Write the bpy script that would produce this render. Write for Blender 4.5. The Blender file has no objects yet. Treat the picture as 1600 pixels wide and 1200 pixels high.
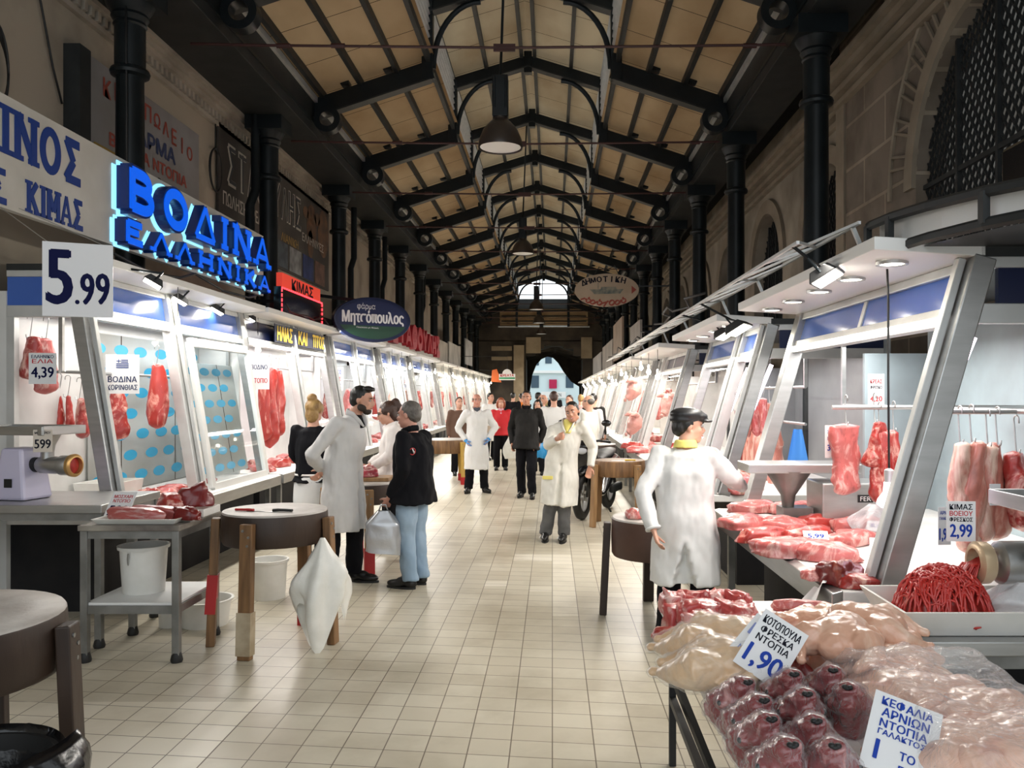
import bpy, math, random
from mathutils import Matrix, Vector, noise, Euler
S = bpy.context.scene
COL = S.collection
PI = math.pi
R = math.radians
rnd = random.Random(7)

# ---------------------------------------------------------------- camera, daylight, exposure
F, EYE, VX, VY = 1300.0, 1.68, 863.0, 617.0      # focal length in pixels, eye height, vanishing point of the hall
cam = bpy.data.cameras.new('camera')
cam.sensor_width = 36.0
cam.lens = F / 1600 * 36
cam.shift_x = -(VX - 800) / 1600
cam.shift_y = (VY - 600) / 1600
cam.clip_start, cam.clip_end = 0.05, 400
camo = bpy.data.objects.new('camera', cam)
COL.objects.link(camo)
camo.location = (0, 0, EYE)
camo.rotation_euler = (R(90), 0, 0)
S.camera = camo
S.view_settings.view_transform = 'Standard'
S.view_settings.look = 'None'
S.view_settings.gamma = 1.0
S.view_settings.use_curve_mapping = False
S.view_settings.exposure = 0.62
S.cycles.max_bounces = 8
S.cycles.diffuse_bounces = 4
S.cycles.glossy_bounces = 3
S.cycles.transmission_bounces = 4
S.cycles.transparent_max_bounces = 24
S.cycles.sample_clamp_indirect = 4.0
S.cycles.caustics_reflective = False
S.cycles.caustics_refractive = False
W = bpy.data.worlds.new('daylight')
S.world = W
W.use_nodes = True
_bg = W.node_tree.nodes['Background']
_bg.inputs[0].default_value = (0.88, 0.95, 1.0, 1)
_bg.inputs[1].default_value = 1.1
def area_light(name, loc, sx, sy, power, color=(1, 1, 1), rot=(0, 0, 0)):
    l = bpy.data.lights.new(name, 'AREA')
    l.shape = 'RECTANGLE'; l.size = sx; l.size_y = sy; l.energy = power; l.color = color
    o = bpy.data.objects.new(name, l); COL.objects.link(o)
    o.location = loc; o.rotation_euler = rot
    return o

def at(px, py, Y):
    """point seen at a photo pixel, standing Y metres down the hall"""
    return Vector(((px - VX) * Y / F, Y, EYE - (py - VY) * Y / F))

# ---------------------------------------------------------------- object bookkeeping
def link(o, parent=None):
    COL.objects.link(o)
    if parent is not None:
        o.parent = parent
    return o
def tag(o, label=None, cat=None, group=None, kind=None):
    if label: o['label'] = label
    if cat: o['category'] = cat
    if group: o['group'] = group
    if kind: o['kind'] = kind
    return o
def thing(name, label, cat, loc=(0, 0, 0), rz=0.0, group=None):
    o = bpy.data.objects.new(name, None)
    o.empty_display_size = 0.1
    link(o); o.location = loc; o.rotation_euler = (0, 0, rz)
    return tag(o, label, cat, group)
def copy_tree(o, parent=None):
    c = o.copy(); COL.objects.link(c)
    if parent is not None: c.parent = parent
    for ch in list(o.children): copy_tree(ch, c)
    return c
def dup(o, loc, rot=None, label=None, group=None, scale=None):
    c = copy_tree(o)
    c.location = loc
    if rot is not None: c.rotation_euler = rot if hasattr(rot, '__len__') else (0, 0, rot)
    if scale is not None: c.scale = scale if hasattr(scale, '__len__') else (scale,) * 3
    if label: c['label'] = label
    if group: c['group'] = group
    return c

# ---------------------------------------------------------------- mesh builder
class MB:
    def __init__(self): self.v = []; self.f = []
    def add(self, vs, fs):
        b = len(self.v)
        self.v.extend(Vector(x) for x in vs)
        self.f.extend(tuple(b + i for i in q) for q in fs)
        return self
    def box(self, c, s, rot=None):
        c = Vector(c); hx, hy, hz = s[0] / 2, s[1] / 2, s[2] / 2
        vs = [Vector((x, y, z)) for z in (-hz, hz) for y in (-hy, hy) for x in (-hx, hx)]
        if rot is not None: vs = [rot @ p for p in vs]
        return self.add([p + c for p in vs], [(0, 2, 3, 1), (4, 5, 7, 6), (0, 1, 5, 4), (2, 6, 7, 3), (0, 4, 6, 2), (1, 3, 7, 5)])
    def span(self, a, b):
        a, b = Vector(a), Vector(b)
        return self.box((a + b) / 2, [abs(b[i] - a[i]) for i in range(3)])
    def hexa(self, p):
        return self.add(p, [(0, 3, 2, 1), (4, 5, 6, 7), (0, 1, 5, 4), (1, 2, 6, 5), (2, 3, 7, 6), (3, 0, 4, 7)])
    def beam(self, a, b, w, h, up=(0, 0, 1)):
        a, b = Vector(a), Vector(b); d = (b - a).normalized(); up = Vector(up)
        sx = d.cross(up)
        if sx.length < 1e-4: sx = d.cross(Vector((1, 0, 0)))
        sx.normalize(); uz = sx.cross(d)
        q = [sx * (i * w / 2) + uz * (j * h / 2) for i, j in ((-1, -1), (1, -1), (1, 1), (-1, 1))]
        return self.hexa([a + x for x in q] + [b + x for x in q])
    def tube(self, pts, radii, segs=10, ref=None, cap=True, fn=None):
        pts = [Vector(p) for p in pts]; n = len(pts)
        if not hasattr(radii, '__len__'): radii = [radii] * n
        ts = []
        for i in range(n):
            a = pts[max(i - 1, 0)]; b = pts[min(i + 1, n - 1)]
            t = b - a
            ts.append(t.normalized() if t.length > 1e-9 else Vector((0, 0, 1)))
        r0 = Vector(ref) if ref is not None else (Vector((1, 0, 0)) if abs(ts[0].x) < 0.9 else Vector((0, 1, 0)))
        vs = []; x = r0
        for i in range(n):
            x = (r0 if ref is not None else x)
            x = x - ts[i] * x.dot(ts[i])
            if x.length < 1e-6: x = ts[i].orthogonal()
            x.normalize(); y = ts[i].cross(x)
            r = radii[i]; rx, ry = (r if hasattr(r, '__len__') else (r, r))
            for k in range(segs):
                a = 2 * PI * k / segs
                m = fn(i, a) if fn else 1.0
                vs.append(pts[i] + x * (rx * m * math.cos(a)) + y * (ry * m * math.sin(a)))
        fs = []
        for i in range(n - 1):
            for k in range(segs):
                k2 = (k + 1) % segs
                fs.append((i * segs + k, i * segs + k2, (i + 1) * segs + k2, (i + 1) * segs + k))
        if cap:
            fs.append(tuple(reversed(range(segs)))); fs.append(tuple((n - 1) * segs + k for k in range(segs)))
        return self.add(vs, fs)
    def cyl(self, a, b, r0, r1=None, segs=16):
        return self.tube([a, b], [r0, r0 if r1 is None else r1], segs)
    def lathe(self, prof, segs=24, c=(0, 0, 0), closed=False):
        c = Vector(c); n = len(prof); vs = []
        for r, z in prof:
            for k in range(segs):
                a = 2 * PI * k / segs
                vs.append(c + Vector((r * math.cos(a), r * math.sin(a), z)))
        fs = []
        rng = n if closed else n - 1
        for i in range(rng):
            j = (i + 1) % n
            for k in range(segs):
                k2 = (k + 1) % segs
                fs.append((i * segs + k, i * segs + k2, j * segs + k2, j * segs + k))
        if not closed:
            fs.append(tuple(reversed(range(segs)))); fs.append(tuple((n - 1) * segs + k for k in range(segs)))
        return self.add(vs, fs)
    def ell(self, c, r, rot=None, segs=16, rings=10):
        c = Vector(c); vs = [Vector((0, 0, -r[2]))]
        for i in range(1, rings):
            t = -PI / 2 + PI * i / rings
            for k in range(segs):
                a = 2 * PI * k / segs
                vs.append(Vector((r[0] * math.cos(t) * math.cos(a), r[1] * math.cos(t) * math.sin(a), r[2] * math.sin(t))))
        vs.append(Vector((0, 0, r[2])))
        fs = [(0, 1 + (k + 1) % segs, 1 + k) for k in range(segs)]
        for i in range(rings - 2):
            for k in range(segs):
                k2 = (k + 1) % segs
                fs.append((1 + i * segs + k, 1 + i * segs + k2, 1 + (i + 1) * segs + k2, 1 + (i + 1) * segs + k))
        top = len(vs) - 1; b = 1 + (rings - 2) * segs
        fs += [(b + k, b + (k + 1) % segs, top) for k in range(segs)]
        if rot is not None: vs = [rot @ p for p in vs]
        return self.add([p + c for p in vs], fs)
    def prism(self, poly, M, depth):
        n = len(poly)
        vs = [M @ Vector((x, y, 0)) for x, y in poly] + [M @ Vector((x, y, depth)) for x, y in poly]
        fs = [tuple(reversed(range(n))), tuple(range(n, 2 * n))] + [(i, (i + 1) % n, n + (i + 1) % n, n + i) for i in range(n)]
        return self.add(vs, fs)
    def grid(self, nu, nv, fn, thick=None):
        vs = [Vector(fn(i / nu, j / nv)) for j in range(nv + 1) for i in range(nu + 1)]
        fs = [(j * (nu + 1) + i, j * (nu + 1) + i + 1, (j + 1) * (nu + 1) + i + 1, (j + 1) * (nu + 1) + i) for j in range(nv) for i in range(nu)]
        if thick is None: return self.add(vs, fs)
        t = Vector(thick); m = len(vs)
        fs2 = [tuple(m + q for q in reversed(f)) for f in fs]
        rim = [(i, 0) for i in range(nu)] + [(nu, j) for j in range(nv)] + [(i, nv) for i in range(nu, 0, -1)] + [(0, j) for j in range(nv, 0, -1)]
        ids = [j * (nu + 1) + i for i, j in rim]
        side = [(ids[(k + 1) % len(ids)], ids[k], m + ids[k], m + ids[(k + 1) % len(ids)]) for k in range(len(ids))]
        return self.add(vs + [p + t for p in vs], fs + fs2 + side)
    def quad(self, a, b, c, d): return self.add([a, b, c, d], [(0, 1, 2, 3)])
    def xf(self, M):
        self.v = [M @ p for p in self.v]; return self
    def mesh(self, name, mat=None, smooth=None):
        me = bpy.data.meshes.new(name)
        me.from_pydata([tuple(p) for p in self.v], [], self.f)
        if mat: me.materials.append(mat)
        if smooth is not None: shade(me, smooth)
        return me
    def build(self, name, mat, parent=None, smooth=None, bevel=0.0, seg=2):
        o = bpy.data.objects.new(name, self.mesh(name, mat, smooth))
        link(o, parent)
        if bevel:
            m = o.modifiers.new('bevel', 'BEVEL'); m.width = bevel; m.segments = seg; m.limit_method = 'ANGLE'; m.angle_limit = R(40)
        return o
def shade(me, ang=40):
    me.polygons.foreach_set('use_smooth', [True] * len(me.polygons))
    if ang < 180: me.set_sharp_from_angle(angle=R(ang))
def vox(mb, name, size, mat=None, smooth=3, wrinkle=None, fac=0.5):
    """one continuous skin over the builder's volumes"""
    o = bpy.data.objects.new(name, mb.mesh(name)); COL.objects.link(o)
    m = o.modifiers.new('r', 'REMESH'); m.mode = 'VOXEL'; m.voxel_size = size; m.use_smooth_shade = True
    if smooth:
        s = o.modifiers.new('s', 'SMOOTH'); s.iterations = smooth; s.factor = fac
    me = bpy.data.meshes.new_from_object(o.evaluated_get(bpy.context.evaluated_depsgraph_get()))
    old = o.data
    bpy.data.objects.remove(o); bpy.data.meshes.remove(old)
    me.name = name
    if wrinkle:
        amp, sc, st = wrinkle
        ns = [Vector(v.normal) for v in me.vertices]
        for v, n in zip(me.vertices, ns):
            p = v.co
            v.co = p + n * (amp * noise.fractal(Vector((p.x * sc, p.y * sc, p.z * sc * st)), 1.0, 2.0, 3))
    me.materials.clear()
    if mat: me.materials.append(mat)
    shade(me, 180)
    return me
def obj(name, me, parent=None, loc=None):
    o = bpy.data.objects.new(name, me)
    link(o, parent)
    if loc is not None: o.location = loc
    return o
def frame(o, x, y, z):
    x, y, z = Vector(x), Vector(y), Vector(z)
    return Matrix(((x.x, y.x, z.x, o[0]), (x.y, y.y, z.y, o[1]), (x.z, y.z, z.z, o[2]), (0, 0, 0, 1)))
EAST = lambda o: frame(o, (0, 1, 0), (0, 0, 1), (1, 0, 0))      # sign facing +X (hung on the left side)
WEST = lambda o: frame(o, (0, -1, 0), (0, 0, 1), (-1, 0, 0))    # sign facing -X (hung on the right side)
def FACE(o, yaw=0.0, tilt=0.0):                                  # sign facing -Y, turned by yaw, leaning back by tilt
    m = Matrix.Rotation(yaw, 4, 'Z') @ Matrix.Rotation(-tilt, 4, 'X') @ frame((0, 0, 0), (1, 0, 0), (0, 0, 1), (0, -1, 0))
    m.translation = Vector(o); return m
def text(s, M, w, h, mat, parent=None, name='lettering', ext=0.002, lead=1.0, bold=0.0, ox=0.0, oy=0.0, keep=False):
    """real letters, fitted to w x h and centred at (ox, oy) in the plane M"""
    cu = bpy.data.curves.new(name, 'FONT'); cu.body = s; cu.align_x = 'CENTER'; cu.space_line = lead; cu.resolution_u = 3
    o = bpy.data.objects.new(name, cu); COL.objects.link(o)
    me = bpy.data.meshes.new_from_object(o.evaluated_get(bpy.context.evaluated_depsgraph_get()))
    bpy.data.objects.remove(o)
    xs = [v.co.x for v in me.vertices]; ys = [v.co.y for v in me.vertices]
    if not xs: return None
    x0, x1, y0, y1 = min(xs), max(xs), min(ys), max(ys)
    kx = w / max(x1 - x0, 1e-6); ky = h / max(y1 - y0, 1e-6)
    if keep: kx = ky = min(kx, ky)
    vs = [Vector(((v.co.x - (x0 + x1) / 2) * kx + ox, (v.co.y - (y0 + y1) / 2) * ky + oy, ext)) for v in me.vertices]
    fs = [tuple(p.vertices) for p in me.polygons]
    bpy.data.meshes.remove(me)
    mb = MB()
    offs = [(0, 0)] if not bold else [(0, 0), (bold, 0), (-bold, 0), (0, bold * .6), (0, -bold * .6)]
    for i, (bx, by) in enumerate(offs):
        mb.add([M @ (p + Vector((bx, by, i * 0.0002))) for p in vs], fs)
    return mb.build(name, mat, parent)

# ---------------------------------------------------------------- materials
def nt(name):
    m = bpy.data.materials.new(name); m.use_nodes = True
    return m, m.node_tree, m.node_tree.nodes['Principled BSDF']
def pm(name, base, rough=0.5, metal=0.0, var=None, scale=6.0, contrast=(0.35, 0.65), bump=0.0, bscale=40.0, emit=None, estr=0.0, coat=0.0, alpha=1.0, spec=0.5, stretch=None, world=False):
    m, t, b = nt(name)
    b.inputs['Base Color'].default_value = (*base, 1)
    b.inputs['Roughness'].default_value = rough
    b.inputs['Metallic'].default_value = metal
    b.inputs['Specular IOR Level'].default_value = spec
    b.inputs['Coat Weight'].default_value = coat
    b.inputs['Coat Roughness'].default_value = 0.12
    b.inputs['Alpha'].default_value = alpha
    if emit:
        b.inputs['Emission Color'].default_value = (*emit, 1); b.inputs['Emission Strength'].default_value = estr
    if var or bump:
        g = t.nodes.new('ShaderNodeTexCoord')
        src = g.outputs['Object']
        if world: src = t.nodes.new('ShaderNodeNewGeometry').outputs['Position']
        if stretch:
            mp = t.nodes.new('ShaderNodeMapping'); mp.inputs['Scale'].default_value = stretch
            t.links.new(src, mp.inputs['Vector']); src = mp.outputs['Vector']
    if var:
        n = t.nodes.new('ShaderNodeTexNoise'); n.inputs['Scale'].default_value = scale; n.inputs['Detail'].default_value = 5
        t.links.new(src, n.inputs['Vector'])
        r = t.nodes.new('ShaderNodeValToRGB')
        r.color_ramp.elements[0].position, r.color_ramp.elements[1].position = contrast
        r.color_ramp.elements[0].color = (*base, 1); r.color_ramp.elements[1].color = (*var, 1)
        t.links.new(n.outputs['Fac'], r.inputs['Fac']); t.links.new(r.outputs['Color'], b.inputs['Base Color'])
    if bump:
        n2 = t.nodes.new('ShaderNodeTexNoise'); n2.inputs['Scale'].default_value = bscale; n2.inputs['Detail'].default_value = 4
        t.links.new(src, n2.inputs['Vector'])
        bp = t.nodes.new('ShaderNodeBump'); bp.inputs['Strength'].default_value = bump; bp.inputs['Distance'].default_value = 0.01
        t.links.new(n2.outputs['Fac'], bp.inputs['Height']); t.links.new(bp.outputs['Normal'], b.inputs['Normal'])
    return m
def meat(name, red, fat, scale=9.0, amount=0.55, rough=0.32, dark=None, stretch=(1, 1, 0.45), bump=0.35, coat=0.25):
    """wet flesh: red muscle with streaks of fat that follow the grain"""
    m, t, b = nt(name)
    g = t.nodes.new('ShaderNodeTexCoord'); mp = t.nodes.new('ShaderNodeMapping')
    mp.inputs['Scale'].default_value = stretch
    oi = t.nodes.new('ShaderNodeObjectInfo')
    t.links.new(g.outputs['Object'], mp.inputs['Vector'])
    n = t.nodes.new('ShaderNodeTexNoise'); n.noise_dimensions = '4D'
    n.inputs['Scale'].default_value = scale; n.inputs['Detail'].default_value = 6; n.inputs['Roughness'].default_value = 0.62; n.inputs['Distortion'].default_value = 1.1
    mul = t.nodes.new('ShaderNodeMath'); mul.operation = 'MULTIPLY'; mul.inputs[1].default_value = 37.0
    t.links.new(oi.outputs['Random'], mul.inputs[0]); t.links.new(mul.outputs[0], n.inputs['W'])
    t.links.new(mp.outputs['Vector'], n.inputs['Vector'])
    r = t.nodes.new('ShaderNodeValToRGB'); cr = r.color_ramp
    dk = dark or tuple(c * 0.55 for c in red)
    cr.elements[0].position = 0.28; cr.elements[0].color = (*dk, 1)
    cr.elements[1].position = min(amount + 0.13, 1); cr.elements[1].color = (*fat, 1)
    e = cr.elements.new(0.42); e.color = (*red, 1)
    e = cr.elements.new(amount); e.color = (*red, 1)
    t.links.new(n.outputs['Fac'], r.inputs['Fac']); t.links.new(r.outputs['Color'], b.inputs['Base Color'])
    b.inputs['Roughness'].default_value = rough; b.inputs['Coat Weight'].default_value = coat; b.inputs['Coat Roughness'].default_value = 0.15
    bp = t.nodes.new('ShaderNodeBump'); bp.inputs['Strength'].default_value = bump; bp.inputs['Distance'].default_value = 0.01
    t.links.new(n.outputs['Fac'], bp.inputs['Height']); t.links.new(bp.outputs['Normal'], b.inputs['Normal'])
    return m
def glass(name, tint=(1, 1, 1), gloss=0.07):
    m, t, b = nt(name)
    tr = t.nodes.new('ShaderNodeBsdfTransparent'); tr.inputs[0].default_value = (*tint, 1)
    gl = t.nodes.new('ShaderNodeBsdfGlossy'); gl.inputs['Roughness'].default_value = 0.03
    fr = t.nodes.new('ShaderNodeFresnel'); fr.inputs['IOR'].default_value = 1.45
    mx = t.nodes.new('ShaderNodeMixShader')
    mn = t.nodes.new('ShaderNodeMath'); mn.operation = 'MINIMUM'; mn.inputs[1].default_value = gloss
    t.links.new(fr.outputs[0], mn.inputs[0]); t.links.new(mn.outputs[0], mx.inputs[0]); t.links.new(tr.outputs[0], mx.inputs[1]); t.links.new(gl.outputs[0], mx.inputs[2])
    t.links.new(mx.outputs[0], t.nodes['Material Output'].inputs['Surface'])
    return m
def film(name, milk=0.03, color=(0.9, 0.92, 0.95), bump=0.6, bscale=14.0):
    """thin crinkled plastic: see-through with sharp highlights"""
    m, t, b = nt(name)
    b.inputs['Base Color'].default_value = (*color, 1); b.inputs['Roughness'].default_value = 0.16
    b.inputs['Specular IOR Level'].default_value = 0.9
    tr = t.nodes.new('ShaderNodeBsdfTransparent'); mx = t.nodes.new('ShaderNodeMixShader')
    lw = t.nodes.new('ShaderNodeLayerWeight'); lw.inputs['Blend'].default_value = 0.35
    n = t.nodes.new('ShaderNodeTexNoise'); n.inputs['Scale'].default_value = bscale; n.inputs['Detail'].default_value = 4; n.inputs['Distortion'].default_value = 2.0
    g = t.nodes.new('ShaderNodeTexCoord'); t.links.new(g.outputs['Object'], n.inputs['Vector'])
    bp = t.nodes.new('ShaderNodeBump'); bp.inputs['Strength'].default_value = bump; bp.inputs['Distance'].default_value = 0.02
    t.links.new(n.outputs['Fac'], bp.inputs['Height']); t.links.new(bp.outputs['Normal'], b.inputs['Normal']); t.links.new(bp.outputs['Normal'], lw.inputs['Normal'])
    ma = t.nodes.new('ShaderNodeMath'); ma.operation = 'MULTIPLY_ADD'; ma.inputs[1].default_value = 0.38; ma.inputs[2].default_value = milk
    t.links.new(lw.outputs['Facing'], ma.inputs[0]); t.links.new(ma.outputs[0], mx.inputs[0])
    t.links.new(tr.outputs[0], mx.inputs[1]); t.links.new(b.outputs[0], mx.inputs[2])
    t.links.new(mx.outputs[0], t.nodes['Material Output'].inputs['Surface'])
    return m
IRON = pm('dark_iron', (0.005, 0.0075, 0.009), 0.38, 0.0, var=(0.009, 0.013, 0.015), scale=3, spec=.3)
IRON2 = pm('grey_iron', (0.017, 0.019, 0.02), 0.5, var=(0.028, 0.03, 0.03), scale=4, spec=.3)
REDIRON = pm('rust_red_iron', (0.05, 0.012, 0.01), 0.5)
STEEL = pm('brushed_steel', (0.48, 0.48, 0.47), 0.34, 0.85, var=(0.42, 0.42, 0.41), scale=4, bump=0.03, bscale=60, stretch=(1, 1, 6))
STEELD = pm('dull_steel', (0.30, 0.30, 0.29), 0.42, 0.7, var=(0.2, 0.2, 0.19), scale=6)
ALU = pm('grey_aluminium', (0.62, 0.63, 0.62), 0.4, 0.35, var=(0.52, 0.53, 0.52), scale=4)
WHITE = pm('white_enamel', (0.82, 0.82, 0.80), 0.4)
PLAST = pm('white_plastic', (0.80, 0.79, 0.75), 0.45, var=(0.7, 0.69, 0.64), scale=5)
BOARD = pm('white_cutting_board', (0.84, 0.83, 0.80), 0.55, var=(0.78, 0.74, 0.70), scale=7)
BLUE = pm('blue_enamel', (0.03, 0.10, 0.42), 0.22, var=(0.05, 0.14, 0.5), scale=1.5, coat=0.4)
NAVY = pm('navy_enamel', (0.005, 0.011, 0.05), 0.3, coat=0.2)
DUSK = pm('grey_violet_enamel', (0.06, 0.055, 0.08), 0.4)
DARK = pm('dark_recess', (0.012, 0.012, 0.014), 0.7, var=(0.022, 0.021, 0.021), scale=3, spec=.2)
BLACK = pm('black_rubber', (0.012, 0.012, 0.012), 0.55)
GLOSSBLK = pm('black_gloss', (0.008, 0.008, 0.009), 0.18, coat=0.5)
BAGBLK = pm('black_bag_film', (0.006, 0.006, 0.007), 0.22, bump=0.5, bscale=12)
WOODD = pm('dark_stained_wood', (0.018, 0.010, 0.007), 0.5, var=(0.045, 0.025, 0.015), scale=5, stretch=(1, 1, 0.25), bump=0.15, bscale=30)
WOODL = pm('light_pine_wood', (0.34, 0.20, 0.09), 0.55, var=(0.22, 0.12, 0.05), scale=6, stretch=(3, 3, 0.4), bump=0.1, bscale=30)
WOODM = pm('worn_brown_wood', (0.24, 0.125, 0.05), 0.55, var=(0.11, 0.055, 0.022), scale=6, stretch=(3, 3, 0.4), bump=0.12, bscale=30)
BLOCKTOP = pm('scrubbed_block_top', (0.52, 0.49, 0.45), 0.5, var=(0.38, 0.34, 0.31), scale=6, bump=0.15, bscale=50)
REDP = pm('red_paint', (0.42, 0.018, 0.02), 0.4)
PALEP = pm('pale_paint', (0.5, 0.42, 0.3), 0.6, var=(0.36, 0.28, 0.18), scale=8)
PAPER = pm('white_paper', (0.82, 0.82, 0.82), 0.6)
INKB = pm('blue_ink', (0.02, 0.06, 0.38), 0.6, spec=0.15)
INKK = pm('black_ink', (0.01, 0.01, 0.02), 0.6, spec=0.15)
INKR = pm('red_ink', (0.55, 0.04, 0.05), 0.6, spec=0.15)
INKN = pm('navy_ink', (0.004, 0.006, 0.05), 0.6, spec=0.1)
SIGNW = pm('cream_sign_board', (0.62, 0.60, 0.55), 0.5, var=(0.52, 0.5, 0.45), scale=2)
WHITESIGN = pm('white_sign_card', (0.72, 0.72, 0.73), 0.35)
WALLP = pm('cream_plaster', (0.42, 0.36, 0.28), 0.8, var=(0.20, 0.165, 0.125), scale=0.9, contrast=(0.45, 0.72), bump=0.1, world=True)
STONE = None
TILEW = pm('white_wall_tile', (0.72, 0.72, 0.70), 0.3, var=(0.62, 0.62, 0.6), scale=3)
GLASS = glass('clear_glass')
GLASSF = glass('cool_glass', (0.93, 0.97, 0.98))
FILM = film('cling_film')
FILMM = film('milky_bag_film', 0.42, (0.86, 0.87, 0.9))
LAMPW = pm('lit_white_tube', (1, 1, 1), 0.5, emit=(1.0, 0.97, 0.94), estr=9)
LAMPP = pm('lit_pink_tube', (1, 1, 1), 0.5, emit=(1.0, 0.80, 1.0), estr=5)
LAMPB = pm('lit_bulb', (1, 1, 1), 0.5, emit=(1.0, 0.9, 0.72), estr=30)
LAMPF = pm('lit_flood', (1, 1, 1), 0.5, emit=(1.0, 0.93, 0.78), estr=14)
M_BEEF = meat('beef', (0.36, 0.032, 0.026), (0.78, 0.46, 0.38), 10, 0.5, bump=.5)
M_BEEFL = meat('beef_lean', (0.40, 0.038, 0.03), (0.74, 0.36, 0.29), 11, 0.54, bump=.5)
M_PORK = meat('pork', (0.55, 0.13, 0.12), (0.82, 0.50, 0.45), 11, 0.5, bump=.45)
M_DARK = meat('dark_beef', (0.17, 0.012, 0.012), (0.42, 0.12, 0.07), 9, 0.60)
M_LAMB = meat('lamb', (0.54, 0.20, 0.15), (0.80, 0.58, 0.46), 6, 0.46, stretch=(1.6, 1.6, 0.25))
M_CHICK = meat('chicken_skin', (0.74, 0.43, 0.30), (0.84, 0.60, 0.46), 5, 0.5, dark=(0.60, 0.24, 0.16), stretch=(1, 1, 1), bump=0.15, coat=0.4)
M_CHICKY = meat('yellow_chicken_skin', (0.70, 0.47, 0.27), (0.80, 0.60, 0.40), 5, 0.5, dark=(0.55, 0.28, 0.16), stretch=(1, 1, 1), bump=0.12, coat=0.6)
M_HEAD = meat('skinned_head', (0.22, 0.02, 0.022), (0.68, 0.36, 0.34), 11, 0.56, stretch=(1, 1, 1), rough=0.2, coat=0.8, bump=0.5)
M_PIG = meat('pig_skin', (0.62, 0.30, 0.26), (0.72, 0.42, 0.36), 5, 0.55, stretch=(1, 1, 1), bump=0.1)
M_MINCE = meat('mince', (0.50, 0.035, 0.028), (0.72, 0.22, 0.15), 14, 0.6, bump=0.2)
FAT = pm('cream_fat', (0.82, 0.66, 0.52), 0.4, var=(0.72, 0.5, 0.38), scale=14)
BONE = pm('bone', (0.75, 0.55, 0.36), 0.5)
# ================================================================ THE HALL
def struct(o): o['kind'] = 'structure'; return o
TR = [9.9, 13.7] + [17.15 + 3.45 * i for i in range(10)]          # truss lines down the hall
YN, YE = -1.5, 49.2
XL, XR = -4.4, 3.03                                              # column lines
XWL, XWR = -4.95, 3.9                                            # side walls

def floor_mat():
    m, t, b = nt('cream_floor_tile')
    g = t.nodes.new('ShaderNodeNewGeometry'); sp = t.nodes.new('ShaderNodeSeparateXYZ'); t.links.new(g.outputs['Position'], sp.inputs[0])
    ma = t.nodes.new('ShaderNodeMath'); ma.operation = 'MULTIPLY_ADD'; ma.inputs[1].default_value = 0.12
    t.links.new(sp.outputs[0], ma.inputs[0]); t.links.new(sp.outputs[1], ma.inputs[2])
    cb = t.nodes.new('ShaderNodeCombineXYZ'); t.links.new(sp.outputs[0], cb.inputs[0]); t.links.new(ma.outputs[0], cb.inputs[1])
    br = t.nodes.new('ShaderNodeTexBrick'); br.offset = 0.0; br.squash = 1.0
    br.inputs['Scale'].default_value = 1.0; br.inputs['Brick Width'].default_value = 0.2; br.inputs['Row Height'].default_value = 0.183
    br.inputs['Mortar Size'].default_value = 0.0032; br.inputs['Mortar Smooth'].default_value = 0.2; br.inputs['Bias'].default_value = 0.0
    br.inputs['Color1'].default_value = (0.54, 0.49, 0.385, 1); br.inputs['Color2'].default_value = (0.61, 0.565, 0.455, 1); br.inputs['Mortar'].default_value = (0.17, 0.14, 0.10, 1)
    t.links.new(cb.outputs[0], br.inputs['Vector'])
    n = t.nodes.new('ShaderNodeTexNoise'); n.inputs['Scale'].default_value = 0.9; n.inputs['Detail'].default_value = 6; n.inputs['Roughness'].default_value = 0.6
    t.links.new(g.outputs['Position'], n.inputs['Vector'])
    r = t.nodes.new('ShaderNodeValToRGB'); r.color_ramp.elements[0].position = 0.33; r.color_ramp.elements[0].color = (0.72, 0.70, 0.66, 1)
    r.color_ramp.elements[1].position = 0.55; r.color_ramp.elements[1].color = (1, 1, 1, 1)
    t.links.new(n.outputs['Fac'], r.inputs['Fac'])
    mx = t.nodes.new('ShaderNodeMix'); mx.data_type = 'RGBA'; mx.blend_type = 'MULTIPLY'; mx.inputs['Factor'].default_value = 1.0
    t.links.new(br.outputs['Color'], mx.inputs['A']); t.links.new(r.outputs['Color'], mx.inputs['B'])
    t.links.new(mx.outputs['Result'], b.inputs['Base Color'])
    b.inputs['Roughness'].default_value = 0.34; b.inputs['Specular IOR Level'].default_value = 0.45
    bp = t.nodes.new('ShaderNodeBump'); bp.inputs['Strength'].default_value = 0.25; bp.inputs['Distance'].default_value = 0.003; bp.invert = True
    t.links.new(br.outputs['Fac'], bp.inputs['Height']); t.links.new(bp.outputs['Normal'], b.inputs['Normal'])
    return m, br
FLOORM, _ = floor_mat()
struct(MB().span((-7, YN - 3, -0.1), (6.5, 75, 0)).build('floor', FLOORM))
LT, _br = floor_mat(); LT.name = 'newer_floor_tile'
_br.inputs['Color1'].default_value = (0.70, 0.65, 0.53, 1); _br.inputs['Color2'].default_value = (0.76, 0.71, 0.6, 1)
for i, (x0, x1, y0, y1) in enumerate([(0.0, 0.2, 6.3, 8.75), (-0.6, -0.4, 7.3, 7.5), (-0.4, 0.0, 8.4, 8.75), (-3.2, -1.6, 2.6, 4.55), (-0.2, 0.0, 7.1, 7.3)]):
    struct(MB().span((x0, y0, 0.0003), (x1, y1, 0.0016)).build('floor_patch', LT))

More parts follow.
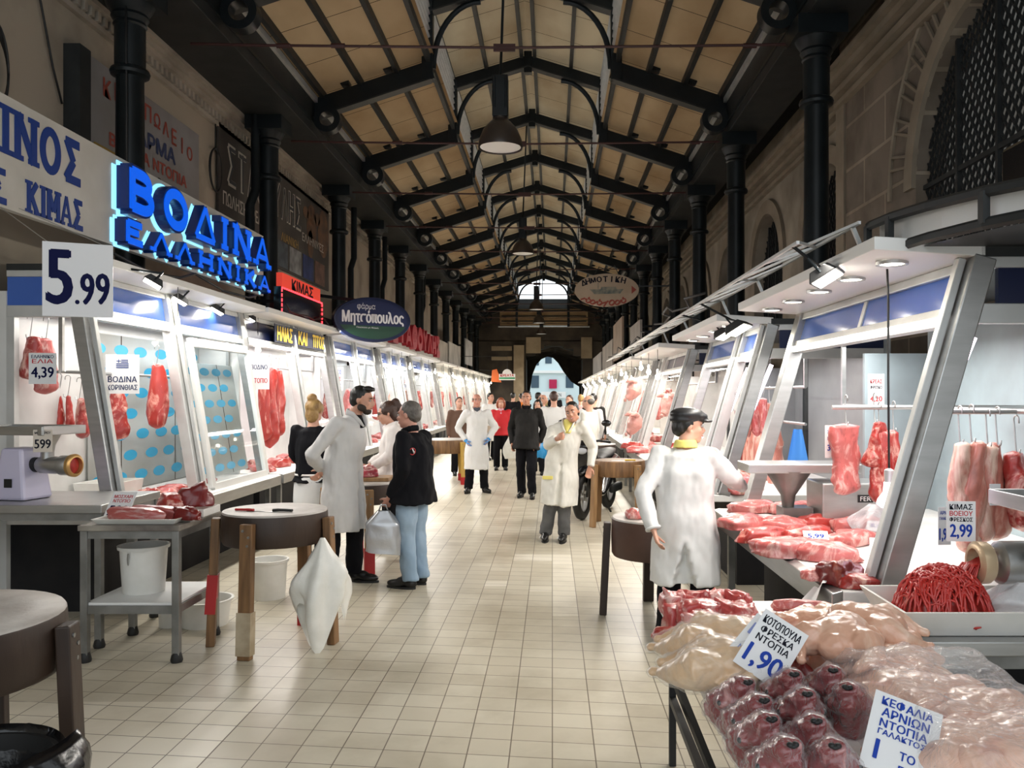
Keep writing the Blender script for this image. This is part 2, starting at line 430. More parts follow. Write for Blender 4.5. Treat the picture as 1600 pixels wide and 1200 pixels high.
# roof: translucent cream sheets on iron purlins
def sheet(name, c, joint=True, tr=0.55):
    m, t, b = nt(name)
    g = t.nodes.new('ShaderNodeNewGeometry')
    n = t.nodes.new('ShaderNodeTexNoise'); n.inputs['Scale'].default_value = 0.8; n.inputs['Detail'].default_value = 5
    mp = t.nodes.new('ShaderNodeMapping'); mp.inputs['Scale'].default_value = (1, 0.5, 1); t.links.new(g.outputs['Position'], mp.inputs[0]); t.links.new(mp.outputs[0], n.inputs['Vector'])
    r = t.nodes.new('ShaderNodeValToRGB'); r.color_ramp.elements[0].position = 0.3; r.color_ramp.elements[1].position = 0.62
    r.color_ramp.elements[0].color = (c[0] * 0.62, c[1] * 0.55, c[2] * 0.48, 1); r.color_ramp.elements[1].color = (*c, 1)
    t.links.new(n.outputs['Fac'], r.inputs['Fac'])
    sp = t.nodes.new('ShaderNodeSeparateXYZ'); t.links.new(g.outputs['Position'], sp.inputs[0])
    f = t.nodes.new('ShaderNodeMath'); f.operation = 'PINGPONG'; f.inputs[1].default_value = 0.575; t.links.new(sp.outputs[1], f.inputs[0])
    lt = t.nodes.new('ShaderNodeMath'); lt.operation = 'LESS_THAN'; lt.inputs[1].default_value = 0.008; t.links.new(f.outputs[0], lt.inputs[0])
    mx = t.nodes.new('ShaderNodeMix'); mx.data_type = 'RGBA'; mx.inputs['B'].default_value = (0.05, 0.035, 0.02, 1)
    t.links.new(lt.outputs[0], mx.inputs['Factor']); t.links.new(r.outputs['Color'], mx.inputs['A'])
    d = t.nodes.new('ShaderNodeBsdfDiffuse'); tl = t.nodes.new('ShaderNodeBsdfTranslucent'); ms = t.nodes.new('ShaderNodeMixShader'); ms.inputs[0].default_value = tr
    t.links.new(mx.outputs['Result'], d.inputs[0]); t.links.new(mx.outputs['Result'], tl.inputs[0])
    t.links.new(d.outputs[0], ms.inputs[1]); t.links.new(tl.outputs[0], ms.inputs[2]); t.links.new(ms.outputs[0], t.nodes['Material Output'].inputs['Surface'])
    return m
ROOF = sheet('cream_roof_sheet', (0.42, 0.30, 0.175), tr=0.11)
ROOF2 = sheet('pale_roof_sheet', (0.46, 0.375, 0.25), tr=0.12)
def slope(name, x0, z0, x1, z1, mat):
    return struct(MB().quad((x0, YN, z0), (x1, YN, z1), (x1, YE, z1), (x0, YE, z0)).build(name, mat))
slope('ceiling', -3.95, 6.62, -1.95, 7.28, ROOF)
slope('ceiling', 1.0, 7.28, 2.95, 6.62, ROOF)
slope('ceiling', -2.15, 8.26, -0.5, 8.76, ROOF2)
slope('ceiling', -0.5, 8.76, 1.2, 8.26, ROOF2)
for side, x0, x1 in (('left', -5.2, -3.9), ('right', 2.9, 4.6)):
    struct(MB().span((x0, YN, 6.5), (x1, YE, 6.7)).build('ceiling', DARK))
def purlin(x, z, w=0.07, h=0.12):
    struct(MB().span((x - w / 2, YN, z - h), (x + w / 2, YE, z)).build('trim', IRON2))
for x0, z0, x1, z1, fr in ((-3.95, 6.62, -1.95, 7.28, (0.09, 0.4, 0.7, 0.96)), (2.95, 6.62, 1.0, 7.28, (0.09, 0.4, 0.7, 0.96)), (-2.15, 8.26, -0.5, 8.76, (0.06, 0.48, 0.92)), (1.2, 8.26, -0.5, 8.76, (0.06, 0.48, 0.92))):
    for f in fr: purlin(x0 + (x1 - x0) * f, z0 + (z1 - z0) * f - 0.01)
for side, x0, x1, xg in (('left', -4.75, -3.9, -3.87), ('right', 2.86, 3.5, 2.83)):
    struct(MB().span((x0, YN, 5.95), (x1, YE, 6.5)).build('beam', IRON2, bevel=0.01))
    struct(MB().span((xg - 0.025, YN, 6.47), (xg + 0.025, YE, 6.56)).build('trim', ALU))
    s = 1 if side == 'left' else -1
    struct(MB().span((x1 + (0.0 if s > 0 else -(x1 - x0)), YN, 6.1), (x1 + 0.02 if s > 0 else x0 - 0.02, YE, 6.14)).build('trim', IRON))
# louvres along the lantern, daylight between the slats
for x, s in ((-2.1, 1), (1.08, -1)):
    mb = MB()
    for k in range(7):
        z = 7.34 + 0.125 * k
        mb.hexa([(x - 0.02, YN, z + s * 0.0), (x + 0.1 * s, YN, z + 0.07), (x + 0.1 * s, YN, z + 0.085), (x - 0.02, YN, z + 0.015),
                 (x - 0.02, YE, z), (x + 0.1 * s, YE, z + 0.07), (x + 0.1 * s, YE, z + 0.085), (x - 0.02, YE, z + 0.015)])
    struct(mb.build('louvre', ALU))

# iron columns with capital, abacus and collar
colp = [(0.21, 0), (0.21, 0.25), (0.175, 0.32), (0.155, 0.4), (0.135, 4.95), (0.135, 4.98), (0.185, 5.0), (0.195, 5.03), (0.185, 5.06), (0.15, 5.08),
        (0.15, 5.5), (0.165, 5.52), (0.155, 5.55), (0.185, 5.6), (0.175, 5.63), (0.215, 5.69), (0.24, 5.74)]
cm = MB().lathe(colp, 28).box((0, 0, 5.845), (0.56, 0.5, 0.21)).mesh('column', IRON, 35)
for x, ys in ((XL, [8.67, 12.9] + TR[2:]), (XR, [9.55, 13.72] + TR[2:])):
    for y in ys: struct(obj('column', cm, None, (x, y, 0)))
pipe = MB().tube([(0, 0, 0), (0, 0, 4.55), (0.05, 0.1, 4.8), (0.05, 0.1, 5.95)], 0.07, 12).mesh('downpipe', IRON, 60)
for y in (12.6, 18.9, 22.4, 29.2): struct(obj('downpipe', pipe, None, (XL - 0.18, y, 0)))

# one roof truss, then copies
def make_truss():
    mb = MB()
    mb.beam((-3.98, 0, 6.36), (-1.98, 0, 7.02), 0.12, 0.3).beam((2.98, 0, 6.36), (0.98, 0, 7.02), 0.12, 0.3)
    mb.span((-2.14, -0.09, 6.85), (-1.96, 0.09, 8.16)).span((0.96, -0.09, 6.85), (1.14, 0.09, 8.16))
    mb.beam((-2.2, 0, 8.02), (-0.44, 0, 8.56), 0.12, 0.24).beam((1.2, 0, 8.02), (-0.56, 0, 8.56), 0.12, 0.24)
    mb.span((-0.58, -0.08, 8.3), (-0.42, 0.08, 8.74))
    for x0, s in ((-1.96, 1), (0.96, -1)):
        mb.tube([(x0 + s * 0.78 * (1 - math.cos(a)), 0, 7.05 + 1.1 * math.sin(a)) for a in [PI / 2 * i / 10 for i in range(11)]], [(0.03, 0.05)] * 11, 8, ref=(0, 1, 0))
    for x in (-3.4, -2.7, 2.3, 1.7): mb.box((x, 0, 6.62 + (0.33 * ((x + 3.95) if x < 0 else (2.95 - x)))), (0.14, 0.2, 0.08))
    t = mb.build('roof_truss', IRON, bevel=0.006, seg=1); struct(t)
    flanges = MB()
    for a, b in (((-3.95, 0, 6.21), (-2.0, 0, 6.855)), ((2.95, 0, 6.21), (1.0, 0, 6.855)), ((-2.15, 0, 7.92), (-0.5, 0, 8.43)), ((1.15, 0, 7.92), (-0.5, 0, 8.43))):
        flanges.beam(a, b, 0.2, 0.025)
    flanges.build('flange', IRON2, t)
    for x, r in ((-3.66, 0.215), (2.64, 0.215)):
        MB().lathe([(r, -0.09), (r, 0.09), (r * 0.55, 0.09), (r * 0.55, -0.09)], 28, closed=True).xf(Matrix.Translation((x, -0.12, 6.16)) @ Matrix.Rotation(PI / 2, 4, 'X')).build('tie_ring', IRON, t, 40)
    rod = MB()
    rod.tube([(-4.3, 0, 5.86), (-3.5, 0, 5.84), (-0.55, 0, 5.81), (2.3, 0, 5.84), (3.1, 0, 5.86)], 0.017, 8).box((-0.57, 0, 5.81), (0.26, 0.03, 0.085))
    for x in (-3.2, -2.55, 2.35): rod.cyl((x - 0.08, 0, 5.835), (x + 0.08, 0, 5.835), 0.03, segs=8)
    rod.build('tie_rod', REDIRON, t, 40)
    return t
tr0 = make_truss(); tr0.location.y = TR[0]
for y in [6.25] + TR[1:]: dup(tr0, (0, y, 0))

# left wall with cornice and dentils
struct(MB().span((XWL - 0.3, YN, 0), (XWL, YE, 6.5)).build('wall_left', WALLP))
cn = MB()
for z0, z1, d in ((5.62, 5.68, 0.06), (5.78, 5.84, 0.16), (5.84, 5.9, 0.2), (5.9, 5.95, 0.26)): cn.span((XWL - 0.02, YN, z0), (XWL + d, YE, z1))
y = 2.0
while y < 26: cn.span((XWL - 0.02, y, 5.68), (XWL + 0.1, y + 0.06, 5.78)); y += 0.13
struct(cn.build('cornice', pm('cornice_plaster', (0.46, 0.41, 0.34), 0.8, var=(0.3, 0.26, 0.21), scale=2)))
struct(MB().span((XWL, 13.9, 2.6), (XWL + 0.05, 47, 3.35)).build('trim', DARK))

# right wall: dressed stone with grilled arches
def stone_mat():
    m, t, b = nt('dressed_stone')
    g = t.nodes.new('ShaderNodeNewGeometry'); sp = t.nodes.new('ShaderNodeSeparateXYZ'); t.links.new(g.outputs['Position'], sp.inputs[0])
    cb = t.nodes.new('ShaderNodeCombineXYZ'); t.links.new(sp.outputs[1], cb.inputs[0]); t.links.new(sp.outputs[2], cb.inputs[1])
    br = t.nodes.new('ShaderNodeTexBrick'); br.offset = 0.5; br.inputs['Scale'].default_value = 1
    br.inputs['Brick Width'].default_value = 1.3; br.inputs['Row Height'].default_value = 0.58; br.inputs['Mortar Size'].default_value = 0.022; br.inputs['Mortar Smooth'].default_value = 0.1
    br.inputs['Color1'].default_value = (0.235, 0.19, 0.145, 1); br.inputs['Color2'].default_value = (0.19, 0.155, 0.12, 1); br.inputs['Mortar'].default_value = (0.34, 0.28, 0.21, 1)
    t.links.new(cb.outputs[0], br.inputs['Vector'])
    n = t.nodes.new('ShaderNodeTexNoise'); n.inputs['Scale'].default_value = 1.6; n.inputs['Detail'].default_value = 6; t.links.new(g.outputs['Position'], n.inputs['Vector'])
    r = t.nodes.new('ShaderNodeValToRGB'); r.color_ramp.elements[0].position = 0.36; r.color_ramp.elements[0].color = (0.6, 0.58, 0.55, 1); r.color_ramp.elements[1].position = 0.6; r.color_ramp.elements[1].color = (1, 1, 1, 1)
    t.links.new(n.outputs['Fac'], r.inputs['Fac'])
    mx = t.nodes.new('ShaderNodeMix'); mx.data_type = 'RGBA'; mx.blend_type = 'MULTIPLY'; mx.inputs['Factor'].default_value = 1
    t.links.new(br.outputs['Color'], mx.inputs['A']); t.links.new(r.outputs['Color'], mx.inputs['B']); t.links.new(mx.outputs['Result'], b.inputs['Base Color'])
    b.inputs['Roughness'].default_value = 0.85
    bp = t.nodes.new('ShaderNodeBump'); bp.inputs['Strength'].default_value = 0.8; bp.inputs['Distance'].default_value = 0.03
    t.links.new(br.outputs['Fac'], bp.inputs['Height']); t.links.new(bp.outputs['Normal'], b.inputs['Normal'])
    return m
STONE = stone_mat()
STONEL = pm('pale_arch_stone', (0.30, 0.245, 0.18), 0.8, var=(0.22, 0.18, 0.13), scale=2.5)
FROST = sheet('dusty_pane', (0.30, 0.29, 0.27), tr=0.22)
def arch_wall(name, x, y0, y1, zt, arches, mat, depth=0.4):
    mb = MB(); y = y0
    for yc, zs, r, zb in arches:
        mb.quad((x, y, 0), (x, yc - r, 0), (x, yc - r, zt), (x, y, zt))
        mb.quad((x, yc - r, 0), (x, yc + r, 0), (x, yc + r, zb), (x, yc - r, zb))
        pts = [(yc - r * math.cos(PI * i / 24), zs + r * math.sin(PI * i / 24)) for i in range(25)]
        for (ya, za), (yb, zb2) in zip(pts, pts[1:]):
            mb.quad((x, ya, za), (x, yb, zb2), (x, yb, zt), (x, ya, zt))
        loop = [(yc - r, zb)] + pts + [(yc + r, zb)]
        for (ya, za), (yb, zb2) in zip(loop, loop[1:] + loop[:1]):
            mb.quad((x, ya, za), (x, yb, zb2), (x + depth, yb, zb2), (x + depth, ya, za))
        y = yc + r
    mb.quad((x, y, 0), (x, y1, 0), (x, y1, zt), (x, y, zt))
    mb.quad((x, y1, 0), (x + depth, y1, 0), (x + depth, y1, zt), (x, y1, zt))
    return struct(mb.build(name, mat))
def archivolt(x, yc, zs, r, w, d, mat, keys=0):
    mb = MB(); n = 32
    for k in range(n):
        a, b = PI * k / n, PI * (k + 1) / n
        p = lambda q, rr, xx: (xx, yc - rr * math.cos(q), zs + rr * math.sin(q))
        mb.hexa([p(a, r, x - d), p(a, r + w, x - d), p(b, r + w, x - d), p(b, r, x - d), p(a, r, x + .01), p(a, r + w, x + .01), p(b, r + w, x + .01), p(b, r, x + .01)])
    for k in range(1, keys):
        a = PI * k / keys
        for q in (-0.035, 0.035):
            mb.beam((x - 0.02, yc - (r + w) * math.cos(a + q), zs + (r + w) * math.sin(a + q)), (x - 0.02, yc - (r + w + 0.42) * math.cos(a + q), zs + (r + w + 0.42) * math.sin(a + q)), 0.03, 0.03, (1, 0, 0))
    if keys:
        pts = [(x - 0.015, yc - (r + w + 0.45) * math.cos(PI * k / 40), zs + (r + w + 0.45) * math.sin(PI * k / 40)) for k in range(41)]
        mb.tube(pts, 0.03, 6)
    return struct(mb.build('trim', mat))
def grille(x, yc, zs, r, zb, step=0.17):
    mb = MB(); top = zs + r
    H = lambda y: zs + math.sqrt(max(r * r - (y - yc) ** 2, 0))
    for s in (1, -1):
        c = -4.0
        while c < 4.0:
            seg = []
            for i in range(81):
                y = yc - r + 2 * r * i / 80; z = zb + (s * (y - yc)) * 1.5 + c * 1.0 + 1.2
                if zb <= z <= H(y): seg.append((x, y, z))
            if len(seg) > 1: mb.beam(seg[0], seg[-1], 0.012, 0.028, (1, 0, 0))
            c += step
    for y in (yc - r * 0.5, yc, yc + r * 0.5): mb.beam((x - .02, y, zb), (x - .02, y, H(y)), 0.04, 0.05, (1, 0, 0))
    mb.beam((x - .02, yc - r, zs), (x - .02, yc + r, zs), 0.04, 0.05)
    return struct(mb.build('window_grille', IRON2))
arch_wall('wall_right', XWR, YN, 11.3, 6.5, [(1.6, 3.9, 1.4, 2.75), (7.45, 3.9, 1.48, 2.75)], STONE)
archivolt(XWR, 7.45, 3.9, 1.48, 0.2, 0.05, STONEL, 16)
grille(XWR + 0.12, 7.45, 3.9, 1.48, 2.75)
struct(MB().quad((XWR + 0.3, 5.9, 2.6), (XWR + 0.3, 9.0, 2.6), (XWR + 0.3, 9.0, 5.5), (XWR + 0.3, 5.9, 5.5)).build('window', FROST))
XW2 = 4.15
far = [(12.6 + 3.45 * k, 4.1, 1.05, 2.8) for k in range(10)]
arch_wall('wall_right', XW2, 11.3, YE, 6.5, far, pm('far_plaster', (0.36, 0.31, 0.24), 0.8, var=(0.2, 0.17, 0.13), scale=1.2, world=True))
for k, (yc, zs, r, zb) in enumerate(far):
    archivolt(XW2, yc, zs, r, 0.26, 0.06, STONEL)
    if k < 4: grille(XW2 + 0.2, yc, zs, r, zb, 0.2)
    struct(MB().span((XW2 + 0.38, yc - r, zb), (XW2 + 0.42, yc + r, zs + r)).build('window', pm('dark_pane', (0.03, 0.03, 0.03), 0.4) if k == 0 else bpy.data.materials['dark_pane']))
cr = MB()
for z0, z1, d in ((5.55, 5.62, 0.08), (5.66, 5.74, 0.14), (5.78, 5.86, 0.22), (5.86, 5.94, 0.3)):
    cr.span((XWR - d, YN, z0), (XWR + .02, 11.3, z1)); cr.span((XW2 - d, 11.3, z0), (XW2 + .02, YE, z1))
struct(cr.build('cornice', STONEL))
struct(MB().span((XWR - 0.03, 11.05, 0), (XWR + 0.3, 11.36, 5.55)).build('trim', STONEL))

# far end: gable, cross beam, plaster piers, dark passage and the street beyond
E0 = YE + 0.1
def ex(px, Y=YE): return (px - VX) * Y / F
def ez(py, Y=YE): return EYE - (py - VY) * Y / F
ENDD = pm('dark_end_wall', (0.035, 0.028, 0.022), 0.8, var=(0.07, 0.055, 0.04), scale=1.5)  # near-black brown for the end wall and the passage
PIER = pm('pier_plaster', (0.38, 0.30, 0.20), 0.8, var=(0.26, 0.2, 0.13), scale=1.5)
w = MB()
w.span((-5.2, YE, 4.85), (5.2, YE + 0.3, 5.72)).span((-5.2, YE, 0), (ex(822), YE + .3, 4.9)).span((ex(910), YE, 0), (5.2, YE + .3, 4.9))
for a, b in ((822, 836), (836, 850), (850, 880), (880, 896), (896, 910)):
    w.span((ex(a), YE, ez({822: 556, 836: 545, 850: 538, 880: 545, 896: 556}[a])), (ex(b), YE + 0.3, 4.9))
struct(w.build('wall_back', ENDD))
g = MB()
for x0, x1 in ((-5.2, -2.1), (0.95, 5.2)): g.span((x0, YE + .02, 5.72), (x1, YE + .1, 8.4))
struct(g.build('wall_back', ENDD))
struct(MB().span((-3.1, YE - .05, 5.76), (2.1, YE - .01, 6.75)).build('wall_back', ROOF))
struct(MB().span((-2.15, YE, 6.75), (1.0, YE + .12, 7.35)).build('wall_back', pm('grey_blue_panel', (0.10, 0.13, 0.17), 0.5)))
bb = MB().span((-3.2, YE - .1, 5.66), (2.2, YE, 5.74))
struct(bb.build('trim', ALU))
bb = MB()
for x in (-2.1, 0.95): bb.span((x - .07, YE - .15, 5.7), (x + .07, YE, 8.3))
for z in (6.0, 6.3, 6.62): bb.span((-3.0, YE - .1, z), (2.0, YE - .05, z + .06))
struct(bb.build('trim', IRON))
struct(MB().span((ex(803), YE - .35, 0), (ex(819), YE, 4.6)).build('column', PIER))
struct(MB().span((ex(822), YE - .1, ez(552)), (ex(845), YE, ez(527))).build('trim', PIER))
struct(MB().span((ex(908), YE - .1, ez(560)), (ex(925), YE, ez(527))).build('trim', PIER))
pw = MB()
for a, b, c, d in ((768, 800, 541, 548), (768, 800, 557, 563)): pw.span((ex(a), YE - .06, ez(d)), (ex(b), YE, ez(c)))
struct(pw.build('trim', PIER))
ps = MB().span((-2.6, YE + .3, 4.6), (2.6, 58, 4.8)).span((-2.0, YE + .3, 0), (-1.75, 58, 4.7)).span((2.0, YE + .3, 0), (2.25, 58, 4.7))
for k in range(4): ps.beam((-2, YE + 2 + 2 * k, 4.0), (0.2, YE + 2 + 2 * k, 4.6), .1, .12).beam((2.2, YE + 2 + 2 * k, 4.0), (0.2, YE + 2 + 2 * k, 4.6), .1, .12)
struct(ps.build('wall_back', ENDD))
arch = MB(); Y2 = 58.0
prof = [(826, 640), (828, 610), (832, 585), (838, 570), (846, 561), (855, 557), (864, 559), (872, 567), (880, 580), (892, 596), (905, 604)]
for (a, b), (c, d) in zip(prof, prof[1:]):
    arch.hexa([(ex(a, Y2), Y2, ez(b, Y2)), (ex(c, Y2), Y2, ez(d, Y2)), (ex(c, Y2), Y2, 5), (ex(a, Y2), Y2, 5), (ex(a, Y2), Y2 + .3, ez(b, Y2)), (ex(c, Y2), Y2 + .3, ez(d, Y2)), (ex(c, Y2), Y2 + .3, 5), (ex(a, Y2), Y2 + .3, 5)])
arch.span((-3, Y2, 0), (ex(826, Y2), Y2 + .3, 5)).span((ex(905, Y2), Y2, 0), (3.5, Y2 + .3, 5))
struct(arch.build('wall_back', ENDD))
# the pale building across the street
YB = 66.0
fb = thing('street_building', 'pale building front across the bright street at the far end of the hall', 'building', (0, YB, 0))
MB().span((-9, YB, 0), (9, YB + .4, 9)).xf(Matrix.Translation((0, -YB, 0))).build('facade', pm('pale_facade', (0.62, 0.74, 0.76), 0.8), fb)
for a, b, c, d in ((830, 842, 587, 606), (884, 896, 587, 606), (830, 842, 561, 571), (852, 862, 556, 568)):
    MB().span((ex(a, YB), -.05, ez(d, YB)), (ex(b, YB), 0, ez(c, YB))).build('window', pm('street_window', (0.06, 0.1, 0.14), 0.3) if a == 830 and c == 587 else bpy.data.materials['street_window'], fb)
MB().span((-5, -.25, ez(583, YB)), (5, 0, ez(579, YB))).build('ledge', WHITE, fb)
bn = MB().span((ex(858, YB), YB - .16, ez(607, YB)), (ex(870, YB), YB - .1, ez(593, YB))).build('red_banner', pm('crimson_cloth', (0.45, 0.01, 0.07), 0.7))
tag(bn, 'crimson banner on the pale building seen through the far archway', 'banner')
sg = MB().span((ex(846, YB), YB - .3, ez(622, YB)), (ex(884, YB), YB - .2, ez(612, YB))).build('street_sign', WHITE)
tag(sg, 'white shop sign with dark letters at the end of the hall', 'sign')
text('TREZEN', FACE((ex(868, YB), YB - .305, ez(617, YB))), 0.9, 0.26, INKK, sg)
ext = MB().span((-14, 70, 0), (14, 71, 5)).build('street_wall', WHITE); struct(ext)
# ================================================================ BUTCHERS' STALLS
SIDE = {'left': dict(fb=-3.4, d=-1, lean=0.25, zc=0.74, zt=2.26, h0=2.28, h1=2.64, back=0.80, lip=0.16, ov=0.32, edge=0.0),
        'right': dict(fb=1.51, d=1, lean=0.35, zc=0.80, zt=2.02, h0=2.0, h1=2.3, back=1.40, lip=0.23, ov=0.5, edge=0.0)}
def stall(side, y0, y1, label, panel=BLUE, posts=(0.0, 1.0), npan=2, panes=True, watt=13.0, wfill=9.0, wall=TILEW, near=False, lamps=0, tube=None, rail=(1.95,), lcol=(1.0, 0.97, 0.93), aisle=True, wallz=None):
    p = SIDE[side]; d = p['d']; fb = p['fb']; zc = p['zc']; zt = p['zt']
    X = lambda u: fb + d * u
    fu = lambda z: p['lean'] * (z - zc) / (zt - zc)
    root = thing('butcher_stall', label, 'market stall', (X(0.7), (y0 + y1) / 2, 0), 0, 'butchers\' stalls on the %s side' % ('sign' if side == 'left' else 'stone wall'))
    T = Matrix.Translation(-root.location)
    def part(mb, name, mat, bevel=0, smooth=None, parent=root): return mb.xf(T).build(name, mat, parent, smooth, bevel)
    L = y1 - y0; bk = p['back']
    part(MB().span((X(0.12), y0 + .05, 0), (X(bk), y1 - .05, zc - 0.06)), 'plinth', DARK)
    part(MB().span((X(-p['lip'] + .02), y0, zc - 0.06), (X(bk), y1, zc)), 'counter', BOARD, 0.006)
    part(MB().hexa([(X(-p['lip'] - .03), y0, zc - .12), (X(-p['lip'] + .02), y0, zc - .12), (X(-p['lip'] + .02), y0, zc + .004), (X(-p['lip'] - .03), y0, zc - .01),
                    (X(-p['lip'] - .03), y1, zc - .12), (X(-p['lip'] + .02), y1, zc - .12), (X(-p['lip'] + .02), y1, zc + .004), (X(-p['lip'] - .03), y1, zc - .01)]), 'counter_edge', STEEL, 0.004)
    for k in range(max(2, int(L / 1.1))):
        yy = y0 + 0.15 + (L - 0.3) * k / max(1, int(L / 1.1) - 1) if int(L / 1.1) > 1 else y0 + .15 + (L - .3) * k
        part(MB().span((X(-p['lip'] + .05), yy - .025, 0), (X(-p['lip'] + .1), yy + .025, zc - .06)), 'leg', STEELD)
    # leaning posts
    for f in posts:
        yy = y0 + 0.06 + (L - 0.12) * f
        z1 = p['h1']
        a, b = Vector((X(fu(zc)), yy, zc)), Vector((X(fu(z1)), yy, z1))
        part(MB().beam(a, b, 0.1, 0.13, (0, 1, 0)), 'post', STEEL if f in (0.0, 1.0) else ALU, 0.006)
        if f < 1: part(MB().beam(a + Vector((-d * .075, .02, 0)), b + Vector((-d * .075, .02, 0)), 0.035, 0.05, (0, 1, 0)), 'post_trim', ALU, 0.004)
        if tube and f < 1:
            part(MB().beam(a + Vector((d * .03, .12, .12)), b + Vector((d * .03, .12, -.35)), 0.03, 0.03, (0, 1, 0)), 'light_tube', tube)
    # header with enamel panels
    h0, h1 = p['h0'], p['h1']; u0, u1 = fu(h0), fu(h1)
    hm = MB()
    for za, zb in ((h0, h0 + .09), (h1 - .05, h1)):
        hm.hexa([(X(fu(za) - .03), y0, za), (X(fu(za) + .06), y0, za), (X(fu(za) + .06), y1, za), (X(fu(za) - .03), y1, za),
                 (X(fu(zb) - .03), y0, zb), (X(fu(zb) + .06), y0, zb), (X(fu(zb) + .06), y1, zb), (X(fu(zb) - .03), y1, zb)])
    for k in range(npan + 1):
        yy = y0 + .03 + (L - .06) * k / npan
        hm.beam((X(fu(h0) + .01), yy, h0), (X(fu(h1) + .01), yy, h1), 0.04, 0.05, (0, 1, 0))
    part(hm, 'header_frame', ALU, 0.004)
    for k in range(npan):
        ya = y0 + .05 + (L - .1) * k / npan + .015; yb = y0 + .05 + (L - .1) * (k + 1) / npan - .015
        za, zb = h0 + .09, h1 - .05
        part(MB().hexa([(X(fu(za)), ya, za), (X(fu(za) + .03), ya, za), (X(fu(za) + .03), yb, za), (X(fu(za)), yb, za),
                        (X(fu(zb)), ya, zb), (X(fu(zb) + .03), ya, zb), (X(fu(zb) + .03), yb, zb), (X(fu(zb)), yb, zb)]), 'header_panel', panel)
    # side header over the end, roof and canopy
    if near:
        part(MB().span((X(fu(h0) + .05), y0, h0), (X(bk), y0 + .05, h0 + .09)).span((X(fu(h1) + .02), y0, h1 - .05), (X(bk), y0 + .05, h1)), 'end_frame', ALU, 0.004)
        part(MB().span((X(fu(h1) + .06), y0 + .012, h0 + .09), (X(bk), y0 + .04, h1 - .05)), 'end_panel', BLUE if side == 'left' else NAVY)
        part(MB().span((X(bk - .06), y0, zc), (X(bk), y0 + .06, h0)), 'end_post', ALU)
    part(MB().span((X(u1 - .02), y0, h1), (X(bk), y1, h1 + .05)), 'roof_board', IRON2)
    part(MB().hexa([(X(u1), y0, h1), (X(u1), y1, h1), (X(u1 - p['ov']), y1, h1 + .03), (X(u1 - p['ov']), y0, h1 + .03),
                    (X(u1), y0, h1 + .06), (X(u1), y1, h1 + .06), (X(u1 - p['ov']), y1, h1 + .09), (X(u1 - p['ov']), y0, h1 + .09)]), 'canopy', WHITE, 0.004)
    for k in range(lamps):
        yy = y0 + L * (k + .5) / lamps
        c = Vector((X(u1 - p['ov'] * .62), yy, h1 + .015))
        dl = part(MB().lathe([(0.062, -.012), (0.075, -.012), (0.075, 0.004), (0.05, 0.004)], 20, c, closed=True), 'downlight', STEEL, smooth=40)
        MB().lathe([(0.001, -.008), (0.055, -.008), (0.055, -.002), (0.001, -.002)], 16, c).xf(T).build('lamp_face', LAMPF, dl)
    # back wall, shelf, hooks rail
    wz = wallz or h0 + .2
    part(MB().span((X(bk), y0, 0), (X(bk + .06), y1, wz)), 'back_wall', wall)
    part(MB().span((X(bk - .5), y1 - .03, zc), (X(bk), y1 + .01, h0)), 'side_wall', wall)
    for z in rail:
        part(MB().cyl((X(bk * .52), y0 + .05, z), (X(bk * .52), y1 - .05, z), 0.013, segs=10), 'hook_rail', STEEL, smooth=40)
    for f in ((0.02, 0.98) if rail else ()):
        part(MB().span((X(bk * .52) - .015, y0 + L * f - .015, max(rail)), (X(bk * .52) + .015, y0 + L * f + .015, h1)), 'rail_hanger', STEEL)
    if panes:
        fr = sorted(posts)
        for a, b in zip(fr, fr[1:]):
            ya, yb = y0 + .06 + (L - .12) * a + .06, y0 + .06 + (L - .12) * b - .06
            za, zb = zc + .02, h0
            part(MB().hexa([(X(fu(za) - .012), ya, za), (X(fu(za) - .006), ya, za), (X(fu(za) - .006), yb, za), (X(fu(za) - .012), yb, za),
                            (X(fu(zb) - .012), ya, zb), (X(fu(zb) - .006), ya, zb), (X(fu(zb) - .006), yb, zb), (X(fu(zb) - .012), yb, zb)]), 'glass_pane', GLASS)
    area_light('stall_light', (X(bk * .45), (y0 + y1) / 2, h0 + .05), bk * .5, L * .92, 0.62 * watt * L, lcol)
    if aisle:
        area_light('aisle_fill_light', (X(u1 - p['ov'] - .03), (y0 + y1) / 2, h1 + .02), .1, L * .9, 1.6 * wfill * L, (1.0, .95, .87), (0, R(30) * d, 0))  # added area light that brightens the aisle floor; no fitting belongs to it
    return root

# ---------------------------------------------------------------- meat shapes
def blob(name, L, W, T, seed, mat, amp=0.16, nu=30, nv=18, flat=True, sq=0.8, freq=1.6):
    mb = MB(); sd = Vector((seed * 7.31, seed * 3.7, seed * 1.9)); vs = []
    mb.ell((0, 0, 0), (1, 1, 1), segs=nu, rings=nv)
    for i, p in enumerate(mb.v):
        q = Vector([math.copysign(abs(c) ** sq, c) for c in p])
        n = noise.fractal(p * freq + sd, 1.0, 2.0, 4)
        n2 = noise.noise(p * freq * 0.7 + sd * 2)
        q = q * (1 + amp * n + amp * 0.9 * n2)
        z = q.z
        if flat and z < -0.35: z = -0.35 + (z + 0.35) * 0.08
        mb.v[i] = Vector((q.x * W / 2, q.y * L / 2, (z + (0.40 if flat else 0)) * T / (1.4 if flat else 2)))
    if flat:
        m = min(p.z for p in mb.v)
        for p in mb.v: p.z -= m
    return mb.mesh(name, mat, 180)
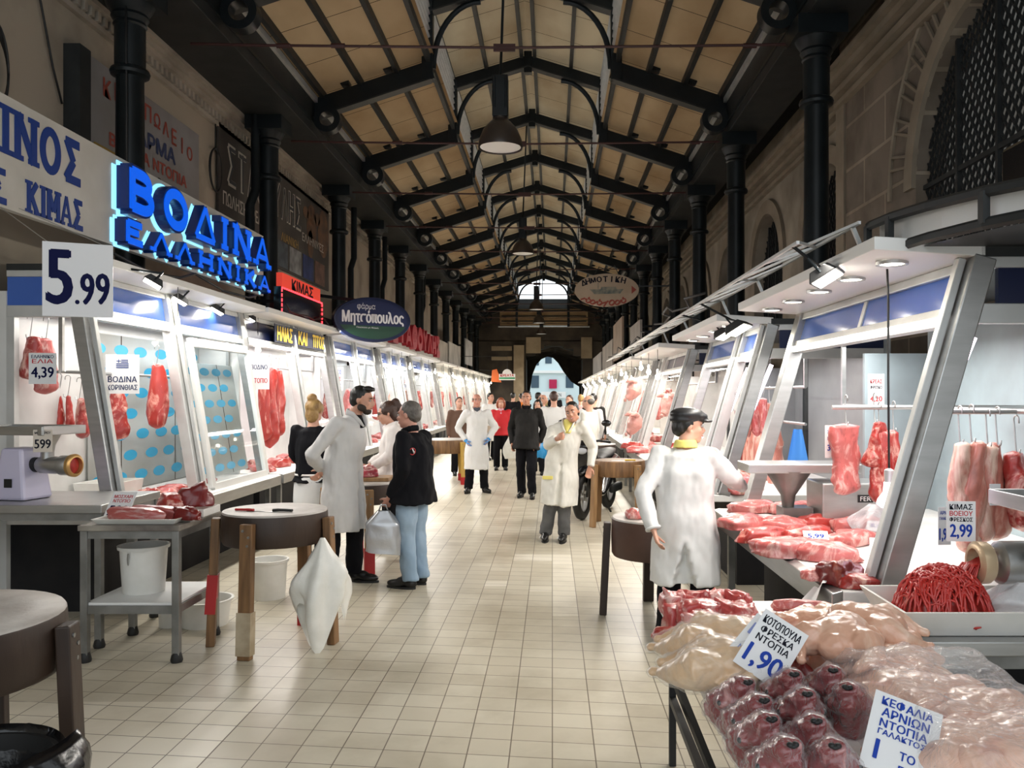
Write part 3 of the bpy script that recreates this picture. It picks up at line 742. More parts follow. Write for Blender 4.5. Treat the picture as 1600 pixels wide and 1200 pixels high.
def hung(name, L, W, T, seed, mat, amp=0.2, top=0.35):
    amp *= 2.1; top = min(.9, top + .25)
    """a cut hanging from its narrow end at z=0 down to -L"""
    mb = MB(); n = 34; m = 30; sd = Vector((seed * 3.1, seed * 5.3, seed))
    pts, rad = [], []
    for i in range(n + 1):
        t = i / n
        r = (top + (1 - top) * math.sin(min(t * 1.25, 1) * PI / 2)) * (1 if t < 0.86 else math.sqrt(max(0.02, 1 - ((t - .86) / .14) ** 2)))
        if i == 0: r = 0.2
        pts.append((0.04 * W * math.sin(3 * t + seed), 0.03 * math.cos(2 * t + seed), -L * t)); rad.append((W / 2 * r, T / 2 * r))
    mb.tube(pts, rad, m, ref=(1, 0, 0))
    for i, p in enumerate(mb.v):
        q = Vector((p.x * 9, p.y * 9, p.z * 4)) + sd
        f = 1 + amp * (noise.fractal(q, 1.0, 2.0, 4) + 0.7 * noise.noise(q * .5))
        p.x *= f; p.y *= f; p.z *= 1 + .05 * noise.noise(q * .6)
    return mb.mesh(name, mat, 180)
def hook_mesh():
    pts = [(0.022 * math.cos(a), 0, 0.15 + 0.022 * math.sin(a)) for a in [PI * 1.05 - i * PI * 1.2 / 8 for i in range(9)]]
    pts = [(-0.022, 0, 0.135)] + pts[1:] + [(0.012, 0, 0.08), (0, 0, 0.0)] + [(-0.012, 0, -0.02), (-0.03, 0, -0.01), (-0.034, 0, 0.012)]
    return MB().tube(pts, 0.0035, 6).mesh('hook', STEEL, 180)
HOOK = hook_mesh()
def carcass(name, mat, seed=1, k=1.0):
    mb = MB()
    for s in (-1, 1):
        mb.tube([(s * .05, 0, 0), (s * .06, 0, -.18), (s * .085, .01, -.38), (s * .07, 0, -.52)], [.017, .024, .062, .085], 10)
        mb.tube([(s * .1, -.05, -.98), (s * .12, -.09, -1.08), (s * .11, -.05, -1.22), (s * .1, -.1, -1.34)], [.05, .036, .024, .018], 8)
    mb.tube([(0, 0, -.45), (0, .02, -.6), (0, .0, -.78), (0, 0, -.95), (0, 0, -1.08), (0, 0, -1.25)], [(.13, .09), (.115, .085), (.13, .11), (.135, .115), (.1, .085), (.045, .05)], 14, ref=(1, 0, 0))
    mb.xf(Matrix.Scale(k, 4))
    return vox(mb, name, 0.016, mat, 3, (0.006, 16, 0.5))
MESH = {}
for i in range(6):
    MESH['slab%d' % i] = blob('slab', 0.30, 0.17, 0.085, i, M_PORK, 0.2)
    MESH['beef%d' % i] = blob('beef', 0.26, 0.18, 0.10, i + 9, M_BEEF, 0.24)
    MESH['lean%d' % i] = blob('lean', 0.30, 0.15, 0.09, i + 20, M_BEEFL, 0.2)
for i in range(4):
    MESH['hb%d' % i] = hung('hung_beef', 0.55, 0.19, 0.13, i, M_BEEF)
    MESH['hl%d' % i] = hung('hung_lean', 0.6, 0.17, 0.12, i + 5, M_BEEFL, 0.16, 0.25)
    MESH['hp%d' % i] = hung('hung_pork', 0.6, 0.2, 0.13, i + 11, M_PORK, 0.2, 0.5)
    MESH['hy%d' % i] = hung('hung_lamb', 0.6, 0.16, 0.12, i + 15, M_LAMB, 0.22, 0.3)
MESH['lamb'] = carcass('lamb_carcass', M_LAMB, 1)
def hang(key, loc, label, cat='meat', group=None, rz=0.0, sc=1.0, name='hanging_meat', hook=True, rail='y'):
    o = obj(name, MESH[key]); o.location = loc; o.rotation_euler = (0, 0, rz)
    o.scale = sc if hasattr(sc, '__len__') else (sc,) * 3
    tag(o, label, cat, group)
    if hook:
        h = obj('hook', HOOK, o)
        s = o.scale; h.scale = (1 / s[0], 1 / s[1], 1 / s[2]); h.rotation_euler = (0, 0, -rz + (PI / 2 if rail == 'x' else 0))
    return o
def lay(key, loc, label, rz=0.0, sc=1.0, name='meat_cut', cat='meat', group=None, tilt=(0, 0)):
    o = obj(name, MESH[key]); o.location = loc; o.rotation_euler = (tilt[0], tilt[1], rz)
    o.scale = sc if hasattr(sc, '__len__') else (sc,) * 3
    return tag(o, label, cat, group)

# ---------------------------------------------------------------- the two rows
stall('left', 6.4, 9.85, 'nearest stall on the sign side, blue header, white framed sash and oval-patterned sheet behind', posts=(0.0, 0.45, 1.0), npan=2, panes=False, near=True, rail=(1.86,), watt=12, wfill=7)
stall('left', 9.95, 13.3, 'stall under the yellow lettering and red light board', panel=NAVY, posts=(0.5, 1.0), npan=1, tube=LAMPP, rail=(2.05,), lcol=(1, .95, .97))
stall('left', 13.6, 17.0, 'stall behind the person in the grey-white coat, violet tube over its window', posts=(0.0, .5, 1.0), npan=2, tube=LAMPP, lcol=(.9, .96, 1.0))
stall('left', 17.4, 20.8, 'pale blue-lit stall behind the person in glasses', posts=(0.0, .33, .66, 1.0), npan=3, tube=LAMPW, lcol=(.84, .95, 1.0), watt=15)
stall('left', 21.3, 25.2, 'stall below the red relief letters', posts=(0.0, .5, 1.0), npan=2, lcol=(.92, .96, 1.0))
gl = 'far stall beyond the red letters, warm bulbs over its counter'
for a, b in ((25.8, 29.6), (30.0, 34.0), (34.4, 38.4), (38.8, 43.0), (43.4, 47.6)):
    o = stall('left', a, b, gl, panel=SIGNW, posts=(0.0, .5, 1.0), npan=2, lcol=(1, .9, .76), watt=15); o['group'] = 'far stalls on the sign side'
stall('right', 3.72, 6.45, 'nearest stall on the stone wall side, leaning steel posts and bright blue header', posts=(0.0, 1.0), npan=2, panes=False, near=True, lamps=5, tube=LAMPP, rail=(1.6,), wall=pm('pale_blue_panel', (0.55, 0.68, 0.72), 0.4, var=(0.3, 0.34, 0.36), scale=0.9), watt=15, lcol=(1, .97, .95))
stall('right', 7.3, 10.0, 'second stall on the stone wall side, lamb carcasses behind leaning posts', posts=(0.0, 0.35, 1.0), npan=2, panes=True, near=True, lamps=4, tube=LAMPP, rail=(1.75, 1.42), wall=pm('grey_cold_store', (0.34, 0.36, 0.36), 0.35, var=(0.22, 0.23, 0.24), scale=1.2), watt=13, lcol=(1, .96, .97))
stall('right', 11.3, 14.6, 'third stall on the stone wall side, dull violet header and hanging pig heads', panel=DUSK, posts=(0.0, .75, 1.0), npan=2, near=True, rail=(1.85,), lcol=(1, .93, .88))
gr = 'far stall past the scooter, dazzling bulbs and pink meat'
for a, b in ((15.2, 18.6), (19.0, 22.6), (23.0, 27.0), (27.4, 31.4), (31.8, 36.0), (36.4, 41.0), (41.4, 46.5)):
    o = stall('right', a, b, gr, panel=SIGNW, posts=(0.0, .5, 1.0), npan=2, lcol=(1, .9, .78), watt=17, wfill=9); o['group'] = 'far stalls on the stone wall side'

# far meat, too small to single out
kinds = ['hb0', 'hl1', 'hp2', 'hy3', 'hl0', 'hp0', 'hb3', 'hy1']
flat_ = ['slab0', 'beef1', 'lean2', 'slab3', 'beef4', 'slab5']
def stock(side, y0, y1, nh, nl, gh, gl, labh, labl, z=1.95):
    p = SIDE[side]; X = lambda u: p['fb'] + p['d'] * u
    for k in range(nh):
        y = y0 + .35 + (y1 - y0 - .7) * (k + .5 * rnd.random()) / nh
        hang(rnd.choice(kinds), (X(p['back'] * .52), y, z - .15), labh, group=gh, rz=rnd.uniform(0, 3), sc=rnd.uniform(.85, 1.2))
    for k in range(nl):
        y = y0 + .25 + (y1 - y0 - .5) * (k + .3 * rnd.random()) / nl
        for u in (0.2, 0.46):
            lay(rnd.choice(flat_), (X(u + rnd.uniform(-.03, .03)), y, p['zc']), labl, rnd.uniform(0, 3), rnd.uniform(.9, 1.25), group=gl)
for a, b in ((25.8, 29.6), (30.0, 34.0), (34.4, 38.4), (38.8, 43.0)):
    stock('left', a, b, 4, 5, 'far hanging meat on the sign side', 'far counter meat on the sign side', 'small hanging cut in the warm-lit far stalls beyond the red letters', 'small pink cut on the warm-lit far counters beyond the red letters')
for a, b in ((15.2, 18.6), (19.0, 22.6), (23.0, 27.0), (27.4, 31.4), (31.8, 36.0)):
    stock('right', a, b, 4, 6, 'far hanging meat on the stone wall side', 'far counter meat on the stone wall side', 'hanging cut among the dazzling far stalls past the scooter', 'pink cut heaped on the far counters past the scooter')
stock('left', 17.4, 20.8, 3, 5, 'hanging cuts in the pale blue-lit stall', 'cuts on the pale blue-lit counter', 'hanging cut in the pale blue-lit stall behind the person in glasses', 'pink cut on the counter of the pale blue-lit stall')
stock('left', 21.3, 25.2, 3, 6, 'hanging cuts in the stall below the red letters', 'cuts on the counter below the red letters', 'hanging cut in the stall below the red relief letters', 'pink cut on the counter below the red relief letters')
stock('left', 13.6, 17.0, 2, 5, 'hanging cuts in the violet-lit stall', 'cuts on the violet-lit counter', 'hanging cut in the violet-lit stall behind the person in the grey-white coat', 'pink cut on the violet-lit counter behind the person in the grey-white coat')
# ================================================================ SIGNS
# heavy block letters with slab feet, drawn stroke by stroke on a 1 x 1 square
def arc(cx, cy, rx, ry, a0, a1, n=14): return [(cx + rx * math.cos(R(a0 + (a1 - a0) * i / n)), cy + ry * math.sin(R(a0 + (a1 - a0) * i / n))) for i in range(n + 1)]
GL = {
 'Β': [[(.2, 0), (.2, 1)], [(.2, .93), (.5, .93)] + arc(.5, .73, .25, .2, 90, -90) + [(.2, .53)], [(.2, .53), (.52, .53)] + arc(.52, .3, .3, .23, 90, -90) + [(.2, .07)]],
 'Ο': [arc(.5, .5, .38, .43, 0, 360, 28)],
 'Δ': [[(.08, .06), (.5, .97)], [(.5, .97), (.92, .06)], [(.08, .06), (.92, .06)]],
 'Ι': [[(.5, 0), (.5, 1)]],
 'Ν': [[(.14, 0), (.14, 1)], [(.14, .97), (.86, .03)], [(.86, 0), (.86, 1)]],
 'Α': [[(.08, 0), (.5, .97)], [(.5, .97), (.92, 0)], [(.25, .32), (.75, .32)]],
 'Λ': [[(.08, 0), (.5, .97)], [(.5, .97), (.92, 0)]],
 'Ε': [[(.2, 0), (.2, 1)], [(.2, .93), (.82, .93)], [(.2, .52), (.68, .52)], [(.2, .07), (.85, .07)]],
 'Η': [[(.15, 0), (.15, 1)], [(.85, 0), (.85, 1)], [(.15, .5), (.85, .5)]],
 'Κ': [[(.18, 0), (.18, 1)], [(.18, .42), (.82, .98)], [(.36, .56), (.88, .02)]],
 'Σ': [[(.12, .93), (.84, .93)], [(.14, .95), (.52, .5)], [(.52, .5), (.12, .06)], [(.12, .07), (.88, .07)]],
 'Μ': [[(.1, 0), (.1, 1)], [(.1, .97), (.5, .3)], [(.5, .3), (.9, .97)], [(.9, 0), (.9, 1)]],
 'Τ': [[(.5, 0), (.5, 1)], [(.08, .93), (.92, .93)]],
 'Θ': [arc(.5, .5, .38, .43, 0, 360, 28), [(.32, .5), (.68, .5)]],
 'Υ': [[(.5, 0), (.5, .5)], [(.5, .48), (.1, .98)], [(.5, .48), (.9, .98)]],
}
FEET = {'Β': [], 'Ι': [.5], 'Ν': [.14, .86], 'Α': [.08, .92], 'Λ': [.08, .92], 'Η': [.15, .85], 'Κ': [.18, .88], 'Μ': [.1, .9], 'Τ': [.5]}
def letters(s, M, w, h, mat, parent, depth, th, serif=True, gap=0.16, name='letter', gapw=0.55):
    """each letter a part of its sign; M is the sign plane, text centred on its origin"""
    ws = [gapw if c == ' ' else (0.42 if c == 'Ι' else 1.0) for c in s]
    tot = sum(ws) + gap * (len(s) - 1); u = w / tot; x = -w / 2
    for c, cw in zip(s, ws):
        if c != ' ':
            mb = MB()
            kx = u if c != 'Ι' else u
            ox = x if c != 'Ι' else x - 0.29 * u
            for k, st in enumerate(GL[c]):
                pts = [M @ Vector((ox + px * kx, -h / 2 + py * h, depth / 2 + k * 0.0008)) for px, py in st]
                closed = len(st) > 20
                nz = (M.to_3x3() @ Vector((0, 0, 1)))
                mb.tube(pts, [(th / 2 * 1.414, depth / 2 * 1.414)] * len(pts), 4, cap=not closed) if False else ribbon(mb, pts, nz, th * (0.62 if (len(st) == 2 and c in 'ΑΔΛΝΜ' and st[0][0] < st[1][0] and c in 'ΑΛΔ') else 1.0), depth)
            if serif:
                for fx in FEET.get(c, []):
                    a = M @ Vector((ox + fx * kx - th * .95, -h / 2 + th * .28, depth / 2)); b = M @ Vector((ox + fx * kx + th * .95, -h / 2 + th * .28, depth / 2))
                    ribbon(mb, [a, b], nz, th * .56, depth * .98)
                    if c in 'ΙΝΗΚΜ':
                        a = M @ Vector((ox + fx * kx - th * .95, h / 2 - th * .28, depth / 2)); b = M @ Vector((ox + fx * kx + th * .95, h / 2 - th * .28, depth / 2))
                        if not (c == 'Κ' and fx > .5): ribbon(mb, [a, b], nz, th * .56, depth * .98)
            mb.build(name, mat, parent)
        x += (cw + gap) * u
def ribbon(mb, pts, n, w, d):
    """flat stroke of width w and depth d along pts, standing on the plane with normal n"""
    m = len(pts); rings = []
    for i in range(m):
        if m > 20: a, b = pts[(i - 1) % (m - 1)], pts[(i + 1) % (m - 1)]
        else: a, b = pts[max(i - 1, 0)], pts[min(i + 1, m - 1)]
        t = (b - a).normalized(); s = n.cross(t).normalized()
        rings += [pts[i] - s * w / 2 - n * d / 2, pts[i] + s * w / 2 - n * d / 2, pts[i] + s * w / 2 + n * d / 2, pts[i] - s * w / 2 + n * d / 2]
    fs = [(4 * i + k, 4 * i + (k + 1) % 4, 4 * i + 4 + (k + 1) % 4, 4 * i + 4 + k) for i in range(m - 1) for k in range(4)]
    fs += [(3, 2, 1, 0), (4 * m - 4, 4 * m - 3, 4 * m - 2, 4 * m - 1)]
    mb.add(rings, fs)
def board(name, label, cat, M, w, h, t, mat, bevel=0.004, group=None):
    """a sign board centred on the plane M, its face on z = 0"""
    root = MB().box((0, 0, -t / 2), (w, h, t)).xf(M).build(name, mat, None, bevel=bevel)
    return tag(root, label, cat, group)
BLUEBODY = pm('blue_letter_body', (0.004, 0.03, 0.17), 0.3, coat=0.3)
BLUELIT = pm('lit_blue_letter', (0.0, 0.06, 0.45), 0.3, emit=(0.0, 0.085, 0.62), estr=0.75, coat=0.3)
CYANLIT = pm('cyan_halo_light', (0.4, 0.8, 1), 0.4, emit=(0.25, 0.7, 1.0), estr=0.9)
XS = -3.75
M1 = EAST((XS, 7.55, 3.35))
sb = board('shop_sign', 'long cream sign board with blue letters hung over the nearest left stall', 'sign', M1, 6.5, 0.78, 0.06, SIGNW)
for y in (5.6, 8.67): MB().span((-4.3 if y > 8 else -4.93, y - .03, 3.5), (XS - .05, y + .03, 3.56)).build('bracket', IRON, sb)
PB = pm('blue_painted_letter', (0.004, 0.035, 0.22), 0.5)
letters('ΙΝΟΣ', EAST((XS + .001, 6.14, 3.5)), 0.98, 0.335, PB, sb, 0.006, 0.066)
letters('Σ', EAST((XS + .001, 5.63, 3.1)), 0.2, 0.23, PB, sb, 0.006, 0.045)
letters('ΚΙΜΑΣ', EAST((XS + .001, 6.29, 3.1)), 0.72, 0.23, PB, sb, 0.006, 0.042)
letters('ΒΟΔΙΝΑ', EAST((XS + .025, 8.87, 3.46)), 3.62, 0.37, BLUEBODY, sb, 0.10, 0.12, name='relief_letter', gap=.24)
letters('ΒΟΔΙΝΑ', EAST((XS + .126, 8.87, 3.46)), 3.60, 0.35, BLUELIT, sb, 0.006, 0.095, name='lit_face', gap=.24)
letters('ΕΛΛΗΝΙΚΑ', EAST((XS + .025, 8.87, 3.085)), 3.66, 0.195, BLUEBODY, sb, 0.09, 0.075, name='relief_letter', gap=.3)
letters('ΕΛΛΗΝΙΚΑ', EAST((XS + .116, 8.87, 3.085)), 3.65, 0.18, BLUELIT, sb, 0.006, 0.058, name='lit_face', gap=.3)
letters('ΒΟΔΙΝΑ', EAST((XS + .002, 8.86, 3.46)), 3.64, 0.385, CYANLIT, sb, 0.006, 0.15, serif=False, name='halo', gap=.24)
letters('ΕΛΛΗΝΙΚΑ', EAST((XS + .002, 8.86, 3.085)), 3.68, 0.205, CYANLIT, sb, 0.006, 0.095, serif=False, name='halo', gap=.3)

GREYS = pm('dusty_grey_sign', (0.28, 0.27, 0.27), 0.6, var=(0.22, 0.21, 0.2), scale=1.5)
DRED = pm('faded_red_ink', (0.30, 0.055, 0.035), 0.6); DNAVY = pm('faded_navy_ink', (0.025, 0.04, 0.11), 0.6)
ks = board('wall_sign', 'grey butcher sign with red and navy lettering high on the plaster wall', 'sign', EAST((XWL + .13, 9.9, 4.55)), 2.9, 1.35, 0.12, GREYS)
MB().span((XWL, 8.42, 3.88), (XWL + .17, 8.62, 5.24)).build('frame', IRON2, ks)
for i, ch in enumerate('ΚΡΕΟΠΩΛΕΙΟ'):
    f = i / 9; text(ch, EAST((XWL + .133, 9.0 + 2.05 * f, 4.88 + .16 * math.sin(PI * (0.25 + .75 * f)))), .15, .2, DRED, ks, bold=.008, keep=True)
text('ΦΑΡΜΑ', EAST((XWL + .133, 10.0, 4.71)), 1.25, 0.2, DNAVY, ks, bold=.014)
text('ΒΟΔΙΝΑ ΝΤΟΠΙΑ', EAST((XWL + .133, 10.0, 4.47)), 1.9, 0.14, DRED, ks, bold=.01)
text('ΕΥΑΓΓΕΛΟΣ', EAST((XWL + .133, 10.75, 4.16)), .9, 0.1, DNAVY, ks, bold=.005)
cow = MB()
for cx, cy, rx, ry in ((9.95, 4.2, .2, .09), (10.2, 4.27, .09, .07), (9.85, 4.08, .03, .08), (10.08, 4.08, .03, .08), (10.27, 4.21, .05, .04), (10.45, 4.16, .06, .09)):
    cow.prism([(rx * math.cos(2 * PI * k / 16), ry * math.sin(2 * PI * k / 16)) for k in range(16)], EAST((XWL + .131, cx, cy)), 0.002)
cow.build('cow_drawing', INKK, ks)
yb = board('wall_sign', 'small mustard notice under the red letter of the grey butcher sign', 'sign', EAST((XWL + .16, 8.98, 4.2)), 0.52, 0.27, 0.02, pm('mustard_sign', (0.33, 0.20, 0.03), 0.6))
text('ΠΑΡΑΓΓΕΛΙΑ\nΜΑΣ', EAST((XWL + .161, 8.98, 4.2)), 0.44, 0.17, DRED, yb, bold=.003)

BROWN = pm('brown_banner_print', (0.045, 0.036, 0.03), 0.6, var=(0.10, 0.085, 0.07), scale=1.1, contrast=(0.4, 0.7))
bn = board('wall_banner', 'long brown banner with white outlined letters and a calf picture on the wall', 'banner', EAST((XWL + .06, 15.2, 4.82)), 6.0, 1.75, 0.03, BROWN)
CREAMI = pm('dull_cream_ink', (0.55, 0.5, 0.43), 0.6)
letters('ΣΤΑΘΟΥΛΗΣ', EAST((XWL + .062, 14.35, 5.16)), 3.7, 0.62, CREAMI, bn, 0.006, 0.1, serif=False, gap=.1)
letters('ΣΤΑΘΟΥΛΗΣ', EAST((XWL + .067, 14.35, 5.16)), 3.64, 0.58, pm('dark_ink_fill', (0.05, 0.05, 0.055), .6), bn, 0.006, 0.055, serif=False, gap=.1)
text('ΠΩΛΗΣΗ ΚΡΕΑΤΩΝ', EAST((XWL + .062, 13.4, 4.62)), 2.1, 0.2, CREAMI, bn, bold=.006)
text('ΛΙΑΝΙΚΗ', EAST((XWL + .062, 15.5, 4.55)), 1.0, 0.15, pm('ochre_ink', (0.35, 0.22, 0.06), .6), bn, bold=.006)
text('ΕΛΛΗΝΙΚΕΣ', EAST((XWL + .066, 17.0, 4.78)), 1.5, 0.16, CREAMI, bn, bold=.004)
calf = MB()
for cx, cy, rx, ry in ((16.9, 5.12, .34, .42), (16.82, 4.72, .2, .28), (16.5, 5.3, .18, .12), (17.3, 5.32, .2, .13), (17.75, 5.1, .4, .5)):
    calf.prism([(rx * math.cos(2 * PI * k / 20), ry * math.sin(2 * PI * k / 20)) for k in range(20)], EAST((XWL + .061, cx, cy)), 0.003)
calf.build('calf_picture', pm('tan_print', (0.20, 0.095, 0.045), 0.6, var=(0.1, 0.06, 0.04), scale=5), bn)
for k, c in enumerate(((0.05, 0.06, 0.07), (0.16, 0.16, 0.16), (0.02, 0.03, 0.09), (0.12, 0.06, 0.04))):
    MB().box((0, 0, 0), (0.72, 0.46, 0.006)).xf(EAST((XWL + .063, 15.0 + .83 * k, 4.22))).build('picture', pm('picture_print', c, 0.6, var=tuple(q * 2.2 for q in c), scale=4), bn)

# red light board
LEDR = pm('lit_red_led', (0.6, 0, 0), 0.4, emit=(1.0, 0.03, 0.04), estr=3.5)
M2 = EAST((-3.56, 11.9, 2.93))
lb = board('light_board', 'black light board with red blinking edge and red mince plate on top', 'light board', M2, 1.95, 0.36, 0.1, GLOSSBLK)
MB().box((0.0, .27, -.05), (1.8, .2, .08)).xf(M2).build('red_plate', pm('red_sign_plate', (0.62, 0.05, 0.03), 0.4, emit=(0.8, 0.06, 0.03), estr=.35), lb)
text('ΚΙΜΑΣ', M2, 1.0, 0.14, INKK, lb, ext=-.007, bold=.012, oy=.265)
led = MB()
for k in range(22):
    for y in (-.165, .165): led.box((-.93 + k * .0886, y, .004), (.05, .02, .01))
for k in range(5):
    for x in (-.955, .955): led.box((x, -.13 + k * .065, .004), (.02, .04, .01))
led.xf(M2).build('led_border', LEDR, lb)
MB().span((-4.3, 11.85, 3.0), (-3.6, 11.9, 3.04)).build('bracket', IRON, lb)

# navy oval
ov = thing('oval_sign', 'navy oval sign with white farm lettering hanging over the left stalls', 'sign', (-2.86, 13.3, 2.88), R(33))
el = [(0.64 * math.cos(2 * PI * k / 40), 0.36 * math.sin(2 * PI * k / 40)) for k in range(40)]
fr_ = frame((0, 0, 0), (1, 0, 0), (0, 0, 1), (0, -1, 0))
MB().prism(el, fr_ @ Matrix.Translation((0, 0, -.14)), 0.14).build('case', NAVY, ov, bevel=.01)
MB().prism([(x * .9, y * .86) for x, y in el], fr_, 0.003).build('face', pm('navy_sign_face', (0.005, 0.012, 0.065), 0.4), ov)
MB().prism([(x * .9, y * .86) for x, y in el if y < -.1], fr_ @ Matrix.Translation((0, 0, .003)), 0.001).build('green_hill', pm('dark_green_print', (0.01, 0.05, 0.03), 0.4), ov)
TXW = pm('white_sign_ink', (0.7, 0.7, 0.72), 0.4)
text('Μητσόπουλος', fr_, 1.02, 0.235, TXW, ov, ext=.006, bold=.008, oy=.02)
text('φάρμα', fr_, 0.3, 0.12, TXW, ov, ext=.006, ox=-.12, oy=.2)
text('Ποιότητα με θέρμη', fr_, 0.36, 0.03, TXW, ov, ext=.006, oy=-.13, ox=-.1)
MB().beam((-.2, .1, .3), (-1.28, 1.0, .5), .04, .05).build('bracket', IRON, ov)

# red relief letters and dusty boards further down
rb = board('shop_sign', 'cream board with big red relief letters over the left stalls', 'sign', EAST((-3.6, 21.8, 3.12)), 8.6, 0.72, 0.06, SIGNW)
letters('ΣΤΑΘΟΥΛΗΣ', EAST((-3.59, 21.9, 3.14)), 7.7, 0.5, pm('red_relief_letter', (0.40, 0.02, 0.035), 0.4), rb, 0.12, 0.2, serif=False, gap=.12)
for y0, y1, z0, z1, c, l in ((26.3, 29.4, 2.75, 3.5, (0.42, 0.38, 0.32), 'faded board with brownish pictures beyond the red relief letters'), (29.8, 33.5, 2.8, 3.6, (0.5, 0.47, 0.42), 'pale dusty board beyond the faded picture board'), (35.5, 38.5, 3.0, 4.1, (0.5, 0.49, 0.48), 'blank whitish board near the far end of the sign side')):
    bo = board('shop_sign', l, 'sign', EAST((-3.7, (y0 + y1) / 2, (z0 + z1) / 2)), y1 - y0, z1 - z0, .05, pm('dusty_board', c, .6, var=tuple(q * .6 for q in c), scale=1.4))
    MB().span((-4.93, y0 + .5, z1 - .3), (-3.75, y0 + .56, z1 - .24)).build('bracket', IRON, bo)
hs = thing('hanging_sign', 'small white round-topped sign with green stripe far down the hall', 'sign', (-1.9, 35, 2.3))
MB().prism([(-.34, 0), (.34, 0), (.34, .26)] + [(.2 * math.cos(R(a)), .26 + .2 * math.sin(R(a))) for a in range(0, 181, 15)] + [(-.34, .26)], fr_, .05).build('plate', PAPER, hs)
MB().box((0, -.055, .08), (.66, .01, .07)).build('green_stripe', pm('green_print', (0.03, 0.3, 0.12), .5), hs)
text('ΚΡΕΑΤΑ', fr_, .56, .1, INKR, hs, ext=.053, oy=.2, bold=.006)
MB().tube([(0, .03, .4), (0, .03, 1.0), (-2.9, .03, 1.0)], .012, 6).build('wire', IRON, hs)
fg = MB().prism([(-.2, -.25), (.25, -.28), (.05, .3), (-.15, .25)], FACE((-2.45, 36, 2.5)), .03).build('pennant', pm('orange_cloth', (0.6, 0.12, 0.02), .6))
MB().tube([(-2.5, 36.01, 2.7), (-4.4, 36.01, 2.9)], .01, 6).build('wire', IRON, fg)
tag(fg, 'orange pennant beside the round-topped white sign', 'pennant')

# cream oval on the right
os_ = thing('oval_sign', 'cream oval sign with a boat and red lettering hanging on the right', 'sign', (1.36, 20.8, 4.29), R(-6))
el = [(0.8 * math.cos(2 * PI * k / 44), 0.41 * math.sin(2 * PI * k / 44)) for k in range(44)]
MB().prism(el, fr_, 0.08).build('board', pm('cream_oval', (0.46, 0.36, 0.27), .6, var=(0.4, 0.31, 0.22), scale=3), os_)
for i, ch in enumerate('ΔΗΜΟΤΙΚΗ'):
    a = R(141 - i * 12.2); text(ch, fr_ @ Matrix.Translation((.74 * math.cos(a), .04 + .235 * math.sin(a), .083)) @ Matrix.Rotation((a - PI / 2) * .42, 4, 'Z'), .115, .14, INKK, os_, bold=.008, keep=True)
for i, ch in enumerate('ψαραγορα'):
    a = R(218 + i * 12.5); text(ch, fr_ @ Matrix.Translation((.72 * math.cos(a), -.02 + .3 * math.sin(a), .083)) @ Matrix.Rotation((a + PI / 2) * .35, 4, 'Z'), .13, .17, DRED, os_, bold=.012, keep=True)
bt = MB().prism([(-.42, .02), (.42, .02), (.34, -.09), (-.3, -.1)], fr_ @ Matrix.Translation((0, 0, .08)), .004)
bt.prism([(-.2, .02), (.2, .02), (.18, .08), (-.18, .08)], fr_ @ Matrix.Translation((0.05, 0, .08)), .004).prism([(-.02, .02), (0, .02), (0, .18), (-.02, .18)], fr_ @ Matrix.Translation((-.2, 0, .08)), .004)
bt.build('boat_picture', pm('sea_print', (0.10, 0.13, 0.13), .6, var=(0.3, 0.28, 0.22), scale=9), os_)
MB().prism([(.62, .1), (.74, 0), (.62, -.1)], fr_ @ Matrix.Translation((0, 0, .081)), .003).build('red_arrow', DRED, os_)
MB().tube([(-.3, .04, .4), (-.2, .04, .6), (0, .04, .52), (.2, .04, .62), (.3, .04, .4)], .012, 6).build('scroll', IRON, os_)
MB().beam((.5, .04, .1), (1.7, .04, .1), .03, .03).build('bracket', IRON, os_)
for y0, y1, z0, z1, c, l in ((19.5, 22.0, 2.75, 3.45, (0.34, 0.3, 0.26), 'grey wood-panelled board over the right stalls beyond the frame'), (24.5, 28.0, 2.8, 4.0, (0.36, 0.27, 0.2), 'tall tan board over the far right stalls'), (28.4, 34.0, 2.7, 3.6, (0.4, 0.36, 0.32), 'long faded board past the tall tan board'), (35, 42, 2.7, 3.5, (0.45, 0.43, 0.42), 'whitish board at the far end of the stone wall side')):
    bo = board('shop_sign', l, 'sign', WEST((2.05, (y0 + y1) / 2, (z0 + z1) / 2)), y1 - y0, z1 - z0, .06, pm('tan_board', c, .6, var=tuple(q * .7 for q in c), scale=1.4))
    MB().span((2.1, y0 + .3, z1 - .3), (3.0, y0 + .36, z1 - .24)).build('bracket', IRON, bo)

# cards and price tickets
def card(label, M, w, h, lines, mat=PAPER, t=0.003, name='price_card'):
    """lines: (text, width, height, x offset, y offset, ink)"""
    c = board(name, label, 'price card', M, w, h, t, mat, bevel=0)
    for s, tw, th, ox, oy, ink in lines: text(s, M, tw, th, ink, c, ext=.0012, ox=ox, oy=oy, bold=th * .03, keep=(s == '1'))
    return c
bigc = card('big white card with navy 5.99 hanging over the nearest left stall', FACE((-3.22, 5.65, 2.46), R(24)), .42, .50, [('5', .14, .36, -.11, .015, INKN), ('.', .026, .03, -.005, -.15, INKN), ('9', .075, .21, .055, -.06, INKN), ('9', .075, .21, .147, -.055, INKN)], WHITESIGN, .006, 'hanging_price_card')
M = FACE((-3.22, 5.65, 2.46), R(24))
for x in (-.17, .17): MB().tube([M @ Vector((x, .24, -.003)), (-3.73, 5.65 + x, 2.985)], .003, 5).build('wire', STEEL, bigc)
card('small card reading 4.39 pinned to meat in the near left stall', FACE((-3.86, 6.3, 1.88), R(5)), .2, .235, [('ΕΛΛΗΝΙΚΟ', .16, .025, 0, .09, DNAVY), ('ΕΛΙΑ', .15, .03, 0, .055, INKR), ('4,39', .16, .09, 0, -.035, INKN)])
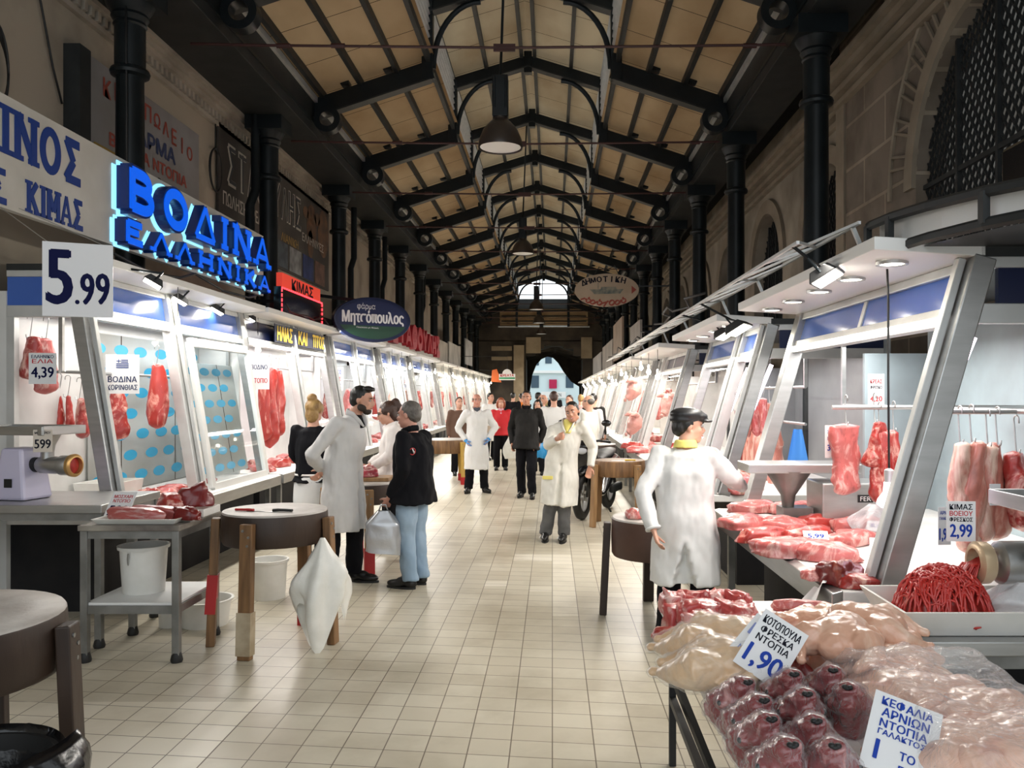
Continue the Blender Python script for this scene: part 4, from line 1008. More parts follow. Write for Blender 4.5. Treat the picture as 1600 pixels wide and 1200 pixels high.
gf = card('white card with a small flag in the nearest left stall', FACE((-3.72, 7.2, 1.86), R(12)), .27, .34, [('ΒΟΔΙΝΑ', .23, .05, 0, -.045, DNAVY), ('ΚΟΡΙΝΘΙΑΣ', .24, .045, 0, -.115, DNAVY)])
fl = MB(); Mf = FACE((-3.72, 7.2, 1.86), R(12))
for k in range(5): fl.box((.018 if k < 2 else 0, .12 - k * .016, .002), (.055 if k < 2 else .1, .008, .001))
fl.box((-.03, .113, .002), (.035, .006, .001)).box((-.03, .113, .0022), (.006, .03, .001)).xf(Mf).build('flag', PB, gf)
card('card with dark capitals beside the bright red hanging beef', FACE((-3.68, 10.45, 1.95), R(15)), .24, .40, [('ΒΟΔΙΝΟ', .19, .06, 0, .08, DNAVY), ('ΝΤΟΠΙΟ', .19, .06, 0, -.09, INKR)])
for (px, py, Y, l) in ((520, 592, 14.6, 'white card hanging in the violet-lit stall'), (634, 596, 22.0, 'white card with blue and red lines in the stall below the red letters')):
    card(l, FACE(at(px, py, Y), R(10)), .36, .42, [('ΕΛΛΗΝΙΚΟΣ', .3, .07, 0, .12, INKB), ('ΜΟΣΧΟΣ', .28, .07, 0, 0, INKR), ('ΦΡΕΣΚΟΣ', .28, .07, 0, -.12, INKB)])
# yellow letters over the second stall
ys = board('shop_sign', 'navy strip with yellow letters on the header of the second left stall', 'sign', EAST((-3.60, 11.95, 2.49)), 2.3, .24, .015, NAVY)
for i, s in enumerate(('ΗΛΙΑΣ', 'ΚΑΙ', 'ΤΙΤΟΣ')): text(s, EAST((-3.598, 11.2 + i * .8, 2.49)), (.62, .4, .62)[i], .18, pm('yellow_ink', (0.9, 0.6, 0.04), .5), ys, bold=.014)
# ================================================================ FURNITURE AND GOODS NEARBY
def chop(label, X, Y, zt, rad, th, angs, legmat=WOODM, boots=None, top=BLOCKTOP, legw=.085, drum=WOODD, group='round butchers\' blocks'):
    r = thing('chopping_block', label, 'butcher block', (X, Y, 0), 0, group)
    MB().lathe([(rad * .96, zt - th), (rad * .99, zt - th + .02), (rad, zt - th * .5), (rad * .99, zt - .02), (rad * .985, zt - .012)], 40).build('drum', drum, r, 50)
    n = 40; mb = MB(); mb.lathe([(rad * .985, zt - .012), (rad * .97, zt), (rad * .6, zt + .001), (.02, zt + .001)], 40).build('top', top, r, 60)
    for i, a in enumerate(angs):
        a = R(a); c, s = math.cos(a), math.sin(a); rot = Matrix.Rotation(a, 3, 'Z')
        lg = MB(); f = rad + .028
        b0 = rot @ Vector((f, 0, zt - .045)); b1 = rot @ Vector((f + .035, 0, 0))
        lg.beam(b0, b1, legw, .055, (c, s, 0))
        L = lg.build('leg', legmat, r, bevel=.006)
        for k in range(3):
            q = rot @ Vector((f + .029, (-.018, .02, .012)[k], zt - (.085, .125, .18)[k]))
            MB().cyl(q, q + rot @ Vector((.006, 0, 0)), .009, segs=8).build('bolt', STEELD, L, 40)
        if boots and boots[i]:
            m, z0, z1 = boots[i]
            p0 = rot @ Vector((f + .035 - .035 * z1 / zt, 0, z1)); p1 = rot @ Vector((f + .035, 0, z0 + .0))
            MB().beam(p0, p1, legw + .012, .067, (c, s, 0)).build('boot', m, L)
    return r
chop('big foreground round block cut off by the left edge, near the black bag', -2.36, 3.15, .84, .46, .235, (8, 100, 190, 280), WOODD, legw=.1)
b1 = chop('round block with two knives, white plastic bag tied to its leg', -1.89, 5.68, .90, .35, .215, (-98, -8, 78, 195), WOODM, boots=((PALEP, 0.03, .30), None, (REDP, .0, .25), (REDP, .22, .48)))
chop('round block with a cutting board, between the grey-white coat and the person in glasses', -1.86, 8.2, .83, .36, .2, (-70, -150, 30, 110), WOODL, boots=((REDP, 0, .24), (REDP, 0, .27), (REDP, 0, .25), (REDP, 0, .25)))
chop('pale-legged round block behind the cutting board block', -2.02, 9.8, .80, .34, .18, (-60, -130, 40, 140), WOODL)
chop('round block with one mustard leg, behind the person in the black jacket', -2.05, 15.9, .84, .45, .26, (-40, -120, 60, 150), pm('mustard_paint', (0.5, 0.32, 0.07), .5), boots=((REDP, 0, .14), (REDP, 0, .14), (REDP, 0, .14), (REDP, 0, .14)), drum=WOODM)
chop('round block with a yellow-handled knife in front of the scooter', .86, 10.75, .84, .34, .2, (-150, -55, 40, 130), WOODL, drum=WOODM, top=WOODM)
chop('round block with scraps of meat beside the person in the flat cap', .82, 6.36, .75, .37, .29, (178, -92, 25, 95), WOODD, drum=pm('reddish_brown_wood', (0.10, 0.05, 0.035), .5, var=(0.07, 0.035, 0.025), scale=4), group='round butchers\' blocks')
chop('small block of the far counter heaped with pink meat', .75, 15.0, .8, .4, .2, (-60, -140, 40, 130), WOODM)

def knife(label, loc, rz, hmat, L=.3, w=.03):
    k = thing('knife', label, 'knife', loc, rz)
    MB().prism([(0, -w / 2), (L * .55, -w / 2), (L * .62, 0.0), (L * .5, w / 2), (0, w / 2)], Matrix.Translation((0, 0, .002)), .0025).build('blade', STEEL, k)
    MB().tube([(.005, 0, .012), (-.03, 0, .014), (-.09, 0, .013), (-.13, .004, .012)], [(.011, .009), (.012, .01), (.011, .009), (.013, .009)], 10).build('handle', hmat, k, 60)
    return k
knife('red-handled knife on the round block with the plastic bag', (-2.0, 5.56, .899), R(-12), REDP)
knife('black-handled knife on the round block with the plastic bag', (-1.86, 5.55, .899), R(176), BLACK)
knife('yellow-handled knife on the block in front of the scooter', (.93, 10.6, .838), R(170), pm('yellow_grip', (.7, .45, .02), .4))

# white plastic bag tied to the block's leg
def plastic_bag(name, label, loc, W, H, D, mat, seed, top=.12, rz=0, pointed=False):
    def f(u, v):
        a = 2 * PI * u
        wv = (top + (1 - top) * math.sin(min(1, v * 1.5) * PI / 2)) * (1 - .18 * max(0, v - .75) * 4)
        n = noise.noise(Vector((math.cos(a) * 1.7 + seed, math.sin(a) * 1.7, v * 2.5)))
        fold = .13 * math.sin(a * 5 + seed + 3 * v) * min(1, v * 2)
        k = wv * (1 + .35 * n + fold)
        z = -H * v * (1 + (.28 * math.sin(a * 2.5 + seed) if pointed else .05 * n) * v)
        return (W / 2 * k * math.cos(a), D / 2 * k * math.sin(a), z)
    mb = MB().grid(36, 18, f)
    o = mb.build(name, mat, None, 180); o.location = loc; o.rotation_euler = (0, 0, rz)
    return tag(o, label, 'plastic bag')
BAGW = pm('white_thin_plastic', (0.80, 0.79, 0.74), 0.32, var=(0.7, 0.69, 0.63), scale=7, bump=.4, bscale=12)
plastic_bag('plastic_bag', 'white plastic bag hanging from the leg of the knife block', (-1.52, 5.5, .735), .34, .58, .2, BAGW, 3, .1, R(20), True)

# steel bench with the mincer
def steel_table(name, label, x0, x1, y0, y1, zt, th=.05, top=STEEL, legs=STEELD, lw=.045, shelf=None, feet=True, cat='table'):
    r = thing(name, label, cat, ((x0 + x1) / 2, (y0 + y1) / 2, 0)); T = Matrix.Translation(-r.location)
    MB().span((x0, y0, zt - th), (x1, y1, zt)).xf(T).build('table_top', top, r, bevel=.005)
    ap = MB()
    for ya in (y0 + .02, y1 - .05): ap.span((x0 + .03, ya, zt - th - .05), (x1 - .03, ya + .03, zt - th))
    for xa in (x0 + .02, x1 - .05): ap.span((xa, y0 + .03, zt - th - .05), (xa + .03, y1 - .03, zt - th))
    ap.xf(T).build('apron', legs, r)
    for x in (x0 + .01, x1 - .01 - lw):
        for y in (y0 + .01, y1 - .01 - lw):
            l = MB().span((x, y, .03 if feet else 0), (x + lw, y + lw, zt - th)).xf(T).build('leg', legs, r, bevel=.003)
            if feet: MB().lathe([(.034, 0), (.038, .015), (.03, .05), (.026, .06)], 14, (x + lw / 2, y + lw / 2, 0)).xf(T).build('foot', BLACK, l, 50)
    if shelf:
        z, m = shelf
        MB().span((x0 + .03, y0 + .03, z), (x1 - .03, y1 - .03, z + .018)).xf(T).build('shelf', m, r, bevel=.003)
        MB().span((x0 + .02, y0 + .02, z - .05), (x1 - .02, y0 + .05, z)).span((x0 + .02, y1 - .05, z - .05), (x1 - .02, y1 - .02, z)).span((x1 - .05, y0 + .05, z - .05), (x1 - .02, y1 - .05, z)).xf(T).build('shelf_rail', legs, r)
    return r
steel_table('steel_bench', 'steel bench with the mincer in front of the nearest left stall', -4.3, -2.98, 5.5, 6.33, .95, .055)
steel_table('steel_table', 'low steel table with a white shelf and bucket, left aisle', -2.97, -2.33, 5.2, 5.86, .862, .035, top=pm('worn_board_top', (.33, .3, .25), .5, var=(.12, .1, .09), scale=4), shelf=(.355, WHITE))
def bucket(label, loc, r, h, handle=True, name='bucket', mat=PLAST):
    b = thing(name, label, 'bucket', loc)
    MB().lathe([(r * .86, 0), (r * .98, h * .93), (r * 1.06, h * .93), (r * 1.08, h), (r * .98, h), (r * .95, h * .96), (r * .82, .012), (.001, .012)], 32).build('body', mat, b, 40)
    if handle:
        MB().tube([(r * 1.07 * math.cos(a), r * .25 * math.sin(a) - .02, h * .9 - .16 * math.sin(a)) for a in [PI * k / 14 for k in range(15)]], .005, 6).xf(Matrix.Rotation(R(75), 4, 'Z')).build('bail', STEEL, b, 60)
    return b
bucket('white plastic bucket on the shelf of the steel table', (-2.72, 5.54, .374), .15, .31)
bucket('white pail on the floor under the shelf of the steel table', (-2.78, 6.05, 0), .085, .24, False, 'pail')
bucket('round white tub on the floor behind the steel table', (-2.55, 6.1, 0), .19, .19, False, 'tub')
bucket('white bin standing behind the knife block', (-2.35, 6.9, 0), .15, .32, False, 'bin')

def tray(label, x0, x1, y0, y1, z, h=.045, mat=PLAST, name='tray', fl=.03):
    r = MB(); t = .008
    a = [(x0 + fl, y0 + fl), (x1 - fl, y0 + fl), (x1 - fl, y1 - fl), (x0 + fl, y1 - fl)]; b = [(x0, y0), (x1, y0), (x1, y1), (x0, y1)]
    r.add([(x, y, z) for x, y in a] + [(x, y, z + h) for x, y in b] + [(x + (t if x < (x0 + x1) / 2 else -t) * 1.6, y + (t if y < (y0 + y1) / 2 else -t) * 1.6, z + h) for x, y in b] + [(x + (t if x < (x0 + x1) / 2 else -t), y + (t if y < (y0 + y1) / 2 else -t), z + t) for x, y in a],
          [(3, 2, 1, 0), (12, 13, 14, 15)] + [(i, (i + 1) % 4, 4 + (i + 1) % 4, 4 + i) for i in range(4)] + [(4 + i, 4 + (i + 1) % 4, 8 + (i + 1) % 4, 8 + i) for i in range(4)] + [(8 + i, 8 + (i + 1) % 4, 12 + (i + 1) % 4, 12 + i) for i in range(4)])
    return tag(r.build(name, mat, None, bevel=.003), label, 'tray')
tray('white tray of shank meat on the low steel table', -2.9, -2.36, 5.22, 5.5, .863, .035)
MESH['shank'] = blob('shank', .34, .1, .085, 41, meat('shank', (0.42, .10, .09), (.62, .42, .40), 7, .5, stretch=(3, .5, 2)), .16)
lay('shank', (-2.66, 5.32, .871), 'long shank in the tray on the low steel table, front one', R(83), 1.15)
lay('shank', (-2.58, 5.43, .871), 'long shank in the tray on the low steel table, back one', R(78), 1.1)
MESH['dark0'] = blob('dark', .22, .17, .13, 50, M_DARK, .3); MESH['dark1'] = blob('dark', .2, .15, .15, 51, M_DARK, .32); MESH['dark2'] = blob('dark', .24, .12, .1, 52, M_DARK, .3)
tray('white cutting board with dark beef at the back of the low steel table', -2.68, -2.33, 5.56, 5.84, .863, .05, BOARD, 'meat_board', .0)
lay('beef1', (-2.60, 5.70, .914), 'dark red beef lump with yellow fat on the raised white board', R(40), .95, cat='meat')
lay('dark1', (-2.44, 5.72, .914), 'blackish rib piece on the raised white board', R(110), 1.0)
lay('dark2', (-2.36, 5.36, .876), 'dark offcut hanging off the right end of the low steel table', R(70), .8)
card('small card reading 5.99 standing by the shank tray', FACE((-2.83, 5.45, .96), R(-8), R(35)), .17, .19, [('ΜΟΣΧΑΡΙ', .13, .024, 0, .06, INKR), ('ΝΤΟΠΙΟ', .12, .024, 0, .028, INKR), ('599', .13, .075, 0, -.045, INKN)])

# mincer on the left bench
def mincer(label, loc, rz, s=1.0, body=STEEL, big=False):
    r = thing('meat_mincer', label, 'meat mincer', loc, rz)
    MB().hexa([(-.13, -.13, 0), (.13, -.13, 0), (.13, .13, 0), (-.13, .13, 0), (-.09, -.1, .36), (.08, -.1, .36), (.08, .1, .36), (-.09, .1, .36)]).build('body', body, r, bevel=.02)
    MB().lathe([(.052, 0), (.052, .05)], 20).xf(Matrix.Translation((.08, 0, .24)) @ Matrix.Rotation(PI / 2, 4, 'Y')).build('collar', BLACK, r, 50)
    MB().lathe([(.04, 0), (.058, .03), (.062, .15), (.056, .19), (.07, .2), (.07, .27), (.062, .28)], 24).xf(Matrix.Translation((.12, 0, .24)) @ Matrix.Rotation(PI / 2, 4, 'Y')).build('barrel', STEEL, r, 40)
    MB().lathe([(.064, 0), (.078, .01), (.08, .035), (.066, .045), (.058, .045), (.058, 0)], 24, closed=True).xf(Matrix.Translation((.39, 0, .24)) @ Matrix.Rotation(PI / 2, 4, 'Y')).build('ring_nut', pm('brass_ring', (.55, .33, .12), .35, .6), r, 40)
    MB().lathe([(.001, 0), (.056, 0), (.056, .012), (.001, .014)], 24).xf(Matrix.Translation((.395, 0, .24)) @ Matrix.Rotation(PI / 2, 4, 'Y')).build('plate', M_MINCE, r)
    MB().lathe([(.045, .25), (.042, .33), (.05, .38), (.085, .45)], 20, (.2, 0, 0)).build('feed_neck', STEEL, r, 50)
    t = MB().box((.03, 0, .46), (.62, .38, .012))
    for x in (-.28, .34): t.box((x, 0, .485), (.012, .38, .06))
    for y in (-.19, .19): t.box((.03, y, .485), (.62, .012, .06))
    t.build('pan', STEEL, r, bevel=.004)
    r.scale = (s,) * 3
    return r
LILAC = pm('lilac_white_plastic', (.62, .58, .74), .35)
mn = mincer('steel mincer with lilac body on the left bench, ring facing the aisle', (-3.72, 5.85, .951), R(-12), 1.0, LILAC)
MB().box((.0, -.128, .12), (.06, .006, .06)).build('badge', BLACK, mn)
card('small card reading 5.99 on the front of the left mincer pan', FACE((-3.43, 5.6, 1.37), R(8)), .12, .15, [('ΜΟΣΧΑΡΙΟΥ', .1, .016, 0, .055, INKK), ('599', .1, .06, 0, -.02, INKK)], pm('buff_card', (.62, .55, .47), .6))
# goods in the nearest left stall
XA = -3.4
tray('white deep bin at the back of the nearest left stall', -4.15, -3.78, 7.2, 7.7, .742, .17, PLAST, 'deep_tray', .02)
for i, (k, x, y, l, rz) in enumerate([('slab0', -3.56, 6.95, 'pale pink cut nearest the corner post in the nearest left stall', .4), ('beef2', -3.55, 7.35, 'red cut in the middle of the near left counter', 1.2), ('slab2', -3.52, 7.62, 'pink slab second from the sash on the near left counter', .2), ('lean1', -3.6, 7.9, 'lean cut next to the sash on the near left counter', 2.0), ('slab4', -3.72, 8.9, 'single pink slab behind the white sash', 1.0), ('beef4', -3.45, 7.12, 'striped red cut hanging over the edge of the near left counter', .1)]):
    lay(k, (x, y, .741), l, rz, 1.05)
rail = MB().cyl((-4.1, 6.52, 1.86), (-3.62, 6.52, 1.86), .012, segs=10).build('cross_rail', STEEL, bpy.data.objects['butcher_stall'], 40)
rail.matrix_parent_inverse = Matrix.Translation(-bpy.data.objects['butcher_stall'].location)
for k, px, pz, Y, sc, l, rz in (('hb0', 47, 525, 6.55, (.8, .8, .62), 'red and white fatty cut on the end hooks of the nearest left stall', 0), ('hp1', 72, 528, 6.62, (.8, .8, .75), 'pale fat-covered cut beside the 4.39 card', 1),
    ('hl0', 76, 615, 7.1, (.55, .6, .45), 'short strip in the row below the 4.39 card, first one', .4), ('hl2', 92, 615, 7.1, (.5, .6, .48), 'short strip in the row below the 4.39 card, second one', 1.4), ('hl3', 106, 618, 7.1, (.55, .6, .5), 'short strip in the row below the 4.39 card, third one', 2.0),
    ('hb2', 124, 622, 7.0, (.8, .8, .62), 'dark red cut just left of the leaning corner post', 2.4), ('hb1', 182, 610, 7.5, (1.0, 1, .82), 'long marbled cut hanging below the flag card', .3), ('hl1', 245, 568, 7.7, (1.05, 1.1, 1.0), 'bright red cut with white top hanging alone before the oval-patterned sheet', .2)):
    q = at(px, pz, Y); hang(k, q, l, rz=rz, sc=sc)
hd = MB().prism([(.03 * 16 * math.sin(t) ** 3 / 16, .03 * (13 * math.cos(t) - 5 * math.cos(2 * t) - 2 * math.cos(3 * t) - math.cos(4 * t)) / 16) for t in [2 * PI * k / 28 for k in range(28)]], FACE(at(243, 537, 7.6)), .012).build('heart_ornament', PLAST)
tag(hd, 'cream heart ornament above the lone bright red cut', 'ornament')
# patterned sheet behind the sash
OVALB = pm('sky_blue_print', (0.02, 0.36, 0.62), .4)
ps = MB().box((0, 0, -.002), (2.75, 1.5, .004)).xf(EAST((-4.17, 8.85, 1.5))).build('patterned_sheet', sheet('pale_packing_sheet', (.80, .86, .88), tr=.5))
tag(ps, 'pale packing sheet with blue ovals on the back wall of the nearest left stall', 'sheet')
ovs = MB()
for i in range(7):
    for j in range(7):
        x = -1.2 + i * .4 + (.2 if j % 2 else 0) + rnd.uniform(-.03, .03); y = -.62 + j * .205
        if x < 1.3: ovs.prism([(x + .13 * math.cos(2 * PI * k / 18), y + .052 * math.sin(2 * PI * k / 18)) for k in range(18)], EAST((-4.17, 8.85, 1.5)), .0015)
ovs.build('oval_print', OVALB, ps)
# second sheet right behind the glass of the sash
SH = Matrix.Translation((-3.62, 9.02, 1.42)) @ Matrix.Rotation(R(-9.3), 4, 'Y') @ EAST((0, 0, 0))
p2 = MB().box((0, 0, -.002), (1.24, 1.2, .004)).xf(SH).build('patterned_sheet', bpy.data.materials['pale_packing_sheet'])
tag(p2, 'pale packing sheet with blue ovals hung just behind the white sash', 'sheet')
ovs = MB()
for i in range(4):
    for j in range(7):
        x = -.48 + i * .31 + (.15 if j % 2 else 0); y = -.52 + j * .172
        if x < .5: ovs.prism([(x + .12 * math.cos(2 * PI * k / 18), y + .042 * math.sin(2 * PI * k / 18)) for k in range(18)], SH, .0015)
ovs.build('oval_print', OVALB, p2)
# white framed sash in front of the sheet
st0 = bpy.data.objects['butcher_stall']
def lean_pt(y, z, off=0.0): return Vector((-3.4 - .25 * (z - .74) / 1.52 + off, y, z))
sash = MB(); ya, yb, za, zb = 8.22, 9.75, .76, 2.2
for a, b in (((ya, za), (yb, za)), ((ya, zb), (yb, zb)), ((ya, za), (ya, zb)), ((yb, za), (yb, zb))):
    sash.beam(lean_pt(*a, off=.05), lean_pt(*b, off=.05), .09, .05, (1, 0, .16))
sh = sash.xf(Matrix.Translation(-st0.location)).build('sash_frame', WHITE, st0, bevel=.006)
MB().quad(*[lean_pt(y, z, .05) for y, z in ((ya, za), (yb, za), (yb, zb), (ya, zb))]).xf(Matrix.Translation(-st0.location)).build('sash_glass', GLASSF, sh)
# second left stall: bright beef, scales and heaps
for i, (px, py, Y, k, l, s) in enumerate([(413, 577, 11.0, 'hl0', 'bright red strip at the left of the bundle under the yellow letters', (1.1, 1, 1.6)), (423, 574, 11.12, 'hl2', 'bright red strip in the middle of the bundle under the yellow letters', (1.2, 1, 1.8)), (434, 577, 11.25, 'hl3', 'bright red strip at the right of the bundle under the yellow letters', (1.1, 1, 1.5))]):
    hang(k, at(px, py, Y), l, sc=s, rz=.3 * i)
for i in range(9):
    lay(flat_[i % 6], (-3.55 - .2 * (i % 2), 10.2 + .33 * i, .741), 'cut %s along the counter of the stall under the yellow letters' % ('first second third fourth fifth sixth seventh eighth ninth'.split()[i]), rnd.uniform(0, 3), 1.15)

# foreground bin with a black bag
bb = thing('waste_bin', 'black bag over a bin in the bottom left corner, by the foreground block', 'bin', (-1.82, 2.56, 0))
bb.scale = (1, 1, 1.03)
MB().lathe([(.24, 0), (.27, .5), (.27, .52), (.25, .52), (.22, .02), (.001, .02)], 28).build('tub', BLACK, bb, 50)
def bagf(u, v):
    a = 2 * PI * u; n = noise.noise(Vector((math.cos(a) * 2, math.sin(a) * 2, v * 3)))
    r = .2 + .13 * v if v < .6 else .278 + .04 * (v - .6) + .05 * n
    z = .34 + .36 * v if v < .6 else .556 - .2 * (v - .6) / .4 + .05 * n + (.09 * max(0, math.cos(a + 0.2)) ** 6)
    r += .10 * max(0, math.cos(a + .2)) ** 10 * v
    return (r * math.cos(a), r * math.sin(a), z)
MB().grid(60, 14, bagf).build('bag', BAGBLK, bb, 180)
MB().ell((0, 0, .3), (.2, .2, .08)).build('waste', pm('food_scraps', (.2, .04, .03), .5, var=(.5, .35, .1), scale=12), bb, 180)
# ================================================================ RIGHT FOREGROUND
ft = thing('display_table', 'white-topped table on a black frame in the right foreground, laid with poultry and heads', 'table', (.9, 3.0, 0))
Tm = Matrix.Translation(-ft.location); ZT = .72
MB().span((.49, 1.6, ZT - .03), (1.285, 3.88, ZT)).xf(Tm).build('table_top', BOARD, ft, bevel=.004)
for x in (.53, 1.2):
    for y in (1.7, 3.76):
        MB().span((x, y, 0), (x + .03, y + .03, ZT - .03)).xf(Tm).build('leg', BLACK, ft)
MB().beam((.545, 3.77, .45), (1.21, 3.77, .45), .03, .03).beam((.545, 3.775, .30), (.545, 2.0, .30), .03, .03).beam((.545, 3.74, .42), (.7, 3.2, 0.02), .03, .03).span((.51, 1.95, ZT - .06), (.54, 3.8, ZT - .03)).xf(Tm).build('frame', BLACK, ft)
def ont(px, py, dz=0.0):
    """a spot of the table seen at a photo pixel"""
    Y = F * (EYE - ZT - dz) / (py - VY); return Vector(((px - VX) * Y / F, Y, ZT + dz))
# chopped meat at the far left corner
CH = meat('chopped_pork', (0.52, 0.08, 0.075), (.84, .55, .50), 12, .5, bump=.5)
for i in range(7): MESH['ch%d' % i] = blob('chunk', .13 + .03 * (i % 3), .1, .1, 60 + i, CH, .3, sq=.55)
spots = [(1052, 960), (1086, 958), (1120, 957), (1152, 962), (1066, 980), (1100, 982), (1134, 980), (1163, 985), (1118, 1000), (1148, 1003), (1090, 1003)]
nth = 'first second third fourth fifth sixth seventh eighth ninth tenth eleventh twelfth'.split()
tr_ = tray('white tray of chopped pork at the far left corner of the front table', .495, .83, 3.1, 3.86, ZT, .03, PLAST)
for i, (px, py) in enumerate(spots):
    p = ont(px, py, .012)
    lay('ch%d' % (i % 7), p, '%s chunk from the left in the %s row of chopped pork on the front table' % (nth[i % 4 if i < 8 else i - 8], ('back' if i < 4 else 'middle' if i < 8 else 'front')), i * 1.3, (1.0, 1.0, 1.0), cat='meat')
for i, (px, py) in enumerate([(1078, 972), (1110, 970), (1142, 974), (1100, 992)]):
    p = ont(px, py, .055); lay('ch%d' % ((i + 3) % 7), p, '%s chunk from the left on top of the chopped pork pile on the front table' % nth[i], i * 1.7, (1.1, 1.1, .8), cat='meat')
for i, (px, py, rz, k) in enumerate([(1085, 1012, 1.4, 'lean0'), (1140, 1010, 1.7, 'lean3'), (1165, 1030, 1.3, 'slab1'), (1060, 1008, 1.9, 'beef5')]):
    lay(k, ont(px, py, .002), '%s long raw cut from the left behind the clear-bagged chickens' % ('second', 'third', 'fourth', 'first')[i], rz, (.75, .75, .7))
MESH['rib'] = blob('rib', .20, .045, .04, 70, M_PORK, .16)
for i in range(5):
    lay('rib', (1.07 + .035 * (i % 3), 3.66 - .012 * i, ZT + .001 + .027 * (i // 3)), '%s rib of the little pile at the far right corner of the front table' % nth[i], R(70 + 4 * i), 1.0, name='rib')
# paper
pp = MB().grid(8, 8, lambda u, v: (.9 + .22 * u + .03 * v, 3.15 + .55 * v - .05 * u, ZT + .003 + .012 * math.sin(3 * u + 2 * v) ** 2)).build('paper_sheet', PAPER, None, 60); tag(pp, 'white sheet of paper on the front table behind the 1.90 card', 'paper')

def chicken(name, mat, seed, spread=0.0):
    mb = MB()
    mb.ell((0, 0, .075), (.098, .135, .082), segs=24, rings=16).ell((0, -.055, .095), (.08, .08, .066)).ell((0, .09, .07), (.07, .065, .055))
    for s in (-1, 1):
        mb.tube([(s * .06, .03, .08), (s * .10, .085, .08), (s * (.085 + spread), .135, .06), (s * (.055 + spread), .19, .045), (s * (.045 + spread), .215, .042)], [.055, .062, .04, .02, .014], 14)
        mb.ell((s * (.045 + spread), .222, .042), (.018, .014, .016))
        mb.tube([(s * .075, -.09, .09), (s * .115, -.06, .07), (s * .115, .0, .055), (s * .09, -.045, .04)], [.026, .022, .019, .012], 10)
    mb.tube([(0, -.12, .08), (0, -.165, .06), (.012, -.19, .04)], [.03, .024, .02], 10)
    return vox(mb, name, .006, mat, 5, (.005, 22, 1))
MESH['chick'] = chicken('chicken', M_CHICK, 1); MESH['chick2'] = chicken('chicken', M_CHICK, 2, .045); MESH['chicky'] = chicken('yellow_chicken', M_CHICKY, 3)
def bagged(o, L, W, H, rz, seed, mat=FILM, name='plastic_wrap'):
    """film that clings around one thing, a part of it"""
    mb = MB().ell((0, 0, 0), (1, 1, 1), segs=36, rings=20)
    for i, p in enumerate(mb.v):
        n = noise.fractal(p * 2.2 + Vector((seed, seed * 2, 0)), 1.0, 2.0, 4)
        q = Vector([math.copysign(abs(c) ** .8, c) for c in p]) * (1 + .09 * n)
        mb.v[i] = Vector((q.x * W / 2, q.y * L / 2, max(q.z, -.92) * H / 2 + H * .46))
    w = mb.build(name, mat, o, 180); w.rotation_euler = (0, 0, rz); return w
CWRAP = None
def hug(me, d, amp, mat):
    w = me.copy(); w.name = 'plastic_wrap'; ns = [Vector(v.normal) for v in me.vertices]
    for v, n in zip(w.vertices, ns): v.co = v.co + n * (d + amp * noise.fractal(v.co * 25, 1.0, 2.0, 3))
    w.materials.clear(); w.materials.append(mat); return w
CWRAP = hug(MESH['chicky'], .006, .006, FILM)
for (px, py, rz, l) in ((1128, 1045, 68, 'plump yellowish chicken in clear bag, the farther of the two'), (1142, 1088, 66, 'plump yellowish chicken in clear bag, the nearer of the two, beside the heads')):
    o = lay('chicky', ont(px, py - 8, .001), l, R(rz), (1.08, 1.12, 1.08), name='bagged_chicken', cat='chicken')
    obj('plastic_wrap', CWRAP, o)
ch = [(1268, 1008, 40, 'chick2', 0, 'chicken of the heap, leaning on the ribs at its far left'), (1325, 1012, 75, 'chick', .02, 'chicken of the heap lying at its back edge'), (1385, 1040, 60, 'chick', 0, 'chicken of the heap at its right end with legs over the edge'),
      (1275, 1045, 100, 'chick', 0, 'chicken of the heap right behind the 1.90 card'), (1335, 1068, 20, 'chick2', 0, 'chicken of the heap at the front, low on the white tray'), (1395, 1075, 80, 'chick', 0, 'chicken of the heap at the front right with one drumstick out'),
      (1315, 1072, 150, 'chick2', .09, 'chicken on top of the heap with dangling drumstick'), (1350, 1045, 250, 'chick2', .085, 'chicken on top of the heap with its back showing')]
for px, py, rz, k, dz, l in ch:
    p = ont(px, py, .012); lay(k, (p.x, p.y, p.z + dz), l, R(rz), (.92, .92, .9), name='whole_chicken', cat='chicken')
tray('white tray under the heap of chickens', .86, 1.26, 2.62, 3.12, ZT, .012, PLAST, fl=.01)

# skinned heads in film
def head_mesh(name, seed):
    mb = MB()
    mb.tube([(0, .05, .03), (0, .03, .07), (0, -.005, .115), (0, -.035, .15), (0, -.05, .168)], [(.066, .06), (.064, .062), (.05, .052), (.034, .034), (.026, .022)], 20, ref=(1, 0, 0))
    mb.ell((0, .05, .045), (.068, .062, .05)).ell((0, .01, .03), (.05, .06, .04))
    for s in (-1, 1): mb.ell((s * .046, .0, .09), (.02, .022, .022)).ell((s * .05, .05, .085), (.022, .026, .02)).ell((s * .03, .04, .03), (.03, .05, .04))
    mb.tube([(0, .03, .02), (0, -.04, .07), (0, -.07, .125)], [.034, .026, .016], 12)
    return vox(mb, name, .006, M_HEAD, 4, (.008, 26, 1))
for i in range(3): MESH['head%d' % i] = head_mesh('lamb_head', i)
HFILM = film('tight_film', .02, bump=.9, bscale=30)
HWRAP = [hug(MESH['head%d' % i], .005, .005, HFILM) for i in range(3)]
NOSE = MB().ell((-.007, -.056, .168), (.008, .009, .007)).ell((.007, -.056, .168), (.008, .009, .007)).ell((0, -.058, .165), (.01, .008, .006)).mesh('nose', BLACK, 180)
EYES = [MB().ell((s * .062, -.006, .094), (.008, .009, .009)).mesh('eye', GLOSSBLK, 180) for s in (-1, 1)]
